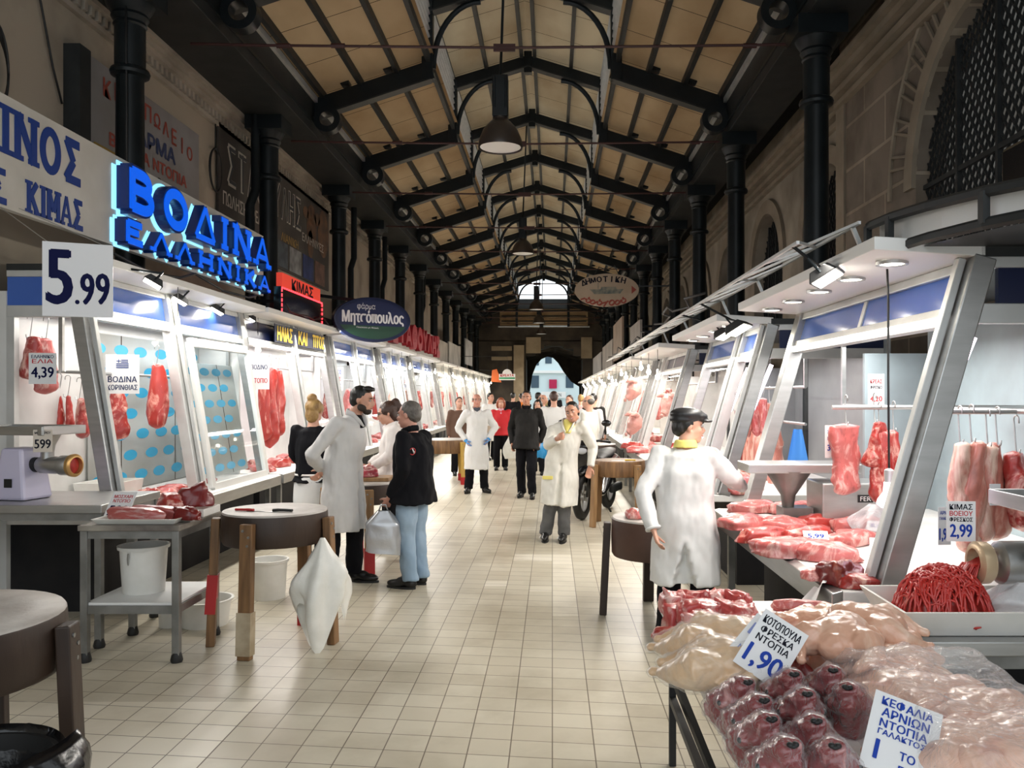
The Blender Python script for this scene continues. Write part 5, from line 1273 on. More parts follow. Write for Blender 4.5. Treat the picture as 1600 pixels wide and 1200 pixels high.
hd_ = [(1152, 1140, 20, 'leftmost of the back row'), (1230, 1125, 5, 'second from the left in the back row'), (1296, 1118, -8, 'third from the left in the back row, beside the chickens'), (1330, 1150, -30, 'rightmost, beside the bagged chicken pile'),
       (1178, 1172, 15, 'leftmost of the middle row'), (1252, 1160, 0, 'in the middle of the middle row'), (1190, 1205, 12, 'left one of the third row'), (1268, 1208, -5, 'right one of the third row'), (1222, 1250, 10, 'left one of the front row'), (1300, 1252, -12, 'right one of the front row, nearest the one euro card')]
for i, (px, py, rz, l) in enumerate(hd_):
    p = ont(px, py, .0); o = obj('skinned_lamb', MESH['head%d' % (i % 3)]); o.location = p; o.rotation_euler = (0, 0, R(rz)); o.scale = (1.0, 1.0, .92)
    tag(o, 'lamb head in film, ' + l, 'lamb head', None)
    obj('nose', NOSE, o)
    for e in EYES: obj('eye', e, o)
    obj('plastic_wrap', HWRAP[i % 3], o)
o = lay('dark0', ont(1245, 1085, .0), 'dark mottled offal lump under the 1.90 card', .5, (.6, .6, .75), cat='meat')

# chickens under one big sheet of film, bottom right
bg = [(1410, 1128, 60), (1470, 1135, 75), (1540, 1160, 65), (1505, 1222, 80), (1565, 1232, 70), (1615, 1205, 60)]
for i, (px, py, rz) in enumerate(bg):
    p = ont(px, py, .001)
    lay('chick', p, 'pinkish chicken under the big clear film, %s in the %s row' % (('left', 'middle', 'right')[i % 3], ('back', 'front')[i // 3]), R(rz), (1.0, 1.0, .95), name='wrapped_chicken', cat='chicken')
def filmf(u, v):
    x = .84 + .49 * u; y = 1.72 + .98 * v
    e = min(u, 1 - u, v, 1 - v)
    z = ZT + .006 + .185 * min(1, e * 7) ** .6 + .02 * noise.fractal(Vector((x * 9, y * 9, 3)), 1.0, 2.0, 4) * min(1, e * 8)
    return (x - .10 * (1 - v) * 0 + .02 * noise.noise(Vector((y * 12, 1, 0))), y + .03 * noise.noise(Vector((x * 12, 5, 0))), max(z, ZT + .004))
fs = MB().grid(60, 60, filmf).build('film_sheet', film('clear_film_sheet', .1, bump=.8, bscale=16), None, 180)
tag(fs, 'big crinkled clear film over the chickens at the bottom right', 'plastic film')
# price cards of the front table
p = ont(1210, 1085, 0)
card('white card reading 1.90 with black capitals among the chickens', FACE((p.x - .035, p.y - .09, ZT + .175), R(-8), R(30)) @ Matrix.Rotation(R(-33), 4, 'Z'), .15, .2, [('ΚΟΤΟΠΟΥΛΑ', .125, .026, 0, .072, INKK), ('ΦΡΕΣΚΑ', .11, .022, 0, .04, INKK), ('ΝΤΟΠΙΑ', .11, .022, 0, .011, INKK), ('1,90', .115, .07, 0, -.05, INKB)])
card('folded white card with pale blue writing behind the 1.90 card', FACE((p.x - .06, p.y - .03, ZT + .165), R(-8), R(32)) @ Matrix.Rotation(R(-40), 4, 'Z'), .13, .17, [('1,90', .1, .05, 0, .03, pm('pale_blue_ink', (.25, .3, .6), .6)), ('ΝΤΟΠΙΑ', .09, .018, 0, -.04, bpy.data.materials['pale_blue_ink'])])
p = ont(1388, 1215, 0)
card('white card with blue handwriting offering heads at one euro', FACE((p.x, p.y - .08, ZT + .13), R(-4), R(48)) @ Matrix.Rotation(R(-24), 4, 'Z'), .16, .21, [('ΚΕΦΑΛΙΑ', .12, .024, 0, .082, INKB), ('ΑΡΝΙΩΝ', .11, .024, 0, .052, INKB), ('ΝΤΟΠΙΑ', .11, .022, 0, .022, INKB), ('ΓΑΛΑΚΤΟΣ', .11, .015, 0, -.002, INKB), ('1', .02, .05, -.05, -.05, INKB), ('ΤΟ', .035, .022, .02, -.045, INKB), ('ΕΝΑ', .05, .024, .03, -.082, INKB)])

# ---- steel bench with tray of mince and a mincer
steel_table('steel_bench', 'steel bench with the mince tray in front of the nearest right stall', 1.3, 2.9, 3.03, 3.6, .78, .055, feet=False)
tray('big white tray of mince on the right steel bench', 1.29, 2.05, 3.05, 3.5, .781, .10, PLAST, 'mince_tray', .05)
mm = MB(); r2 = random.Random(5)
MOUND = lambda x, y: .26 * max(0, 1 - ((x / .19) ** 2 + (y / .15) ** 2)) ** .55
for k in range(330):
    a = r2.uniform(0, 2 * PI); q = math.sqrt(r2.random()); x, y = .17 * q * math.cos(a), .13 * q * math.sin(a); d = r2.uniform(0, 2 * PI); pts = []; tw = r2.uniform(-9, 9)
    lift = r2.uniform(.0, .02)
    for j in range(7):
        pts.append((x, y, .012 + MOUND(x, y) * .80 + lift + .006 * math.sin(j * 1.7 + k))); x += .017 * math.cos(d); y += .017 * math.sin(d); d += tw * .07
    mm.tube(pts, [.0035] + [.0052] * 5 + [.0035], 6)
for k in range(46):
    f = r2.uniform(-1, 1); g_ = r2.uniform(-1, 1)
    mm.tube([(.165 + .02 * f * .4, .03 + .03 * g_, .245 + .02 * f), (.13 + .02 * f, .03 + .03 * g_, .235), (.10 + .03 * f, .02 + .035 * g_, .19), (.08 + .05 * f, .02 + .05 * g_, .12), (.07 + .08 * f, .0 + .07 * g_, .05)], .0055, 6)
mm.ell((0, 0, .0), (.165, .125, .19), segs=24, rings=12)
for v_ in mm.v: v_.z = max(v_.z, 0.0)
mo = mm.build('minced_meat', M_MINCE, None, 180); mo.location = (1.53, 3.27, .793); mo.scale = (1, 1, .92)
tag(mo, 'red heap of minced meat strands falling into the big white tray', 'minced meat', kind='stuff')
mr = thing('meat_mincer', 'big steel mincer at the right edge pouring red mince, ring facing left', 'meat mincer', (2.15, 3.3, .78))
MB().lathe([(.075, 0), (.082, .01), (.084, .05), (.07, .06), (.055, .06), (.055, 0)], 26, closed=True).xf(Matrix.Translation((-.42, 0, .235)) @ Matrix.Rotation(-PI / 2, 4, 'Y')).build('ring_nut', pm('pale_brass_ring', (.72, .55, .36), .35, .5), mr, 40)
MB().lathe([(.06, 0), (.085, .02), (.085, .16), (.075, .2), (.095, .26), (.1, .45), (.001, .45)], 26).xf(Matrix.Translation((-.40, 0, .235)) @ Matrix.Rotation(PI / 2, 4, 'Y')).build('barrel', STEEL, mr, 40)
MB().lathe([(.05, .28), (.055, .33), (.12, .42), (.13, .44)], 4).xf(Matrix.Translation((-.1, 0, 0)) @ Matrix.Rotation(PI / 4, 4, 'Z')).build('hopper', STEEL, mr)
t = MB().box((0, 0, .45), (.62, .4, .014))
for x in (-.31, .31): t.box((x, 0, .475), (.014, .4, .06))
for y in (-.2, .2): t.box((0, y, .475), (.62, .014, .06))
t.build('pan', STEEL, mr, bevel=.004)
MB().span((-.02, -.17, 0.0), (.5, .17, .42)).build('motor_box', STEELD, mr, bevel=.02)
MB().box((-.29, -.12, .30), (.07, .04, .05)).build('switch', BLACK, mr, bevel=.004)
plastic_bag('plastic_bag', 'cloudy plastic bag lying in the right end of the mince tray', (1.87, 3.27, .95), .32, .15, .26, FILMM, 8, .4)

# ---- inside the nearest right stall
def onc(px, py, dz=0.0, z=.80):
    Y = F * (EYE - z - dz) / (py - VY); return ((px - VX) * Y / F, Y, z + dz)
cuts = [(1180, 800, 'slab0', 1.2), (1243, 803, 'slab1', 1.25), (1300, 803, 'lean0', 1.2), (1352, 812, 'slab5', 1.0), (1165, 825, 'slab2', 1.2), (1222, 826, 'slab3', 1.1), (1282, 824, 'lean1', 1.15), (1340, 830, 'slab4', 1.2), (1192, 846, 'lean2', 1.1), (1262, 846, 'lean4', 1.2), (1330, 850, 'slab0', 1.1), (1236, 868, 'slab1', 1.25), (1290, 874, 'slab2', 1.2), (1212, 862, 'slab4', 1.05)]
rows = ['back', 'back', 'back', 'back', 'second', 'second', 'second', 'second', 'third', 'third', 'third', 'front', 'front', 'front']
ords = ['leftmost', 'second from the left', 'third from the left', 'rightmost', 'leftmost', 'second from the left', 'third from the left', 'rightmost', 'left', 'middle', 'right', 'middle', 'right', 'left']
for (px, py, k, s), rw, od in zip(cuts, rows, ords):
    lay(k, onc(px, py, .001), 'pink cut, %s in the %s row on the nearest right counter' % (od, rw), rnd.uniform(.9, 2.2), (s, s, s * .9))
lay('dark1', onc(1312, 912, .001), 'dark blackish-red lump near the front end of the nearest right counter', .4, (1.1, 1.0, .7))
lay('beef3', onc(1345, 918, .001), 'fatty red trimmings beside the dark lump on the nearest right counter', 1.4, (.7, .7, .6))
lay('slab5', onc(1275, 905, .001), 'pinkish lump left of the dark lump on the nearest right counter', 2.0, (.6, .5, .6))
ps = MB().grid(8, 10, lambda u, v: (1.26 - .07 * v + .10 * u * (1 - v), 3.83 + .17 * u - .03 * v, .815 - (.0 if v < .3 else .16 * (v - .3)) + .006 * math.sin(9 * u))).build('paper_sheet', PAPER, None, 60)
tag(ps, 'white paper hanging over the front edge of the nearest right counter', 'paper')
for i, (px, py, rz, l) in enumerate([(1372, 822, -30, 'small paper ticket among the back cuts near the leaning steel post'), (1380, 850, -20, 'paper ticket lower down beside the leaning steel post'), (1275, 838, -10, 'thin paper ticket lying between the rows on the nearest right counter')]):
    q = onc(px, py, .06); card(l, FACE(q, R(rz), R(60)), .14, .1, [('5,99', .09, .04, 0, 0, INKB)], name='price_ticket')
RS = bpy.data.objects['butcher_stall.010'] if 'butcher_stall.010' in bpy.data.objects else None
for k, px, py, Y, sc, l, rz in (('hp0', 1322, 662, 5.0, (1.0, 1, .72), 'long pink cut hanging alone at the left of the nearest right stall', .2), ('hb3', 1362, 658, 5.05, (.85, .9, .5), 'short beef piece hanging between the pink cut and the long beef', 1.0), ('hb2', 1385, 674, 4.9, (.8, .9, .8), 'long fat-streaked beef hanging behind the white bulb, left strip', .1), ('hb0', 1402, 672, 4.95, (.85, .9, .82), 'long fat-streaked beef hanging behind the white bulb, right strip', 2.2),
    ('hy0', 1500, 690, 4.0, (.8, .8, .62), 'red and yellow cut nearest the leaning post on the end rail at right', .2), ('hy1', 1518, 688, 4.0, (.95, 1, .9), 'pale fatty leg, second on the end rail at right', .9), ('hy2', 1540, 694, 4.02, (.8, .9, .8), 'yellow-topped grey leg, third on the end rail at right', 1.7), ('hy3', 1562, 692, 3.98, (1.0, 1, .8), 'red-sided leg, fourth on the end rail at right', .4), ('hb1', 1588, 705, 4.0, (1.1, 1.1, .7), 'dark mottled piece cut by the right edge of the photo', 1.2)):
    p = at(px, py, Y); p.y = 5.0 if Y > 4.5 else 4.0; hang(k, p, l, rz=rz, sc=sc, rail='x')
def rod(a, b, label, r=.014, name='hanging_rail'):
    return tag(MB().cyl(a, b, r, segs=10).build(name, STEEL, None, 40), label, 'rail')
rod((1.68, 5.0, 1.605), (2.91, 5.0, 1.605), 'steel hook rail across the nearest right stall'); rod((1.82, 4.0, 1.60), (2.91, 4.0, 1.60), 'steel end rail near the right edge with legs of lamb')
card('tall card with blue lines pinned left of the long pink cut', FACE(at(1303, 690, 5.1)), .11, .2, [('ΧΟΙΡΙΝΟ', .08, .02, 0, .06, INKB), ('ΝΤΟΠΙΟ', .08, .02, 0, .02, INKB), ('3,50', .08, .04, 0, -.04, INKB)])
card('white card with red lines high in the nearest right stall', FACE(at(1369, 612, 5.6)), .11, .24, [('ΚΡΕΑΣ', .08, .025, 0, .07, INKR), ('ΦΡΕΣΚΟ', .08, .02, 0, .03, INKK), ('4,20', .08, .04, 0, -.05, INKR)])
card('narrow card reading 1.99 leaning by the mince', FACE(at(1476, 822, 3.75), R(6)), .06, .17, [('ΑΡΝΙΑ', .045, .016, 0, .06, INKB), ('ΓΑΛΑΚΤΟΣ', .05, .013, 0, .035, INKB), ('1,99', .05, .06, 0, -.04, INKB)])
card('white card reading 2.99 in front of the big mincer', FACE((1.68, 3.42, 1.16), R(-6)), .115, .165, [('ΚΙΜΑΣ', .09, .022, 0, .06, INKK), ('ΒΟΕΙΟΥ', .09, .02, 0, .033, INKR), ('ΦΡΕΣΚΟΣ', .09, .018, 0, .008, INKK), ('2,99', .085, .06, 0, -.042, INKB)])
card('tiny card hanging on the lamb legs at right', FACE(at(1555, 773, 3.85)), .05, .1, [('2,50', .04, .03, 0, 0, INKB)])
fz = thing('steel_scale', 'steel machine box standing at the back of the nearest right counter', 'machine', (2.05, 5.6, .80))
MB().span((-.28, -.15, 0), (.32, .2, .30)).build('body', STEEL, fz, bevel=.01)
MB().box((.0, -.152, .2), (.1, .004, .05)).build('badge', BLACK, fz)
text('FER', FACE((0, -.155, .2)), .07, .03, WHITE, fz)
MB().span((-.75, -.1, .36), (.0, .25, .42)).build('pan', STEEL, fz, bevel=.006)
MB().lathe([(.03, .05), (.05, .2), (.16, .37)], 16, (-.45, .05, 0)).build('funnel', STEELD, fz, 60)
MB().span((-.5, -.02, 0), (-.3, .16, .12)).build('foot', STEELD, fz)
plastic_bag('plastic_bag', 'see-through plastic bag tied with a loop behind the cuts', (2.02, 5.2, 1.0), .28, .19, .22, FILMM, 5, .25)
tag(MB().grid(10, 14, lambda u, v: (1.86 + .2 * (u - .5) * (.35 + .65 * v) + .0, 6.3 + .02 * math.sin(7 * u), 1.42 - .34 * v)).build('cloth', pm('blue_cloth', (.05, .22, .6), .8), None, 180), 'blue cloth hanging on a hook at the back of the nearest right stall', 'cloth')
# second right stall: carcasses and ribs
for i in range(5):
    o = obj('lamb_carcass', MESH['lamb']); o.location = (2.24 + .005 * (i % 2), 8.3 + .3 * i, 1.6); o.rotation_euler = (0, 0, R(80 + 14 * (i % 3))); o.scale = (.8, .8, .82)
    tag(o, 'hanging lamb carcass, %s from the near end of the second right stall' % nth[i], 'carcass'); h = obj('hook', HOOK, o); h.scale = (1.25, 1.25, 1.2)
for i, (px, py, Y, k, s, l) in enumerate([(1166, 625, 7.9, 'hy0', (.7, .8, .6), 'pale cut, first in the lower row of the second right stall'), (1180, 622, 7.9, 'hp2', (.5, .6, .6), 'pink strip, second in the lower row of the second right stall'), (1192, 622, 7.8, 'hp3', (.5, .6, .6), 'pink strip, third in the lower row of the second right stall'), (1152, 640, 7.7, 'hl3', (.5, .5, .9), 'long rib strip hanging lowest in the second right stall'), (1182, 570, 8.0, 'hb1', (.5, .6, .4), 'dark fatty piece hanging above the lower row of the second right stall')]):
    hang(k, at(px, py, Y), l, rz=i, sc=s)
for i in range(8):
    lay(flat_[i % 6], (1.62 + .22 * (i % 2), 7.45 + .3 * i, .801), '%s pink cut from the near end of the second right counter' % nth[i], rnd.uniform(0, 3), 1.2)
for i, (x, y, l) in enumerate([(.62, 6.28, 'pink scrap on the left of the block beside the person in the flat cap'), (1.05, 6.38, 'pink heap on the right of the block beside the person in the flat cap'), (.93, 6.52, 'second pink heap at the back of the block beside the person in the flat cap')]):
    lay(['slab3', 'beef1', 'slab4'][i], (x, y, .752), l, i, (.7, .7, .9))
# pig heads in the third right stall
def pig(name):
    mb = MB()
    mb.tube([(0, 0, 0), (0, 0, -.1), (-.02, 0, -.24), (-.1, 0, -.36), (-.16, 0, -.41)], [.06, .14, .16, .1, .065], 18)
    for s in (-1, 1): mb.tube([(.02, s * .1, -.06), (-.08, s * .17, -.02), (-.17, s * .18, -.06)], [.05, .055, .02], 10)
    mb.ell((-.02, 0, -.3), (.1, .13, .1))
    return vox(mb, name, .014, M_PIG, 4, (.008, 14, 1))
MESH['pig'] = pig('pig_head')
for px, py, Y, l, rz in ((992, 592, 13.2, 'upper pig head hanging in front of the third right stall', 0), (993, 645, 13.0, 'lower pig head hanging in front of the third right stall', .25), (1046, 615, 12.6, 'pig head half hidden behind the dull steel post', .6)):
    o = hang('pig', at(px, py, Y), l, 'pig head', rz=rz, sc=.78, name='pig_head')
    for s in (-1, 1): MB().ell((-.115, s * .085, -.24), (.012, .012, .012)).build('eye', BLACK, o, 180)
    MB().ell((-.2, 0, -.43), (.03, .045, .04)).build('snout', pm('snout_skin', (.55, .28, .24), .5), o, 180)
for i in range(8):
    lay(flat_[(i + 2) % 6], (1.3 + .28 * (i % 3), 11.5 + .36 * i, .801), '%s cut from the near end of the third right counter' % nth[i], rnd.uniform(0, 3), 1.2) if i else None

# ---- canopy frames, curved fascia, lamps
cf = thing('canopy_frame', 'thin welded lattice frame along the right canopies with floodlights on it', 'frame', (1.3, 9, 2.45)); Tc = Matrix.Translation(-cf.location)
fr2 = MB()
for x, z in ((1.24, 2.45), (1.55, 2.55)): fr2.beam((x, 4.2, z), (x, 19, z), .016, .016)
MB.build(fr2.xf(Tc), 'rail', ALU, cf)
st = MB(); y = 4.2; k = 0
while y < 18.6:
    st.beam((1.24, y, 2.45), (1.55, y + (.7 if k % 2 == 0 else 0), 2.55), .014, .014); st.beam((1.55, y, 2.55), (1.24, y + .7, 2.45), .014, .014); y += .7; k += 1
st.xf(Tc).build('strut', ALU, cf)
for y in (4.3, 6.3, 7.6, 9.8, 11.6, 14.4, 16.5): MB().beam((1.55, y, 2.55), (1.62, y, 2.385), .02, .02).xf(Tc).build('stay', ALU, cf)
fa = thing('curved_fascia', 'curved dark-railed fascia over the nearest right stall, white panel behind', 'fascia', (1.8, 3.4, 2.3)); Tf = Matrix.Translation(-fa.location)
zc_ = lambda y, z: z - (.10 if z > 2.45 else .05) * (4.22 - y) / 1.4
CV = [(1.60, 4.22), (1.58, 3.9), (1.60, 3.55), (1.66, 3.2), (1.78, 2.85), (1.98, 2.5)]
for z, nm in ((2.535, 'upper_rail'), (2.375, 'lower_rail')): MB().tube([(x, y, zc_(y, z)) for x, y in CV], [(.024, .014)] * 6, 6, ref=(0, 0, 1)).xf(Tf).build('rail', IRON2, fa)
for x, y in (CV[0], CV[1], CV[3], CV[5]): MB().span((x - .014, y - .02, zc_(y, 2.375)), (x + .014, y + .02, zc_(y, 2.535))).xf(Tf).build('upright', IRON2, fa)
MB().grid(5, 1, lambda u, v: (CV[round(u * 5)][0] + .06, CV[round(u * 5)][1], zc_(CV[round(u * 5)][1], 2.375 if v < .5 else 2.535))).xf(Tf).build('panel', WHITE, fa)
tp = MB(); n = len(CV)
tp.add([(x + .02, y, zc_(y, 2.555)) for x, y in CV] + [(3.4, y, zc_(y, 2.555)) for x, y in CV], [(i, i + 1, n + i + 1, n + i) for i in range(n - 1)])
tp.add([(x + .07, y, zc_(y, 2.362)) for x, y in CV] + [(3.4, y, zc_(y, 2.362)) for x, y in CV], [(i, i + 1, n + i + 1, n + i) for i in range(n - 1)])
tp.xf(Tf).build('roof_panel', IRON2, fa)
for x in (1.9, 2.8): MB().span((x, 3.78, 2.30), (x + .04, 3.82, 2.37)).xf(Tf).build('support', IRON2, fa)
cr_ = MB().span((2.1, 3.5, 2.56), (2.5, 3.9, 2.83)); tag(cr_.build('crate', GLOSSBLK, None, bevel=.02), 'black crate stored on top of the nearest right canopy', 'crate')
jr = thing('jar', 'dark jar with a blue lid and white label on top of the nearest right canopy', 'jar', (2.02, 3.35, 2.556)); MB().lathe([(.07, 0), (.075, .02), (.075, .12), (.06, .15)], 20).build('body', GLOSSBLK, jr, 40); MB().lathe([(.064, .15), (.066, .18), (.03, .2)], 20).build('lid', NAVY, jr, 40); MB().span((-.03, -.08, .05), (.035, -.074, .09)).build('sticker', PAPER, jr)
def flood(label, loc, rz, tilt=35, s=1.0, anchor=None):
    r = thing('floodlight', label, 'floodlight', loc, R(rz)); q = Matrix.Scale(s, 4) @ Matrix.Rotation(R(tilt), 4, 'X')
    MB().hexa([(-.11, -.02, -.08), (.11, -.02, -.08), (.11, .03, -.05), (-.11, .03, -.05), (-.11, -.02, .08), (.11, -.02, .08), (.11, .03, .05), (-.11, .03, .05)]).xf(q).build('housing', BLACK, r, bevel=.006)
    MB().span((-.095, -.026, -.066), (.095, -.021, .066)).xf(q).build('lamp_face', LAMPF, r)
    MB().tube([(-.12, 0, 0), (-.12, .06, .07), (.12, .06, .07), (.12, 0, 0)], .008, 6).build('bracket', IRON, r)
    a = Matrix.Rotation(-R(rz), 4, 'Z') @ (Vector(anchor) - Vector(loc))
    MB().cyl((0, .06, .07), a, .01, segs=6).build('stem', IRON, r)
    return r
for px, py, Y, sc, l in ((1290, 430, 4.3, 1.0, 'floodlight on the lattice frame above the nearest right stall'), (1153, 512, 7.0, 1.2, 'floodlight over the gap between the first and second right stalls'), (1133, 520, 8.0, 1.2, 'smaller floodlight just left of the one over the gap')):
    p = at(px, py, Y); flood(l, p, 60, 60, sc, (1.24, p.y, 2.45))
for px, py, Y, sc, l in ((240, 440, 6.7, 1.0, 'dazzling floodlight above the nearest left stall, beside the big price card'), (282, 468, 7.9, 1.0, 'floodlight second from the big price card above the nearest left stall'), (340, 484, 9.0, 1.0, 'floodlight third from the big price card above the nearest left stall'), (390, 496, 10.2, 1.0, 'floodlight at the far end of the nearest left stall'), (483, 525, 13.0, 1.2, 'floodlight under the navy oval sign')):
    p = at(px, py, Y); flood(l, p, -60, 60, sc, (-3.45, p.y, 2.70))
def bulb(label, p, ztop, group=None, big=False):
    r = thing('hanging_bulb', label, 'light bulb', p, 0, group)
    MB().cyl((0, 0, .07), (0, 0, ztop - p[2]), .004, segs=5).build('cord', BLACK, r)
    MB().lathe([(.018, .02), (.02, .08), (.008, .1)], 12).build('socket', PLAST, r, 50)
    MB().ell((0, 0, -.015), (.034, .034, .042), segs=14, rings=10).build('glass_bulb', LAMPB, r, 180)
    return r
for px, py, Y, l in ((315, 512, 7.6, 'bare bulb above the sash of the nearest left stall'), (390, 545, 10.4, 'bare bulb beside the right edge of the white sash'), (446, 548, 12.0, 'bare bulb in front of the yellow letters'), (484, 585, 13.8, 'bare bulb low in the violet-lit stall')):
    p = at(px, py, Y); p.x = max(min(p.x, -3.42), -3.68); bulb(l, p, 2.665)
for a, b in ((17.4, 20.8), (21.3, 25.2), (25.8, 29.6), (30.0, 34.0), (34.4, 38.4), (38.8, 43.0), (43.4, 47.6)):
    for k in range(3): bulb('bare glaring bulb over the far stalls of the sign side', Vector((-3.46, a + (b - a) * (k + .5) / 3, 2.12 + .12 * (k % 3))), 2.665, 'far bulbs of the sign side')
for a, b in ((11.3, 14.6), (15.2, 18.6), (19.0, 22.6), (23.0, 27.0), (27.4, 31.4), (31.8, 36.0), (36.4, 41.0)):
    for k in range(3): bulb('bare glaring bulb over the far stalls past the scooter', Vector((1.5, a + (b - a) * (k + .5) / 3, 1.95 + .1 * (k % 3))), 2.33, 'far bulbs of the stone wall side')
rl = thing('hanging_bulb', 'white reflector bulb on a long black cord in front of the nearest right stall', 'light bulb', (1.70, 4.2, 1.16))
MB().tube([(0, 0, .14), (-.004, .0, .6), (0, .01, 1.0), (-.01, 0, 1.17)], .006, 6).build('cord', BLACK, rl, 180)
MB().lathe([(.022, .08), (.024, .14), (.006, .15)], 16).build('socket', ALU, rl, 50)
MB().lathe([(.001, -.055), (.04, -.05), (.062, -.03), (.055, -.005), (.03, .03), (.026, .08), (.001, .08)], 20).build('glass_bulb', pm('reflector_bulb', (.8, .78, .85), .2, emit=(1, .95, 1), estr=.8), rl, 60)
# pendant lamps under the ridge
def pendant(label, X, Y, z, s=1.0):
    r = thing('pendant_lamp', label, 'pendant lamp', (X, Y, z), 0, 'pendant lamps down the middle of the hall')
    MB().lathe([(.285, 0), (.29, .02), (.27, .12), (.22, .24), (.13, .34), (.1, .36), (.1, .4), (.09, .4), (.12, .33), (.21, .23), (.26, .11), (.275, .012)], 32, closed=True).build('shade', pm('brown_enamel', (.05, .038, .032), .35) if 'brown_enamel' not in bpy.data.materials else bpy.data.materials['brown_enamel'], r, 50)
    MB().lathe([(.001, .05), (.2, .045), (.262, .015), (.001, .012)], 28).build('lens', pm('milky_lens', (.75, .76, .77), .3) if 'milky_lens' not in bpy.data.materials else bpy.data.materials['milky_lens'], r, 60)
    MB().span((-.1, -.1, .39), (.1, .1, .92)).build('ballast_box', IRON, r, bevel=.01)
    MB().cyl((0, 0, .92), (0.1, 0, 8.73 - z), .018, segs=8).build('rod', IRON, r)
    for k in range(2): MB().cyl((.07 * (k * 2 - 1), -.1, .5), (.07 * (k * 2 - 1), -.1, .9), .012, segs=6).build('conduit', IRON, r)
    return r
for i, (px, py, Y) in enumerate([(782, 232, 10.7), (817, 397, 21.3), (838, 484, 32.5), (842, 505, 38.5), (846, 522, 44)]):
    p = at(px, py, Y); pendant('brown bell-shaped pendant lamp, %s from the camera down the hall' % nth[i], p.x, p.y, p.z)
# loose wiring
def cable(label, pts, r=.008, mat=BLACK): return tag(MB().tube(pts, r, 6).build('cable', mat, None, 180), label, 'cable')
cable('thin cable running down the iron column beside the grey wall sign', [(-4.35, 8.49, 5.9), (-4.36, 8.51, 5.2), (-4.35, 8.5, 4.6), (-4.36, 8.51, 3.76)], .012)
cable('dark cable sagging down the plaster wall at the upper left', [(XWL + .03, 7.8, 6.2), (XWL + .03, 7.95, 5.6), (XWL + .03, 8.2, 4.9), (XWL + .03, 8.35, 4.6)], .012)
for q, (yc, zc, rr, l) in enumerate(((7.25, 4.55, .34, 'coil of black cable hung on the plaster wall at the left edge'), (12.1, 4.95, .3, 'black ring of cable hung beside the brown banner'))):
    cb = MB()
    for k in range(5 if q == 0 else 2):
        cb.tube([(XWL + .05 + .01 * k, yc + (rr - .02 * k) * .72 * math.cos(a), zc + (rr + .015 * k) * math.sin(a)) for a in [2 * PI * j / 28 for j in range(29)]], .011, 6)
    cb.tube([(XWL + .05, yc, zc + rr), (XWL + .05, yc, zc + rr + .5)], .01, 6)
    tag(cb.build('cable_coil', BLACK, None, 180), l, 'cable')
for k, (y0, x, z) in enumerate(((6.5, -3.5, 2.74), (10.7, -3.5, 2.76), (13.6, -3.5, 2.75))):
    cable('tangled black cable along the canopy of the %s left stall' % nth[k], [(x + rnd.uniform(-.05, .12), y0 + .4 * j, z + rnd.uniform(.0, .12)) for j in range(9)], .012)
for k, (y0) in enumerate((7.4, 11.4, 15.3)):
    cable('loose dark cable along the lattice frame, %s stretch from the near end' % nth[k], [(1.3 + rnd.uniform(-.06, .1), y0 + .4 * j, 2.53 + rnd.uniform(-.03, .1)) for j in range(9)], .012)
# ================================================================ SCOOTER
sc_ = thing('motor_scooter', 'black scooter parked behind the block, front wheel towards the aisle', 'scooter', (.40, 11.2, 0), R(-20))
def wheel(c, nm):
    w = MB().lathe([(.20, -.045), (.26, -.055), (.295, -.035), (.305, 0), (.295, .035), (.26, .055), (.20, .045)], 40, closed=True).xf(Matrix.Translation(c) @ Matrix.Rotation(PI / 2, 4, 'Y')).build('wheel', BLACK, sc_, 60)
    rim = MB().lathe([(.20, -.03), (.205, 0), (.20, .03), (.185, .03), (.18, 0), (.185, -.03)], 32, closed=True).lathe([(.001, -.04), (.05, -.04), (.05, .04), (.001, .04)], 16)
    for k in range(5):
        a = 2 * PI * k / 5; rim.beam((0, 0, 0), (.19 * math.cos(a), .19 * math.sin(a), 0), .045, .02)
    rim.xf(Matrix.Translation(c) @ Matrix.Rotation(PI / 2, 4, 'Y')).build('rim', ALU, w, 40)
wheel((0, 0, .305), 'front'); wheel((0, 1.25, .305), 'rear')
for s in (-1, 1): MB().tube([(s * .075, 0, .305), (s * .07, .07, .62), (s * .03, .12, .8)], .022, 10).build('fork_leg', GLOSSBLK, sc_, 180)
vx = MB().tube([(0, -.14, .62), (0, 0, .66), (0, .16, .60)], [(.05, .03), (.075, .045), (.06, .03)], 14, ref=(1, 0, 0))
vox(vx, 'fender', .012, GLOSSBLK, 3); obj('fender', bpy.data.meshes['fender'], sc_)
sh_ = MB().tube([(0, .20, .38), (0, .13, .6), (0, .10, .8), (0, .08, .95), (0, .10, 1.03)], [(.17, .05), (.22, .07), (.22, .08), (.17, .08), (.1, .05)], 20, ref=(1, 0, 0)).ell((0, .06, .98), (.13, .1, .08))
obj('front_shield', vox(sh_, 'front_shield', .014, GLOSSBLK, 4), sc_)
MB().ell((0, -.01, .93), (.075, .04, .05)).build('headlight', pm('headlight_lens', (.5, .52, .55), .1), sc_, 180)
bd = MB().tube([(0, .22, .33), (0, .5, .3), (0, .72, .4), (0, 1.0, .62), (0, 1.35, .68), (0, 1.6, .62)], [(.17, .07), (.18, .06), (.19, .12), (.2, .17), (.18, .15), (.07, .05)], 20, ref=(1, 0, 0))
obj('rear_body', vox(bd, 'rear_body', .016, GLOSSBLK, 4), sc_)
stt = MB().tube([(0, .66, .76), (0, .85, .8), (0, 1.1, .84), (0, 1.4, .86)], [(.1, .04), (.14, .06), (.15, .06), (.09, .04)], 16, ref=(1, 0, 0))
obj('seat', vox(stt, 'seat', .014, BLACK, 3), sc_)
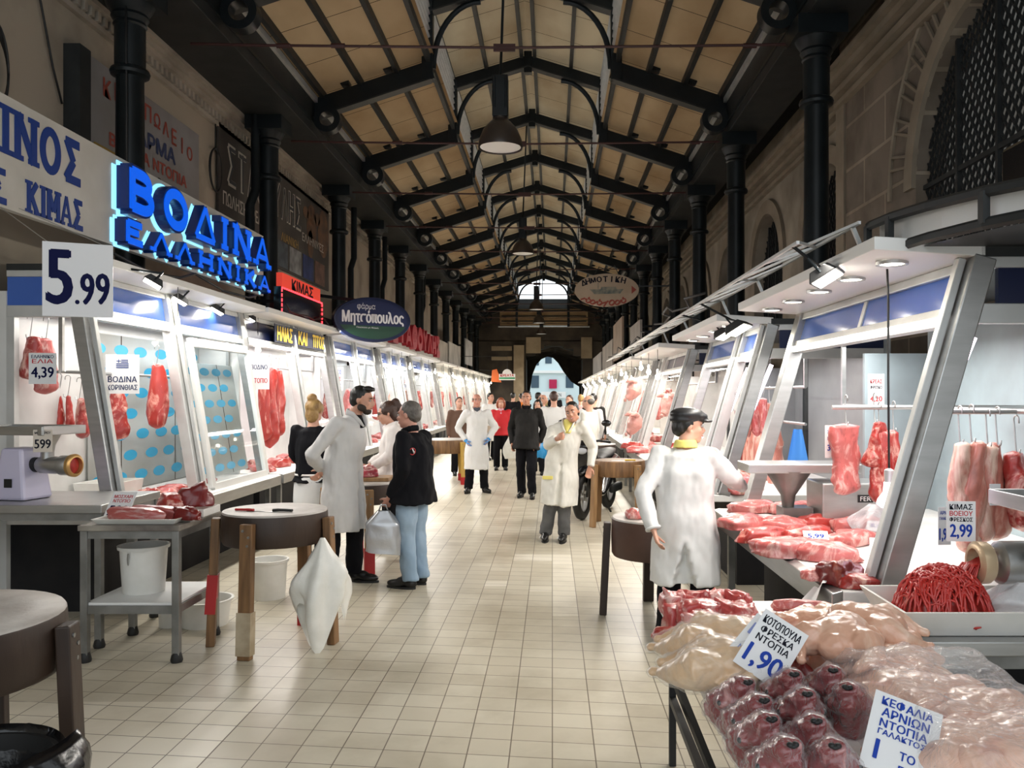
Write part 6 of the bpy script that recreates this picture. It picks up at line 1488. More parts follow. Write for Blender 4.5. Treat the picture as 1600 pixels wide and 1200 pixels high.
MB().tube([(-.34, .2, 1.04), (-.2, .12, 1.06), (0, .1, 1.04), (.2, .12, 1.06), (.34, .2, 1.04)], [.02, .015, .02, .015, .02], 10).build('handlebar', BLACK, sc_, 180)
for s in (-1, 1):
    m = MB().tube([(s * .24, .13, 1.06), (s * .28, .1, 1.2), (s * .3, .1, 1.26)], .006, 6).build('mirror_stem', BLACK, sc_, 180)
    MB().ell((s * .31, .1, 1.3), (.07, .02, .045)).build('mirror', GLOSSBLK, m, 180)
MB().beam((.1, .7, .2), (.16, .85, .0), .02, .02).build('stand', IRON2, sc_)
MB().span((.08, 1.0, .25), (.16, 1.5, .38)).build('exhaust', IRON2, sc_, bevel=.03)

# ================================================================ PEOPLE
SKIN = pm('light_skin', (0.62, 0.34, 0.24), 0.5, var=(0.56, 0.29, 0.2), scale=9)
SKINT = pm('tan_skin', (0.50, 0.25, 0.16), 0.5, var=(0.44, 0.21, 0.13), scale=9)
SKINR = pm('ruddy_skin', (0.58, 0.29, 0.21), 0.5, var=(0.5, 0.22, 0.16), scale=9)
CLOTHW = pm('white_coat_cloth', (0.74, 0.74, 0.73), 0.8, var=(0.68, 0.68, 0.67), scale=3, bump=.08, bscale=30)
CLOTHG = pm('greyish_white_cloth', (0.66, 0.65, 0.64), 0.8, var=(0.58, 0.57, 0.56), scale=3, bump=.08, bscale=30)
CLOTHC = pm('cream_coat_cloth', (0.72, 0.71, 0.65), 0.8, var=(0.64, 0.62, 0.55), scale=4, bump=.08, bscale=30)
CLOTHB = pm('black_cloth', (0.006, 0.006, 0.008), 0.85, spec=.15, bump=.1, bscale=40)
CLOTHK = pm('charcoal_cloth', (0.012, 0.0115, 0.011), 0.8, var=(0.024, 0.023, 0.022), scale=3, spec=.15)
CLOTHP = pm('pale_hoodie_cloth', (0.78, 0.73, 0.70), 0.85)
DENIM = pm('washed_denim', (0.22, 0.32, 0.43), 0.8, var=(0.33, 0.43, 0.53), scale=3, stretch=(1, 1, .4))
GREYT = pm('grey_sweat_cloth', (0.085, 0.085, 0.085), 0.85, var=(0.12, 0.12, 0.12), scale=8)
REDC = pm('red_jacket_cloth', (0.55, 0.012, 0.02), 0.7)
ORANGE = pm('orange_cloth_jacket', (0.75, 0.2, 0.02), 0.7)
GREENC = pm('olive_cloth', (0.05, 0.055, 0.04), 0.8)
YELLOW = pm('yellow_cloth', (0.78, 0.68, 0.18), 0.7)
HAIRK = pm('black_hair', (0.008, 0.007, 0.006), 0.45, bump=.6, bscale=60, stretch=(1, 1, .3))
HAIRB = pm('brown_hair', (0.05, 0.022, 0.014), 0.45, bump=.6, bscale=60)
HAIRBL = pm('blonde_hair', (0.42, 0.26, 0.09), 0.5, var=(0.22, 0.12, 0.04), scale=12, bump=.7, bscale=50)
HAIRG = pm('grey_hair', (0.16, 0.145, 0.13), 0.55, var=(0.08, 0.07, 0.06), scale=14, bump=.6, bscale=60)
HAIRR = pm('copper_hair', (0.30, 0.075, 0.03), 0.5, bump=.5, bscale=50)
SHOEK = pm('black_shoe_leather', (0.008, 0.008, 0.008), 0.35)
EYEW = pm('eye_white', (0.42, 0.40, 0.38), 0.4)
LIP = pm('lip_skin', (0.42, 0.13, 0.11), 0.5)
GLOVE = pm('blue_glove', (0.04, 0.30, 0.70), 0.4)
J0 = dict(pel=(0, 0, .95), wst=(0, 0, 1.08), chs=(0, 0, 1.28), nck=(0, .015, 1.475), head=(0, -.015, 1.635),
          shL=(.185, .01, 1.415), elL=(.235, .04, 1.13), wrL=(.235, -.03, .88), hipL=(.09, 0, .92), knL=(.1, -.02, .5), anL=(.1, .03, .09), toL=(.125, -.15, .03),
          shR=(-.185, .01, 1.415), elR=(-.235, .04, 1.13), wrR=(-.235, -.03, .88), hipR=(-.09, 0, .92), knR=(-.1, -.02, .5), anR=(-.1, .03, .09), toR=(-.125, -.15, .03))
def refine(pts, rad, k=4):
    pts = [Vector(p) for p in pts]; rad = [Vector(r if hasattr(r, '__len__') else (r, r)) for r in rad]; P, Q = [], []
    for i in range(len(pts) - 1):
        for j in range(k):
            t = j / k; s = t * t * (3 - 2 * t); P.append(pts[i].lerp(pts[i + 1], t)); Q.append(tuple(rad[i].lerp(rad[i + 1], s)))
    P.append(pts[-1]); Q.append(tuple(rad[-1])); return P, Q
def hand(mb, wr, dv, pn, side, curl=.35, k=1.0):
    dv = Vector(dv).normalized(); pn = Vector(pn); pn = (pn - dv * pn.dot(dv)).normalized(); sd = dv.cross(pn) * side
    mb.tube([wr - dv * .02, wr + dv * .03, wr + dv * .085 * k], [(.024, .019), (.034, .016), (.041, .015)], 12, ref=sd)
    for i, L in enumerate((.066, .075, .070, .054)):
        p = wr + dv * .08 * k + sd * (.030 - .0205 * i); pts = [p]
        for j in range(3):
            th = curl * (j + .6) * (1 + .12 * i); p = p + (dv * math.cos(th) + pn * math.sin(th)) * (L * (.42, .33, .25)[j]); pts.append(p)
        mb.tube(pts, [.0095, .0093, .0088, .0075], 8)
    p = wr + dv * .028 + sd * .028; d2 = (dv * .62 + sd * .62 + pn * (.3 + curl * .5)).normalized(); d3 = (dv * .8 + sd * .25 + pn * (.35 + curl * .6)).normalized()
    mb.tube([p, p + d2 * .036, p + d2 * .036 + d3 * .03, p + d2 * .036 + d3 * .052], [.0125, .011, .0098, .008], 8)
def person(label, loc, rz, H=1.72, J=None, look=(0, 0, 0), skin=SKIN, hair=('short', HAIRK), top=('coat', CLOTHW, .5), legs=CLOTHB, shoe=SHOEK, sole=BLACK, collar=None, shirt=None, belly=0.0, vent=False, curl=(.35, .35), near=True, beard=None, glove=None, smile=False, build=1.0, palms=None, group=None, cat='person', female=False, cap=None, glasses=None, openfront=False):
    s = H / 1.75; j = {k: Vector(v) * s for k, v in {**J0, **(J or {})}.items()}
    root = thing('person', label, cat, loc, rz, group)
    vs = .0085 if near else .018
    # --- body: one skin
    b = MB(); sx = (j['shL'] - j['shR']).normalized(); g = build
    b.tube(*refine([j['pel'] - Vector((0, 0, .07 * s)), j['pel'], j['wst'], j['chs'], j['chs'].lerp(j['nck'], .6), j['nck']], [(.12 * g, .09 * g), (.15 * g, .105 * g), (.132 * g, .10 * g), (.155 * g, .112 * g), (.15 * g, .09 * g), (.06, .058)], 3), 20, ref=sx)
    b.tube([j['nck'] - Vector((0, 0, .04)), j['nck'].lerp(j['head'], .4) + Vector((0, .006, 0)), j['head'] + Vector((0, .015, -.04))], [.062, .054, .054], 14)
    for q in 'LR':
        sh, el, wr = j['sh' + q], j['el' + q], j['wr' + q]
        b.tube(*refine([sh, sh.lerp(el, .5), el, el.lerp(wr, .35), wr], [.052, .047, .038, .04, .027], 2), 12)
        b.ell(sh, (.06, .06, .06))
        hp, kn, an, to = j['hip' + q], j['kn' + q], j['an' + q], j['to' + q]
        b.tube(*refine([hp, hp.lerp(kn, .5), kn, kn.lerp(an, .35), an], [.085 * g, .073 * g, .054, .055, .038], 2), 14)
        b.tube([an + Vector((0, .02, -.02)), an.lerp(to, .6) + Vector((0, 0, -.01)), to], [.034, .028, .02], 10)
        dv = (wr - el).normalized(); pn = Vector((palms or {}).get(q, (-.6 if q == 'L' else .6, -.5, 0)))
        tgt = b
        if glove:
            gm = MB(); hand(gm, wr, dv, pn, 1 if q == 'R' else -1, curl[0 if q == 'L' else 1]); gm.tube([wr - dv * .05, wr + dv * .01], [.036, .033], 12)
            obj('glove', vox(gm, 'glove', .007, glove, 2), root)
        hand(b, wr, dv, pn, 1 if q == 'R' else -1, curl[0 if q == 'L' else 1])
    Rh = (Matrix.Rotation(R(look[0]), 3, 'Z') @ Matrix.Rotation(R(look[1]), 3, 'X') @ Matrix.Rotation(R(look[2]), 3, 'Y'))
    hc = j['head']; hp_ = lambda p: hc + Rh @ Vector(p)
    def E(mb, c, r, n=16): mb.ell(hp_(c), r, Rh, n, 10)
    E(b, (0, .012, .035), (.074, .094, .08), 24); E(b, (0, -.03, -.03), (.059, .064, .083), 20); E(b, (0, -.058, -.085), (.034, .032, .026))
    for q in (-1, 1):
        E(b, (q * .037, -.012, -.066), (.025, .045, .028)); E(b, (q * .036, -.066, -.02), (.022, .02, .022)); E(b, (q * .076, .012, -.003), (.009, .018, .03), 10)
    b.tube([hp_((0, -.086, .018)), hp_((0, -.099, -.006)), hp_((0, -.112, -.028))], [.009, .0115, .015], 10); E(b, (0, -.098, -.034), (.019, .014, .01), 10)
    E(b, (0, -.082, .032), (.05, .014, .011)); E(b, (0, -.088, -.06), (.024, .012, .011), 10)
    obj('body', vox(b, 'body', vs, skin, 3 if near else 1, fac=.4), root)
    # --- face
    if near is not None:
        for q in (-1, 1):
            ey = MB(); E(ey, (q * .031, -.083, .008), (.0125, .0095, .0075), 12); eo = ey.build('eye', EYEW, root, 180)
            ir = MB(); E(ir, (q * .031, -.0905, .008), (.0052, .003, .0055), 10); ir.build('iris', BLACK, eo, 180)
            br = MB().tube([hp_((q * .014, -.094, .028)), hp_((q * .032, -.094, .033)), hp_((q * .05, -.082, .027))], [.004, .005, .003], 6); br.build('eyebrow', hair[1] if hair[0] != 'none' else HAIRG, root, 180)
        lp = MB()
        if smile: lp.tube([hp_((-.03, -.088, -.05)), hp_((-.014, -.097, -.06)), hp_((0, -.1, -.062)), hp_((.014, -.097, -.06)), hp_((.03, -.088, -.05))], [.003, .007, .008, .007, .003], 8)
        else: lp.tube([hp_((-.024, -.092, -.06)), hp_((0, -.1, -.059)), hp_((.024, -.092, -.06))], [.003, .0065, .003], 8)
        lo = lp.build('lips', LIP, root, 180)
        if smile: MB().tube([hp_((-.018, -.098, -.0585)), hp_((0, -.106, -.061)), hp_((.018, -.098, -.0585))], .0038, 6).build('teeth', EYEW, lo, 180)
    # --- hair, beard, hat
    st, hm = hair; h = MB()
    if st in ('short', 'cap', 'quiff'):
        E(h, (0, .026, .048), (.079, .094, .082), 24); E(h, (0, .06, -.0), (.072, .058, .07), 20)
        if st == 'quiff': E(h, (0, -.045, .108), (.06, .055, .024), 18)
        for q in (-1, 1): E(h, (q * .07, .02, .02), (.012, .03, .04), 10)
    if st == 'receding':
        E(h, (0, .055, .02), (.08, .075, .06), 24)
        for q in (-1, 1): E(h, (q * .066, .0, .025), (.014, .05, .028), 12)
    if st in ('bun', 'long', 'pony'):
        E(h, (0, .026, .045), (.083, .10, .088), 24); E(h, (0, .065, -.03), (.07, .055, .09), 20)
        for q in (-1, 1): E(h, (q * .07, .0, .03), (.018, .06, .05), 12)
        if st == 'bun': E(h, (0, .06, .135), (.05, .055, .045), 18)
        if st == 'pony': E(h, (0, .115, .085), (.04, .05, .055), 16); h.tube([hp_((0, .12, .08)), hp_((0, .15, .0)), hp_((0, .13, -.11))], [.038, .04, .018], 12)
        if st == 'long':
            for q in (-1, 1): h.tube([hp_((q * .07, .0, .05)), hp_((q * .082, .01, -.05)), hp_((q * .07, .02, -.12))], [.03, .03, .02], 10)
            E(h, (0, .075, -.07), (.075, .05, .08), 18)
    if h.v: obj('hair', vox(h, 'hair', .009 if near else .016, hm, 2, (.004, 40, .5)), root)
    if beard:
        q = MB(); E(q, (0, -.055, -.088), (.042, .042, .034), 20)
        for z in (-1, 1): E(q, (z * .045, -.02, -.06), (.024, .045, .036), 14)
        obj('beard', vox(q, 'beard', .008, beard, 2), root)
    if cap:
        q = MB(); E(q, (0, .012, .085), (.095, .12, .05), 28); E(q, (0, -.06, .075), (.08, .07, .032), 20); E(q, (0, -.115, .045), (.07, .055, .012), 20); E(q, (0, .03, .05), (.088, .105, .035), 24)
        obj('flat_cap', vox(q, 'flat_cap', .008, cap, 3), root)
    if glasses:
        q = MB()
        for z in (-1, 1):
            q.tube([hp_((z * .032 + .024 * math.cos(a), -.1, .006 + .017 * math.sin(a))) for a in [2 * PI * i / 16 for i in range(17)]], .0032, 6)
            q.tube([hp_((z * .056, -.098, .012)), hp_((z * .077, -.03, .012)), hp_((z * .08, .02, .002))], .0032, 6)
        q.tube([hp_((-.01, -.102, .008)), hp_((.01, -.102, .008))], .003, 6); q.build('glasses', glasses, root, 180)
    # --- trousers and shoes
    t = MB(); t.ell(j['pel'] + Vector((0, 0, -.02)), (.15 * g, .115 * g, .12))
    for q in 'LR':
        hp, kn, an = j['hip' + q], j['kn' + q], j['an' + q]
        t.tube(*refine([hp + Vector((0, 0, .02)), hp.lerp(kn, .5), kn, kn.lerp(an, .5), an + Vector((0, .0, -.02 * s))], [.085 * g, .086 * g, .078, .075, .074], 3), 16)
    obj('trousers', vox(t, 'trousers', .013 if near else .02, legs, 3, (.013 if near else .004, 9, .75)), root)
    for q in 'LR':
        an, to = j['an' + q], j['to' + q]; d = (to - an); d.z = 0; d.normalize(); z0 = min(to.z, an.z) - .028 * s
        rot = Matrix(((d.y, d.x * -1, 0), (-d.x, -d.y, 0), (0, 0, 1))).to_3x3() if False else Matrix.Rotation(math.atan2(d.x, -d.y), 3, 'Z')
        k = MB(); c = an.lerp(to, .42); c.z = 0; base = Vector((c.x, c.y, an.z - .09 * s))
        lift = Vector((0, 0, 0))
        k.ell(base + rot @ Vector((0, .07, .05)), (.042, .06, .05), rot); k.ell(base + rot @ Vector((0, -.06, .04)), (.047, .10, .038), rot); k.ell(base + rot @ Vector((0, .0, .06)), (.04, .07, .045), rot)
        for v in k.v: v.z = max(v.z, base.z + .012)
        so = obj('shoe', vox(k, 'shoe', .009 if near else .018, shoe, 2), root)
        MB().prism([(.045 * math.cos(a) * (1 if math.sin(a) > 0 else .9), .142 * math.sin(a)) for a in [2 * PI * i / 20 for i in range(20)]], Matrix.Translation(base + rot @ Vector((0, -.02, 0))) @ rot.to_4x4(), .018).build('sole', sole, so)
    # --- upper garment
    kind, cm, hem = top; u = MB(); nk = j['nck']; chs = j['chs']; wst = j['wst']; pel = j['pel']; dn = Vector((0, 0, 1))
    pts = [nk + Vector((0, 0, -.005)), nk.lerp(chs, .3), chs, wst, pel]; rad = [(.074, .07), (.165 * g, .10 * g), (.182 * g, .138 * g + belly * .4), (.172 * g, .132 * g + belly), (.19 * g, .142 * g + belly)]
    hz = hem * s
    if hz < pel.z - .06:
        lo_ = (j['knL'] + j['knR']) / 2; mid = Vector((pel.x * .5 + lo_.x * .5, pel.y * .6 + lo_.y * .4, (pel.z + hz) / 2)); pts += [mid, Vector((lo_.x, pel.y * .4 + lo_.y * .6, hz))]
        rad += [(.205 * g, .155 * g + belly * .7), (.222 * g, .172 * g + belly * .4)]
    else: pts += [Vector((pel.x, pel.y, hz))]; rad += [(.185 * g, .14 * g + belly * .8)]
    P, Q = refine(pts, rad, 5); n = len(P)
    def fn(i, a):
        m = 1.0; k0 = n - 8
        if vent and i > k0:
            if abs(a - 1.5 * PI) < .045 * (i - k0): m = .55
        if openfront and i > n - 13 and abs(a - .5 * PI) < .03 + .012 * (i - n + 13): m = .72
        if i > n - 9 and near: m *= 1 + .03 * math.sin(a * 5 + 1) * (i - n + 9) / 9
        return m
    u.tube(P, Q, 72, ref=sx, fn=fn)
    for q in 'LR':
        sh, el, wr = j['sh' + q], j['el' + q], j['wr' + q]
        u.ell(sh, (.074, .074, .07)); u.ell(sh.lerp(chs, .25), (.08, .08, .08))
        u.tube(*refine([sh, sh.lerp(el, .5), el, el.lerp(wr, .5), el.lerp(wr, .97)], [.072, .068, .06, .055, .05], 3), 16)
    nm = {'coat': 'coat', 'jacket': 'jacket', 'hoodie': 'hoodie'}[kind]
    if kind == 'hoodie': u.tube([nk + Vector((0, .07, .0)), nk + Vector((.08, .03, .02)), nk + Vector((0, -.08, -.03)), nk + Vector((-.08, .03, .02)), nk + Vector((0, .07, .0))], .035, 10); u.ell(nk + Vector((0, .1, -.05)), (.09, .05, .08))
    um = vox(u, nm, .0105 if near else .018, cm, 3, (.018 if near else .006, 7.5, .5))
    uo = obj(nm, um, root)
    if collar:
        c = MB(); n0 = nk + Vector((0, -.005, .005))
        for q in (-1, 1): c.tube([n0 + Vector((0, .068, .035)), n0 + Vector((q * .066, .03, .03)), n0 + Vector((q * .066, -.03, .01)), n0 + Vector((q * .05, -.085, -.05)), n0 + Vector((q * .018, -.115, -.10))], [(.012, .03), (.012, .03), (.012, .03), (.011, .026), (.008, .01)], 10)
        obj('collar', vox(c, 'collar', .008, collar, 2), uo)
    if shirt:
        c = MB().tube([nk + Vector((0, 0, .035)), nk + Vector((0, -.02, -.03)), nk + Vector((0, -.06, -.12))], [(.062, .06), (.066, .064), (.03, .068)], 18); obj('shirt', vox(c, 'shirt', .01, shirt, 2), root)
    return root, j
def local(loc, rz, p):
    return tuple(Matrix.Rotation(-rz, 3, 'Z') @ (Vector(p) - Vector(loc)))
def S_(d, s): return {k: tuple(c / s for c in v) for k, v in d.items()}

# the coat man seen in profile
person('person in a long grey-white coat, hands behind the back, beside the block with knives', (-1.86, 7.4, 0), R(72), 1.79,
       dict(chs=(0, -.05, 1.28), nck=(0, -.10, 1.46), head=(0, -.19, 1.595), shL=(.185, -.06, 1.40), shR=(-.185, -.06, 1.40), elR=(-.285, .12, 1.14), wrR=(-.05, .205, .99), elL=(.27, .13, 1.15), wrL=(.09, .25, .97), knL=(.1, -.06, .5), anL=(.11, -.04, .09), toL=(.13, -.22, .03), knR=(-.09, .05, .5), anR=(-.1, .08, .09), toR=(-.11, -.10, .03)),
       look=(10, 8, 0), hair=('quiff', HAIRK), beard=pm('dark_stubble', (.03, .018, .012), .7), top=('coat', CLOTHG, .47), collar=CLOTHG, shirt=CLOTHB, belly=.02, build=1.06, palms={'L': (0, 1, 0), 'R': (0, 1, 0)}, sole=BLACK, openfront=True)
# older man with a silver bag
om, oj = person('person in a black jacket and washed jeans holding a silver bag', (-1.22, 7.3, 0), R(-112), 1.62,
       dict(head=(0, -.05, 1.62), nck=(0, -.02, 1.46), elL=(.25, .05, 1.14), wrL=(.2, -.13, .86), elR=(-.25, .0, 1.14), wrR=(-.2, -.16, .92), toL=(.11, -.15, .03)),
       look=(4, 4, 0), skin=SKINR, hair=('short', HAIRG), top=('jacket', CLOTHB, .80), collar=CLOTHB, legs=DENIM, belly=.03, build=1.1, curl=(.6, .4))
lm = MB().tube([(.205 + .045 * math.cos(a), .118, 1.2 + .028 * math.sin(a)) for a in [R(q) for q in range(40, 330, 20)]], .004, 6)
lm.build('red_swoosh', REDP, om, 180); MB().tube([(.19, .125, 1.2), (.2, .13, 1.185), (.222, .128, 1.225)], .005, 6).build('white_tick', WHITE, om, 180)
hp = Matrix.Rotation(R(-112), 3, 'Z') @ (oj['wrL'] + Vector((0, 0, -.09))) + Vector((-1.22, 7.3, 0))
SILV = pm('silver_film', (.52, .53, .55), .3, .55, var=(.42, .43, .45), scale=4, bump=.4, bscale=9)
def sbag(u, v):
    a = 2 * PI * u; k = .35 + .65 * min(1, v * 3.2); c, s = math.cos(a), math.sin(a)
    x = math.copysign(abs(c) ** .5, c) * .15 * k; y = math.copysign(abs(s) ** .6, s) * .075 * k
    f = 1 + .10 * noise.noise(Vector((c * 2, s * 2, v * 4)))
    return (x * f, y * f, -.36 * v * (1 + .06 * c))
sg_ = MB().grid(48, 20, sbag); nb = 49 * 20
sg_.f.append(tuple(nb + i for i in range(48)))
sb_ = sg_.build('shopping_bag', SILV, None, 60); sb_.location = hp + Vector((-.05, -.03, -.02)); sb_.rotation_euler = (0, 0, R(8)); tag(sb_, 'silver shopping bag held by the person in the black jacket', 'bag')
hl = MB().tube([(-.04, 0, -.01), (-.02, 0, .05), (.02, 0, .05), (.04, 0, -.01)], .008, 6).build('bag_handle', SILV, sb_, 180)
# woman in glasses
person('person with dark glasses in a pale hoodie, looking down at the cutting board', (-1.74, 9.0, 0), R(-72), 1.60,
       dict(head=(0, -.05, 1.62), elL=(.23, -.03, 1.14), wrL=(.14, -.22, 1.0), elR=(-.23, -.03, 1.14), wrR=(-.12, -.24, 1.0)), look=(-8, 14, 0), hair=('pony', HAIRB), top=('hoodie', CLOTHP, .84), legs=CLOTHB, glasses=BLACK, female=True, build=.92)
# blonde woman from behind
person('person seen from behind in a black jumper with cream band and white apron', (-2.42, 8.45, 0), R(172), 1.62, dict(elL=(.26, -.05, 1.15), wrL=(.2, -.22, 1.02), elR=(-.26, -.05, 1.15), wrR=(-.2, -.22, 1.02)), hair=('bun', HAIRBL), top=('jacket', CLOTHB, .88), legs=CLOTHB, female=True, build=1.04)
bw = bpy.context.scene.collection.objects[-1]
wroot = [o for o in bpy.data.objects if o.get('label', '').startswith('person seen from behind in a black jumper')][0]
ap_ = MB().tube(*refine([(0, 0, .86), (0, 0, .8), (0, 0, .58)], [(.19, .15), (.2, .155), (.21, .165)], 4), 40, ref=(1, 0, 0)); obj('apron', vox(ap_, 'apron', .012, CLOTHW, 2, (.006, 8, .4)), wroot)
MB().tube(*refine([(0, 0, .885), (0, 0, .865)], [(.196, .154), (.197, .155)], 2), 40, ref=(1, 0, 0)).build('cream_band', CLOTHP, wroot, 180)
# man in the flat cap
CL = (.90, 5.62, 0); CR = R(168); cs = 1.575 / 1.75
Lc = lambda p: tuple(c / cs for c in local(CL, CR, p))
cpr, cj = person('person in a flat black cap and white coat, seen from behind at the right counter', CL, CR, 1.575,
       dict(wrR=Lc((1.335, 5.88, 1.03)), elR=Lc((1.20, 5.60, 1.12)), elL=Lc((.60, 5.52, 1.02)), wrL=Lc((.66, 5.42, .80)), head=(-.02, -.03, 1.625), toL=(.15, -.15, .03), knL=(.12, -.02, .5), anL=(.14, .05, .09), knR=(-.12, -.02, .5), anR=(-.13, .03, .09)),
       look=(-72, 2, 0), hair=('cap', HAIRK), cap=pm('black_cap_leather', (.012, .012, .013), .4), top=('coat', CLOTHW, .46), collar=None, vent=True, belly=.02, build=1.1, palms={'L': (-1, 0, 0)})
yc_ = MB().tube([cj['nck'] + Vector((0, 0, .0)), cj['nck'] + Vector((0, .0, .05))], [(.086, .084), (.07, .068)], 20); obj('yellow_collar', vox(yc_, 'yellow_collar', .008, YELLOW, 2), cpr)
MB().tube([cj['elL'].lerp(cj['wrL'], .93) + Vector((0, 0, -.0)), cj['elL'].lerp(cj['wrL'], .99)], .052, 14).build('cuff', CLOTHW, cpr, 180)
# smiling man
spr, sj = person('person in an open cream coat and grey trousers, smiling and pointing at the camera', (.02, 9.6, 0), R(-12), 1.66,
       dict(pel=(.09, 0, .95), wst=(.12, -.02, 1.07), chs=(.15, -.04, 1.25), nck=(.2, -.08, 1.43), head=(.25, -.12, 1.56), shL=(.36, -.04, 1.39), shR=(.0, -.1, 1.33), elR=(-.02, -.28, 1.18), wrR=(.13, -.46, 1.26), elL=(.47, .1, 1.13), wrL=(.44, .02, .90),
            hipL=(.17, 0, .92), hipR=(.02, 0, .92), knL=(.14, -.05, .5), anL=(.12, .0, .09), toL=(.13, -.17, .03), knR=(-.02, -.03, .5), anR=(-.11, .02, .09), toR=(-.08, -.16, .03)),
       look=(-4, 4, -14), skin=SKINT, hair=('short', HAIRK), top=('coat', CLOTHC, .44), collar=CLOTHC, shirt=YELLOW, legs=GREYT, smile=True, openfront=True, curl=(.3, .9), palms={'R': (1, 0, .2), 'L': (0, -1, 0)}, sole=BLACK)
for o in [c for c in spr.children if c.name.startswith('shoe')]:
    co = sum((v.co for v in o.data.vertices), Vector()) / len(o.data.vertices)
    MB().tube([co + Vector((-.052, -.06, .0)), co + Vector((-.054, -.02, -.012)), co + Vector((-.048, .05, .025))], [.006, .011, .004], 6).build('white_swoosh', WHITE, o, 180)
MB().box((-.04, -.165, .74), (.12, .012, .04)).build('yellow_pocket_mark', YELLOW, spr, bevel=.004)
# lab coat man, dark man, red jacket
lcr, lj = person('person in a white lab coat with blue gloves, hands at the hips', (-1.30, 14.3, 0), R(12), 1.69, dict(elL=(.34, .06, 1.15), wrL=(.2, -.1, .95), elR=(-.33, .08, 1.15), wrR=(-.2, -.08, .93), anL=(.14, .03, .09), toL=(.2, -.13, .03), anR=(-.14, .03, .09), toR=(-.2, -.13, .03), knL=(.12, -.02, .5), knR=(-.12, -.02, .5)), hair=('receding', HAIRG), skin=SKINR, top=('coat', CLOTHW, .42), collar=CLOTHW, shirt=pm('slate_shirt', (.06, .07, .09), .8), glove=GLOVE, belly=.03, palms={'L': (-1, 0, 0), 'R': (1, 0, 0)})
person('person in a charcoal jacket and black trousers walking down the middle of the hall', (-.42, 13.55, 0), R(-6), 1.74, dict(knL=(.09, -.12, .5), anL=(.1, -.03, .09), toL=(.12, -.2, .03), knR=(-.1, .02, .5), anR=(-.1, .16, .09), toR=(-.12, -.02, .03), elL=(.27, .1, 1.13), wrL=(.2, .1, .9), elR=(-.27, .1, 1.13), wrR=(-.23, -.02, .88)), hair=('short', HAIRK), skin=SKINT, top=('jacket', CLOTHK, .80), collar=CLOTHK, shirt=CLOTHB, belly=.03, build=1.06)
wb, wj = person('person in a red jacket and pink scarf carrying bags', (-1.15, 18.6, 0), R(5), 1.60, dict(elR=(-.24, .0, 1.14), wrR=(-.12, -.2, 1.08)), hair=('long', HAIRR), top=('jacket', REDC, .84), shirt=pm('pink_scarf', (.6, .3, .36), .8), female=True, build=.95, near=False)
hb = thing('handbag', 'beige handbag at the side of the person in the red jacket', 'bag', (-1.42, 18.35, .78)); MB().tube([(0, 0, 0), (0, 0, .12), (0, 0, .22)], [(.13, .06), (.15, .07), (.12, .04)], 16).build('body', pm('beige_leather', (.5, .4, .3), .5), hb, 60); MB().tube([(-.1, 0, .2), (-.03, .05, .5), (.1, 0, .2)], .012, 6).build('strap', pm('tan_strap', (.4, .3, .2), .5), hb, 180)
plastic_bag('plastic_bag', 'white carrier bag hanging low between the red jacket and the charcoal jacket', (-.93, 18.4, .78), .3, .5, .16, BAGW, 6, .2)
plastic_bag('plastic_bag', 'bright blue carrier bag by the jeans behind the cream coat', (-.25, 15.1, .88), .26, .34, .2, pm('blue_bag_film', (.03, .3, .65), .3), 4, .3)
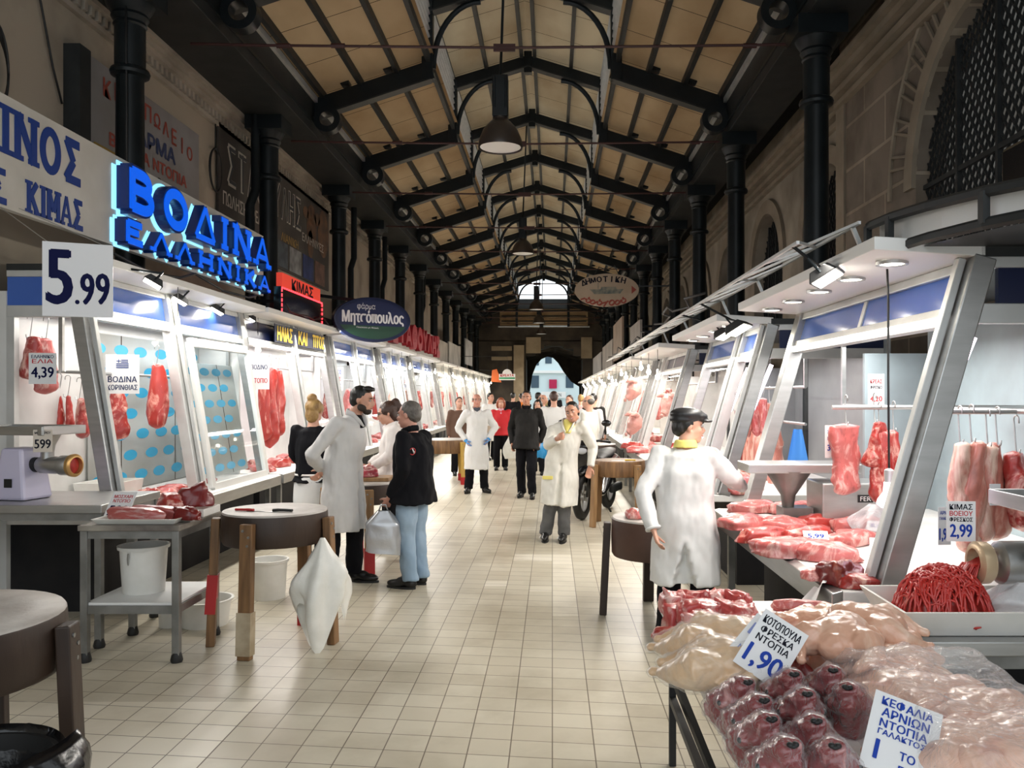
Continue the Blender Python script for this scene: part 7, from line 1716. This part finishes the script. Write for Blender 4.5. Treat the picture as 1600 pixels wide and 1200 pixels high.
far = [
 ('person in a white shirt and jeans seen from behind beyond the cream coat', .03, 15.4, 180, 1.74, ('short', HAIRB), ('coat', CLOTHW, .8), DENIM),
 ('person in a beige-grey coat right behind the shoulder of the cream coat', .62, 14.2, -120, 1.66, ('receding', HAIRG), ('coat', CLOTHC, .6), CLOTHB),
 ('person in a dazzling white coat seen from behind at the far right counter', .74, 16.2, 170, 1.66, ('short', HAIRG), ('coat', CLOTHW, .5), CLOTHB),
 ('person in dark clothes half hidden behind the dazzling white coat', .86, 17.3, 160, 1.70, ('short', HAIRK), ('jacket', CLOTHK, .8), CLOTHB),
 ('person in a white coat between the lab coat and the red jacket', -1.6, 21.5, 40, 1.72, ('short', HAIRK), ('coat', CLOTHW, .5), CLOTHB),
 ('person in a brown jacket half hidden behind the white lab coat', -1.95, 17.4, 20, 1.62, ('short', HAIRB), ('jacket', pm('brown_cloth', (.1, .05, .03), .8), .8), CLOTHB),
 ('person in a black coat seen from behind near the far left counter', -1.25, 26.5, 170, 1.75, ('short', HAIRK), ('jacket', CLOTHB, .7), CLOTHB),
 ('person in a bright orange jacket far down the hall', -1.05, 28.0, 200, 1.72, ('short', HAIRK), ('jacket', ORANGE, .8), CLOTHB),
 ('short figure in a black jacket just right of the charcoal jacket', -.30, 17.5, -10, 1.56, ('long', HAIRK), ('jacket', CLOTHB, .7), CLOTHB),
 ('person in a dark coat turned sideways in the far crowd', -.38, 23.0, 100, 1.74, ('short', HAIRK), ('jacket', CLOTHK, .7), CLOTHB),
 ('person in an olive jacket in the far crowd', -.22, 20.0, 60, 1.68, ('receding', HAIRG), ('jacket', GREENC, .7), CLOTHB),
 ('tall figure in dark clothes in front of the bright archway', .1, 31.0, 0, 1.78, ('short', HAIRK), ('jacket', CLOTHB, .7), CLOTHB),
 ('figure in yellowish clothes near the bright archway', -.05, 33.5, 180, 1.72, ('short', HAIRB), ('jacket', pm('khaki_cloth', (.3, .24, .1), .8), .8), CLOTHB),
 ('person in a taupe jacket left of the beige-grey coat', .38, 18.5, -30, 1.66, ('short', HAIRB), ('jacket', pm('taupe_cloth', (.16, .11, .09), .8), .8), CLOTHB),
 ('figure in a dusty pink jacket near the glaring far right bulbs', .75, 22.0, 180, 1.68, ('short', HAIRBL), ('jacket', pm('dusty_pink_cloth', (.5, .3, .28), .8), .8), CLOTHB)]
for l, x, y, r_, h_, ha, tp_, lg_ in far:
    person(l, (x, y, 0), R(r_), h_, hair=ha, top=tp_, legs=lg_, near=False)
# things on the middle block
cb = MB().span((-1.99, 8.12, .832), (-1.60, 8.42, .87)).build('cutting_board', WOODL, None, bevel=.006); tag(cb, 'wooden cutting board on the block before the person in glasses', 'cutting board')
MESH['rope'] = blob('roped', .24, .18, .11, 80, meat('roped_meat', (.33, .03, .05), (.78, .5, .45), 7, .5, stretch=(.6, 3, 3)), .3)
lay('rope', (-1.83, 8.26, .871), 'dark red streaky meat on the wooden cutting board', .4, .95)
tag(MB().span((-1.98, 8.5, .832), (-1.84, 8.54, .96)).build('red_box', REDP, None, bevel=.006), 'small red box at the back of the cutting board block', 'box')
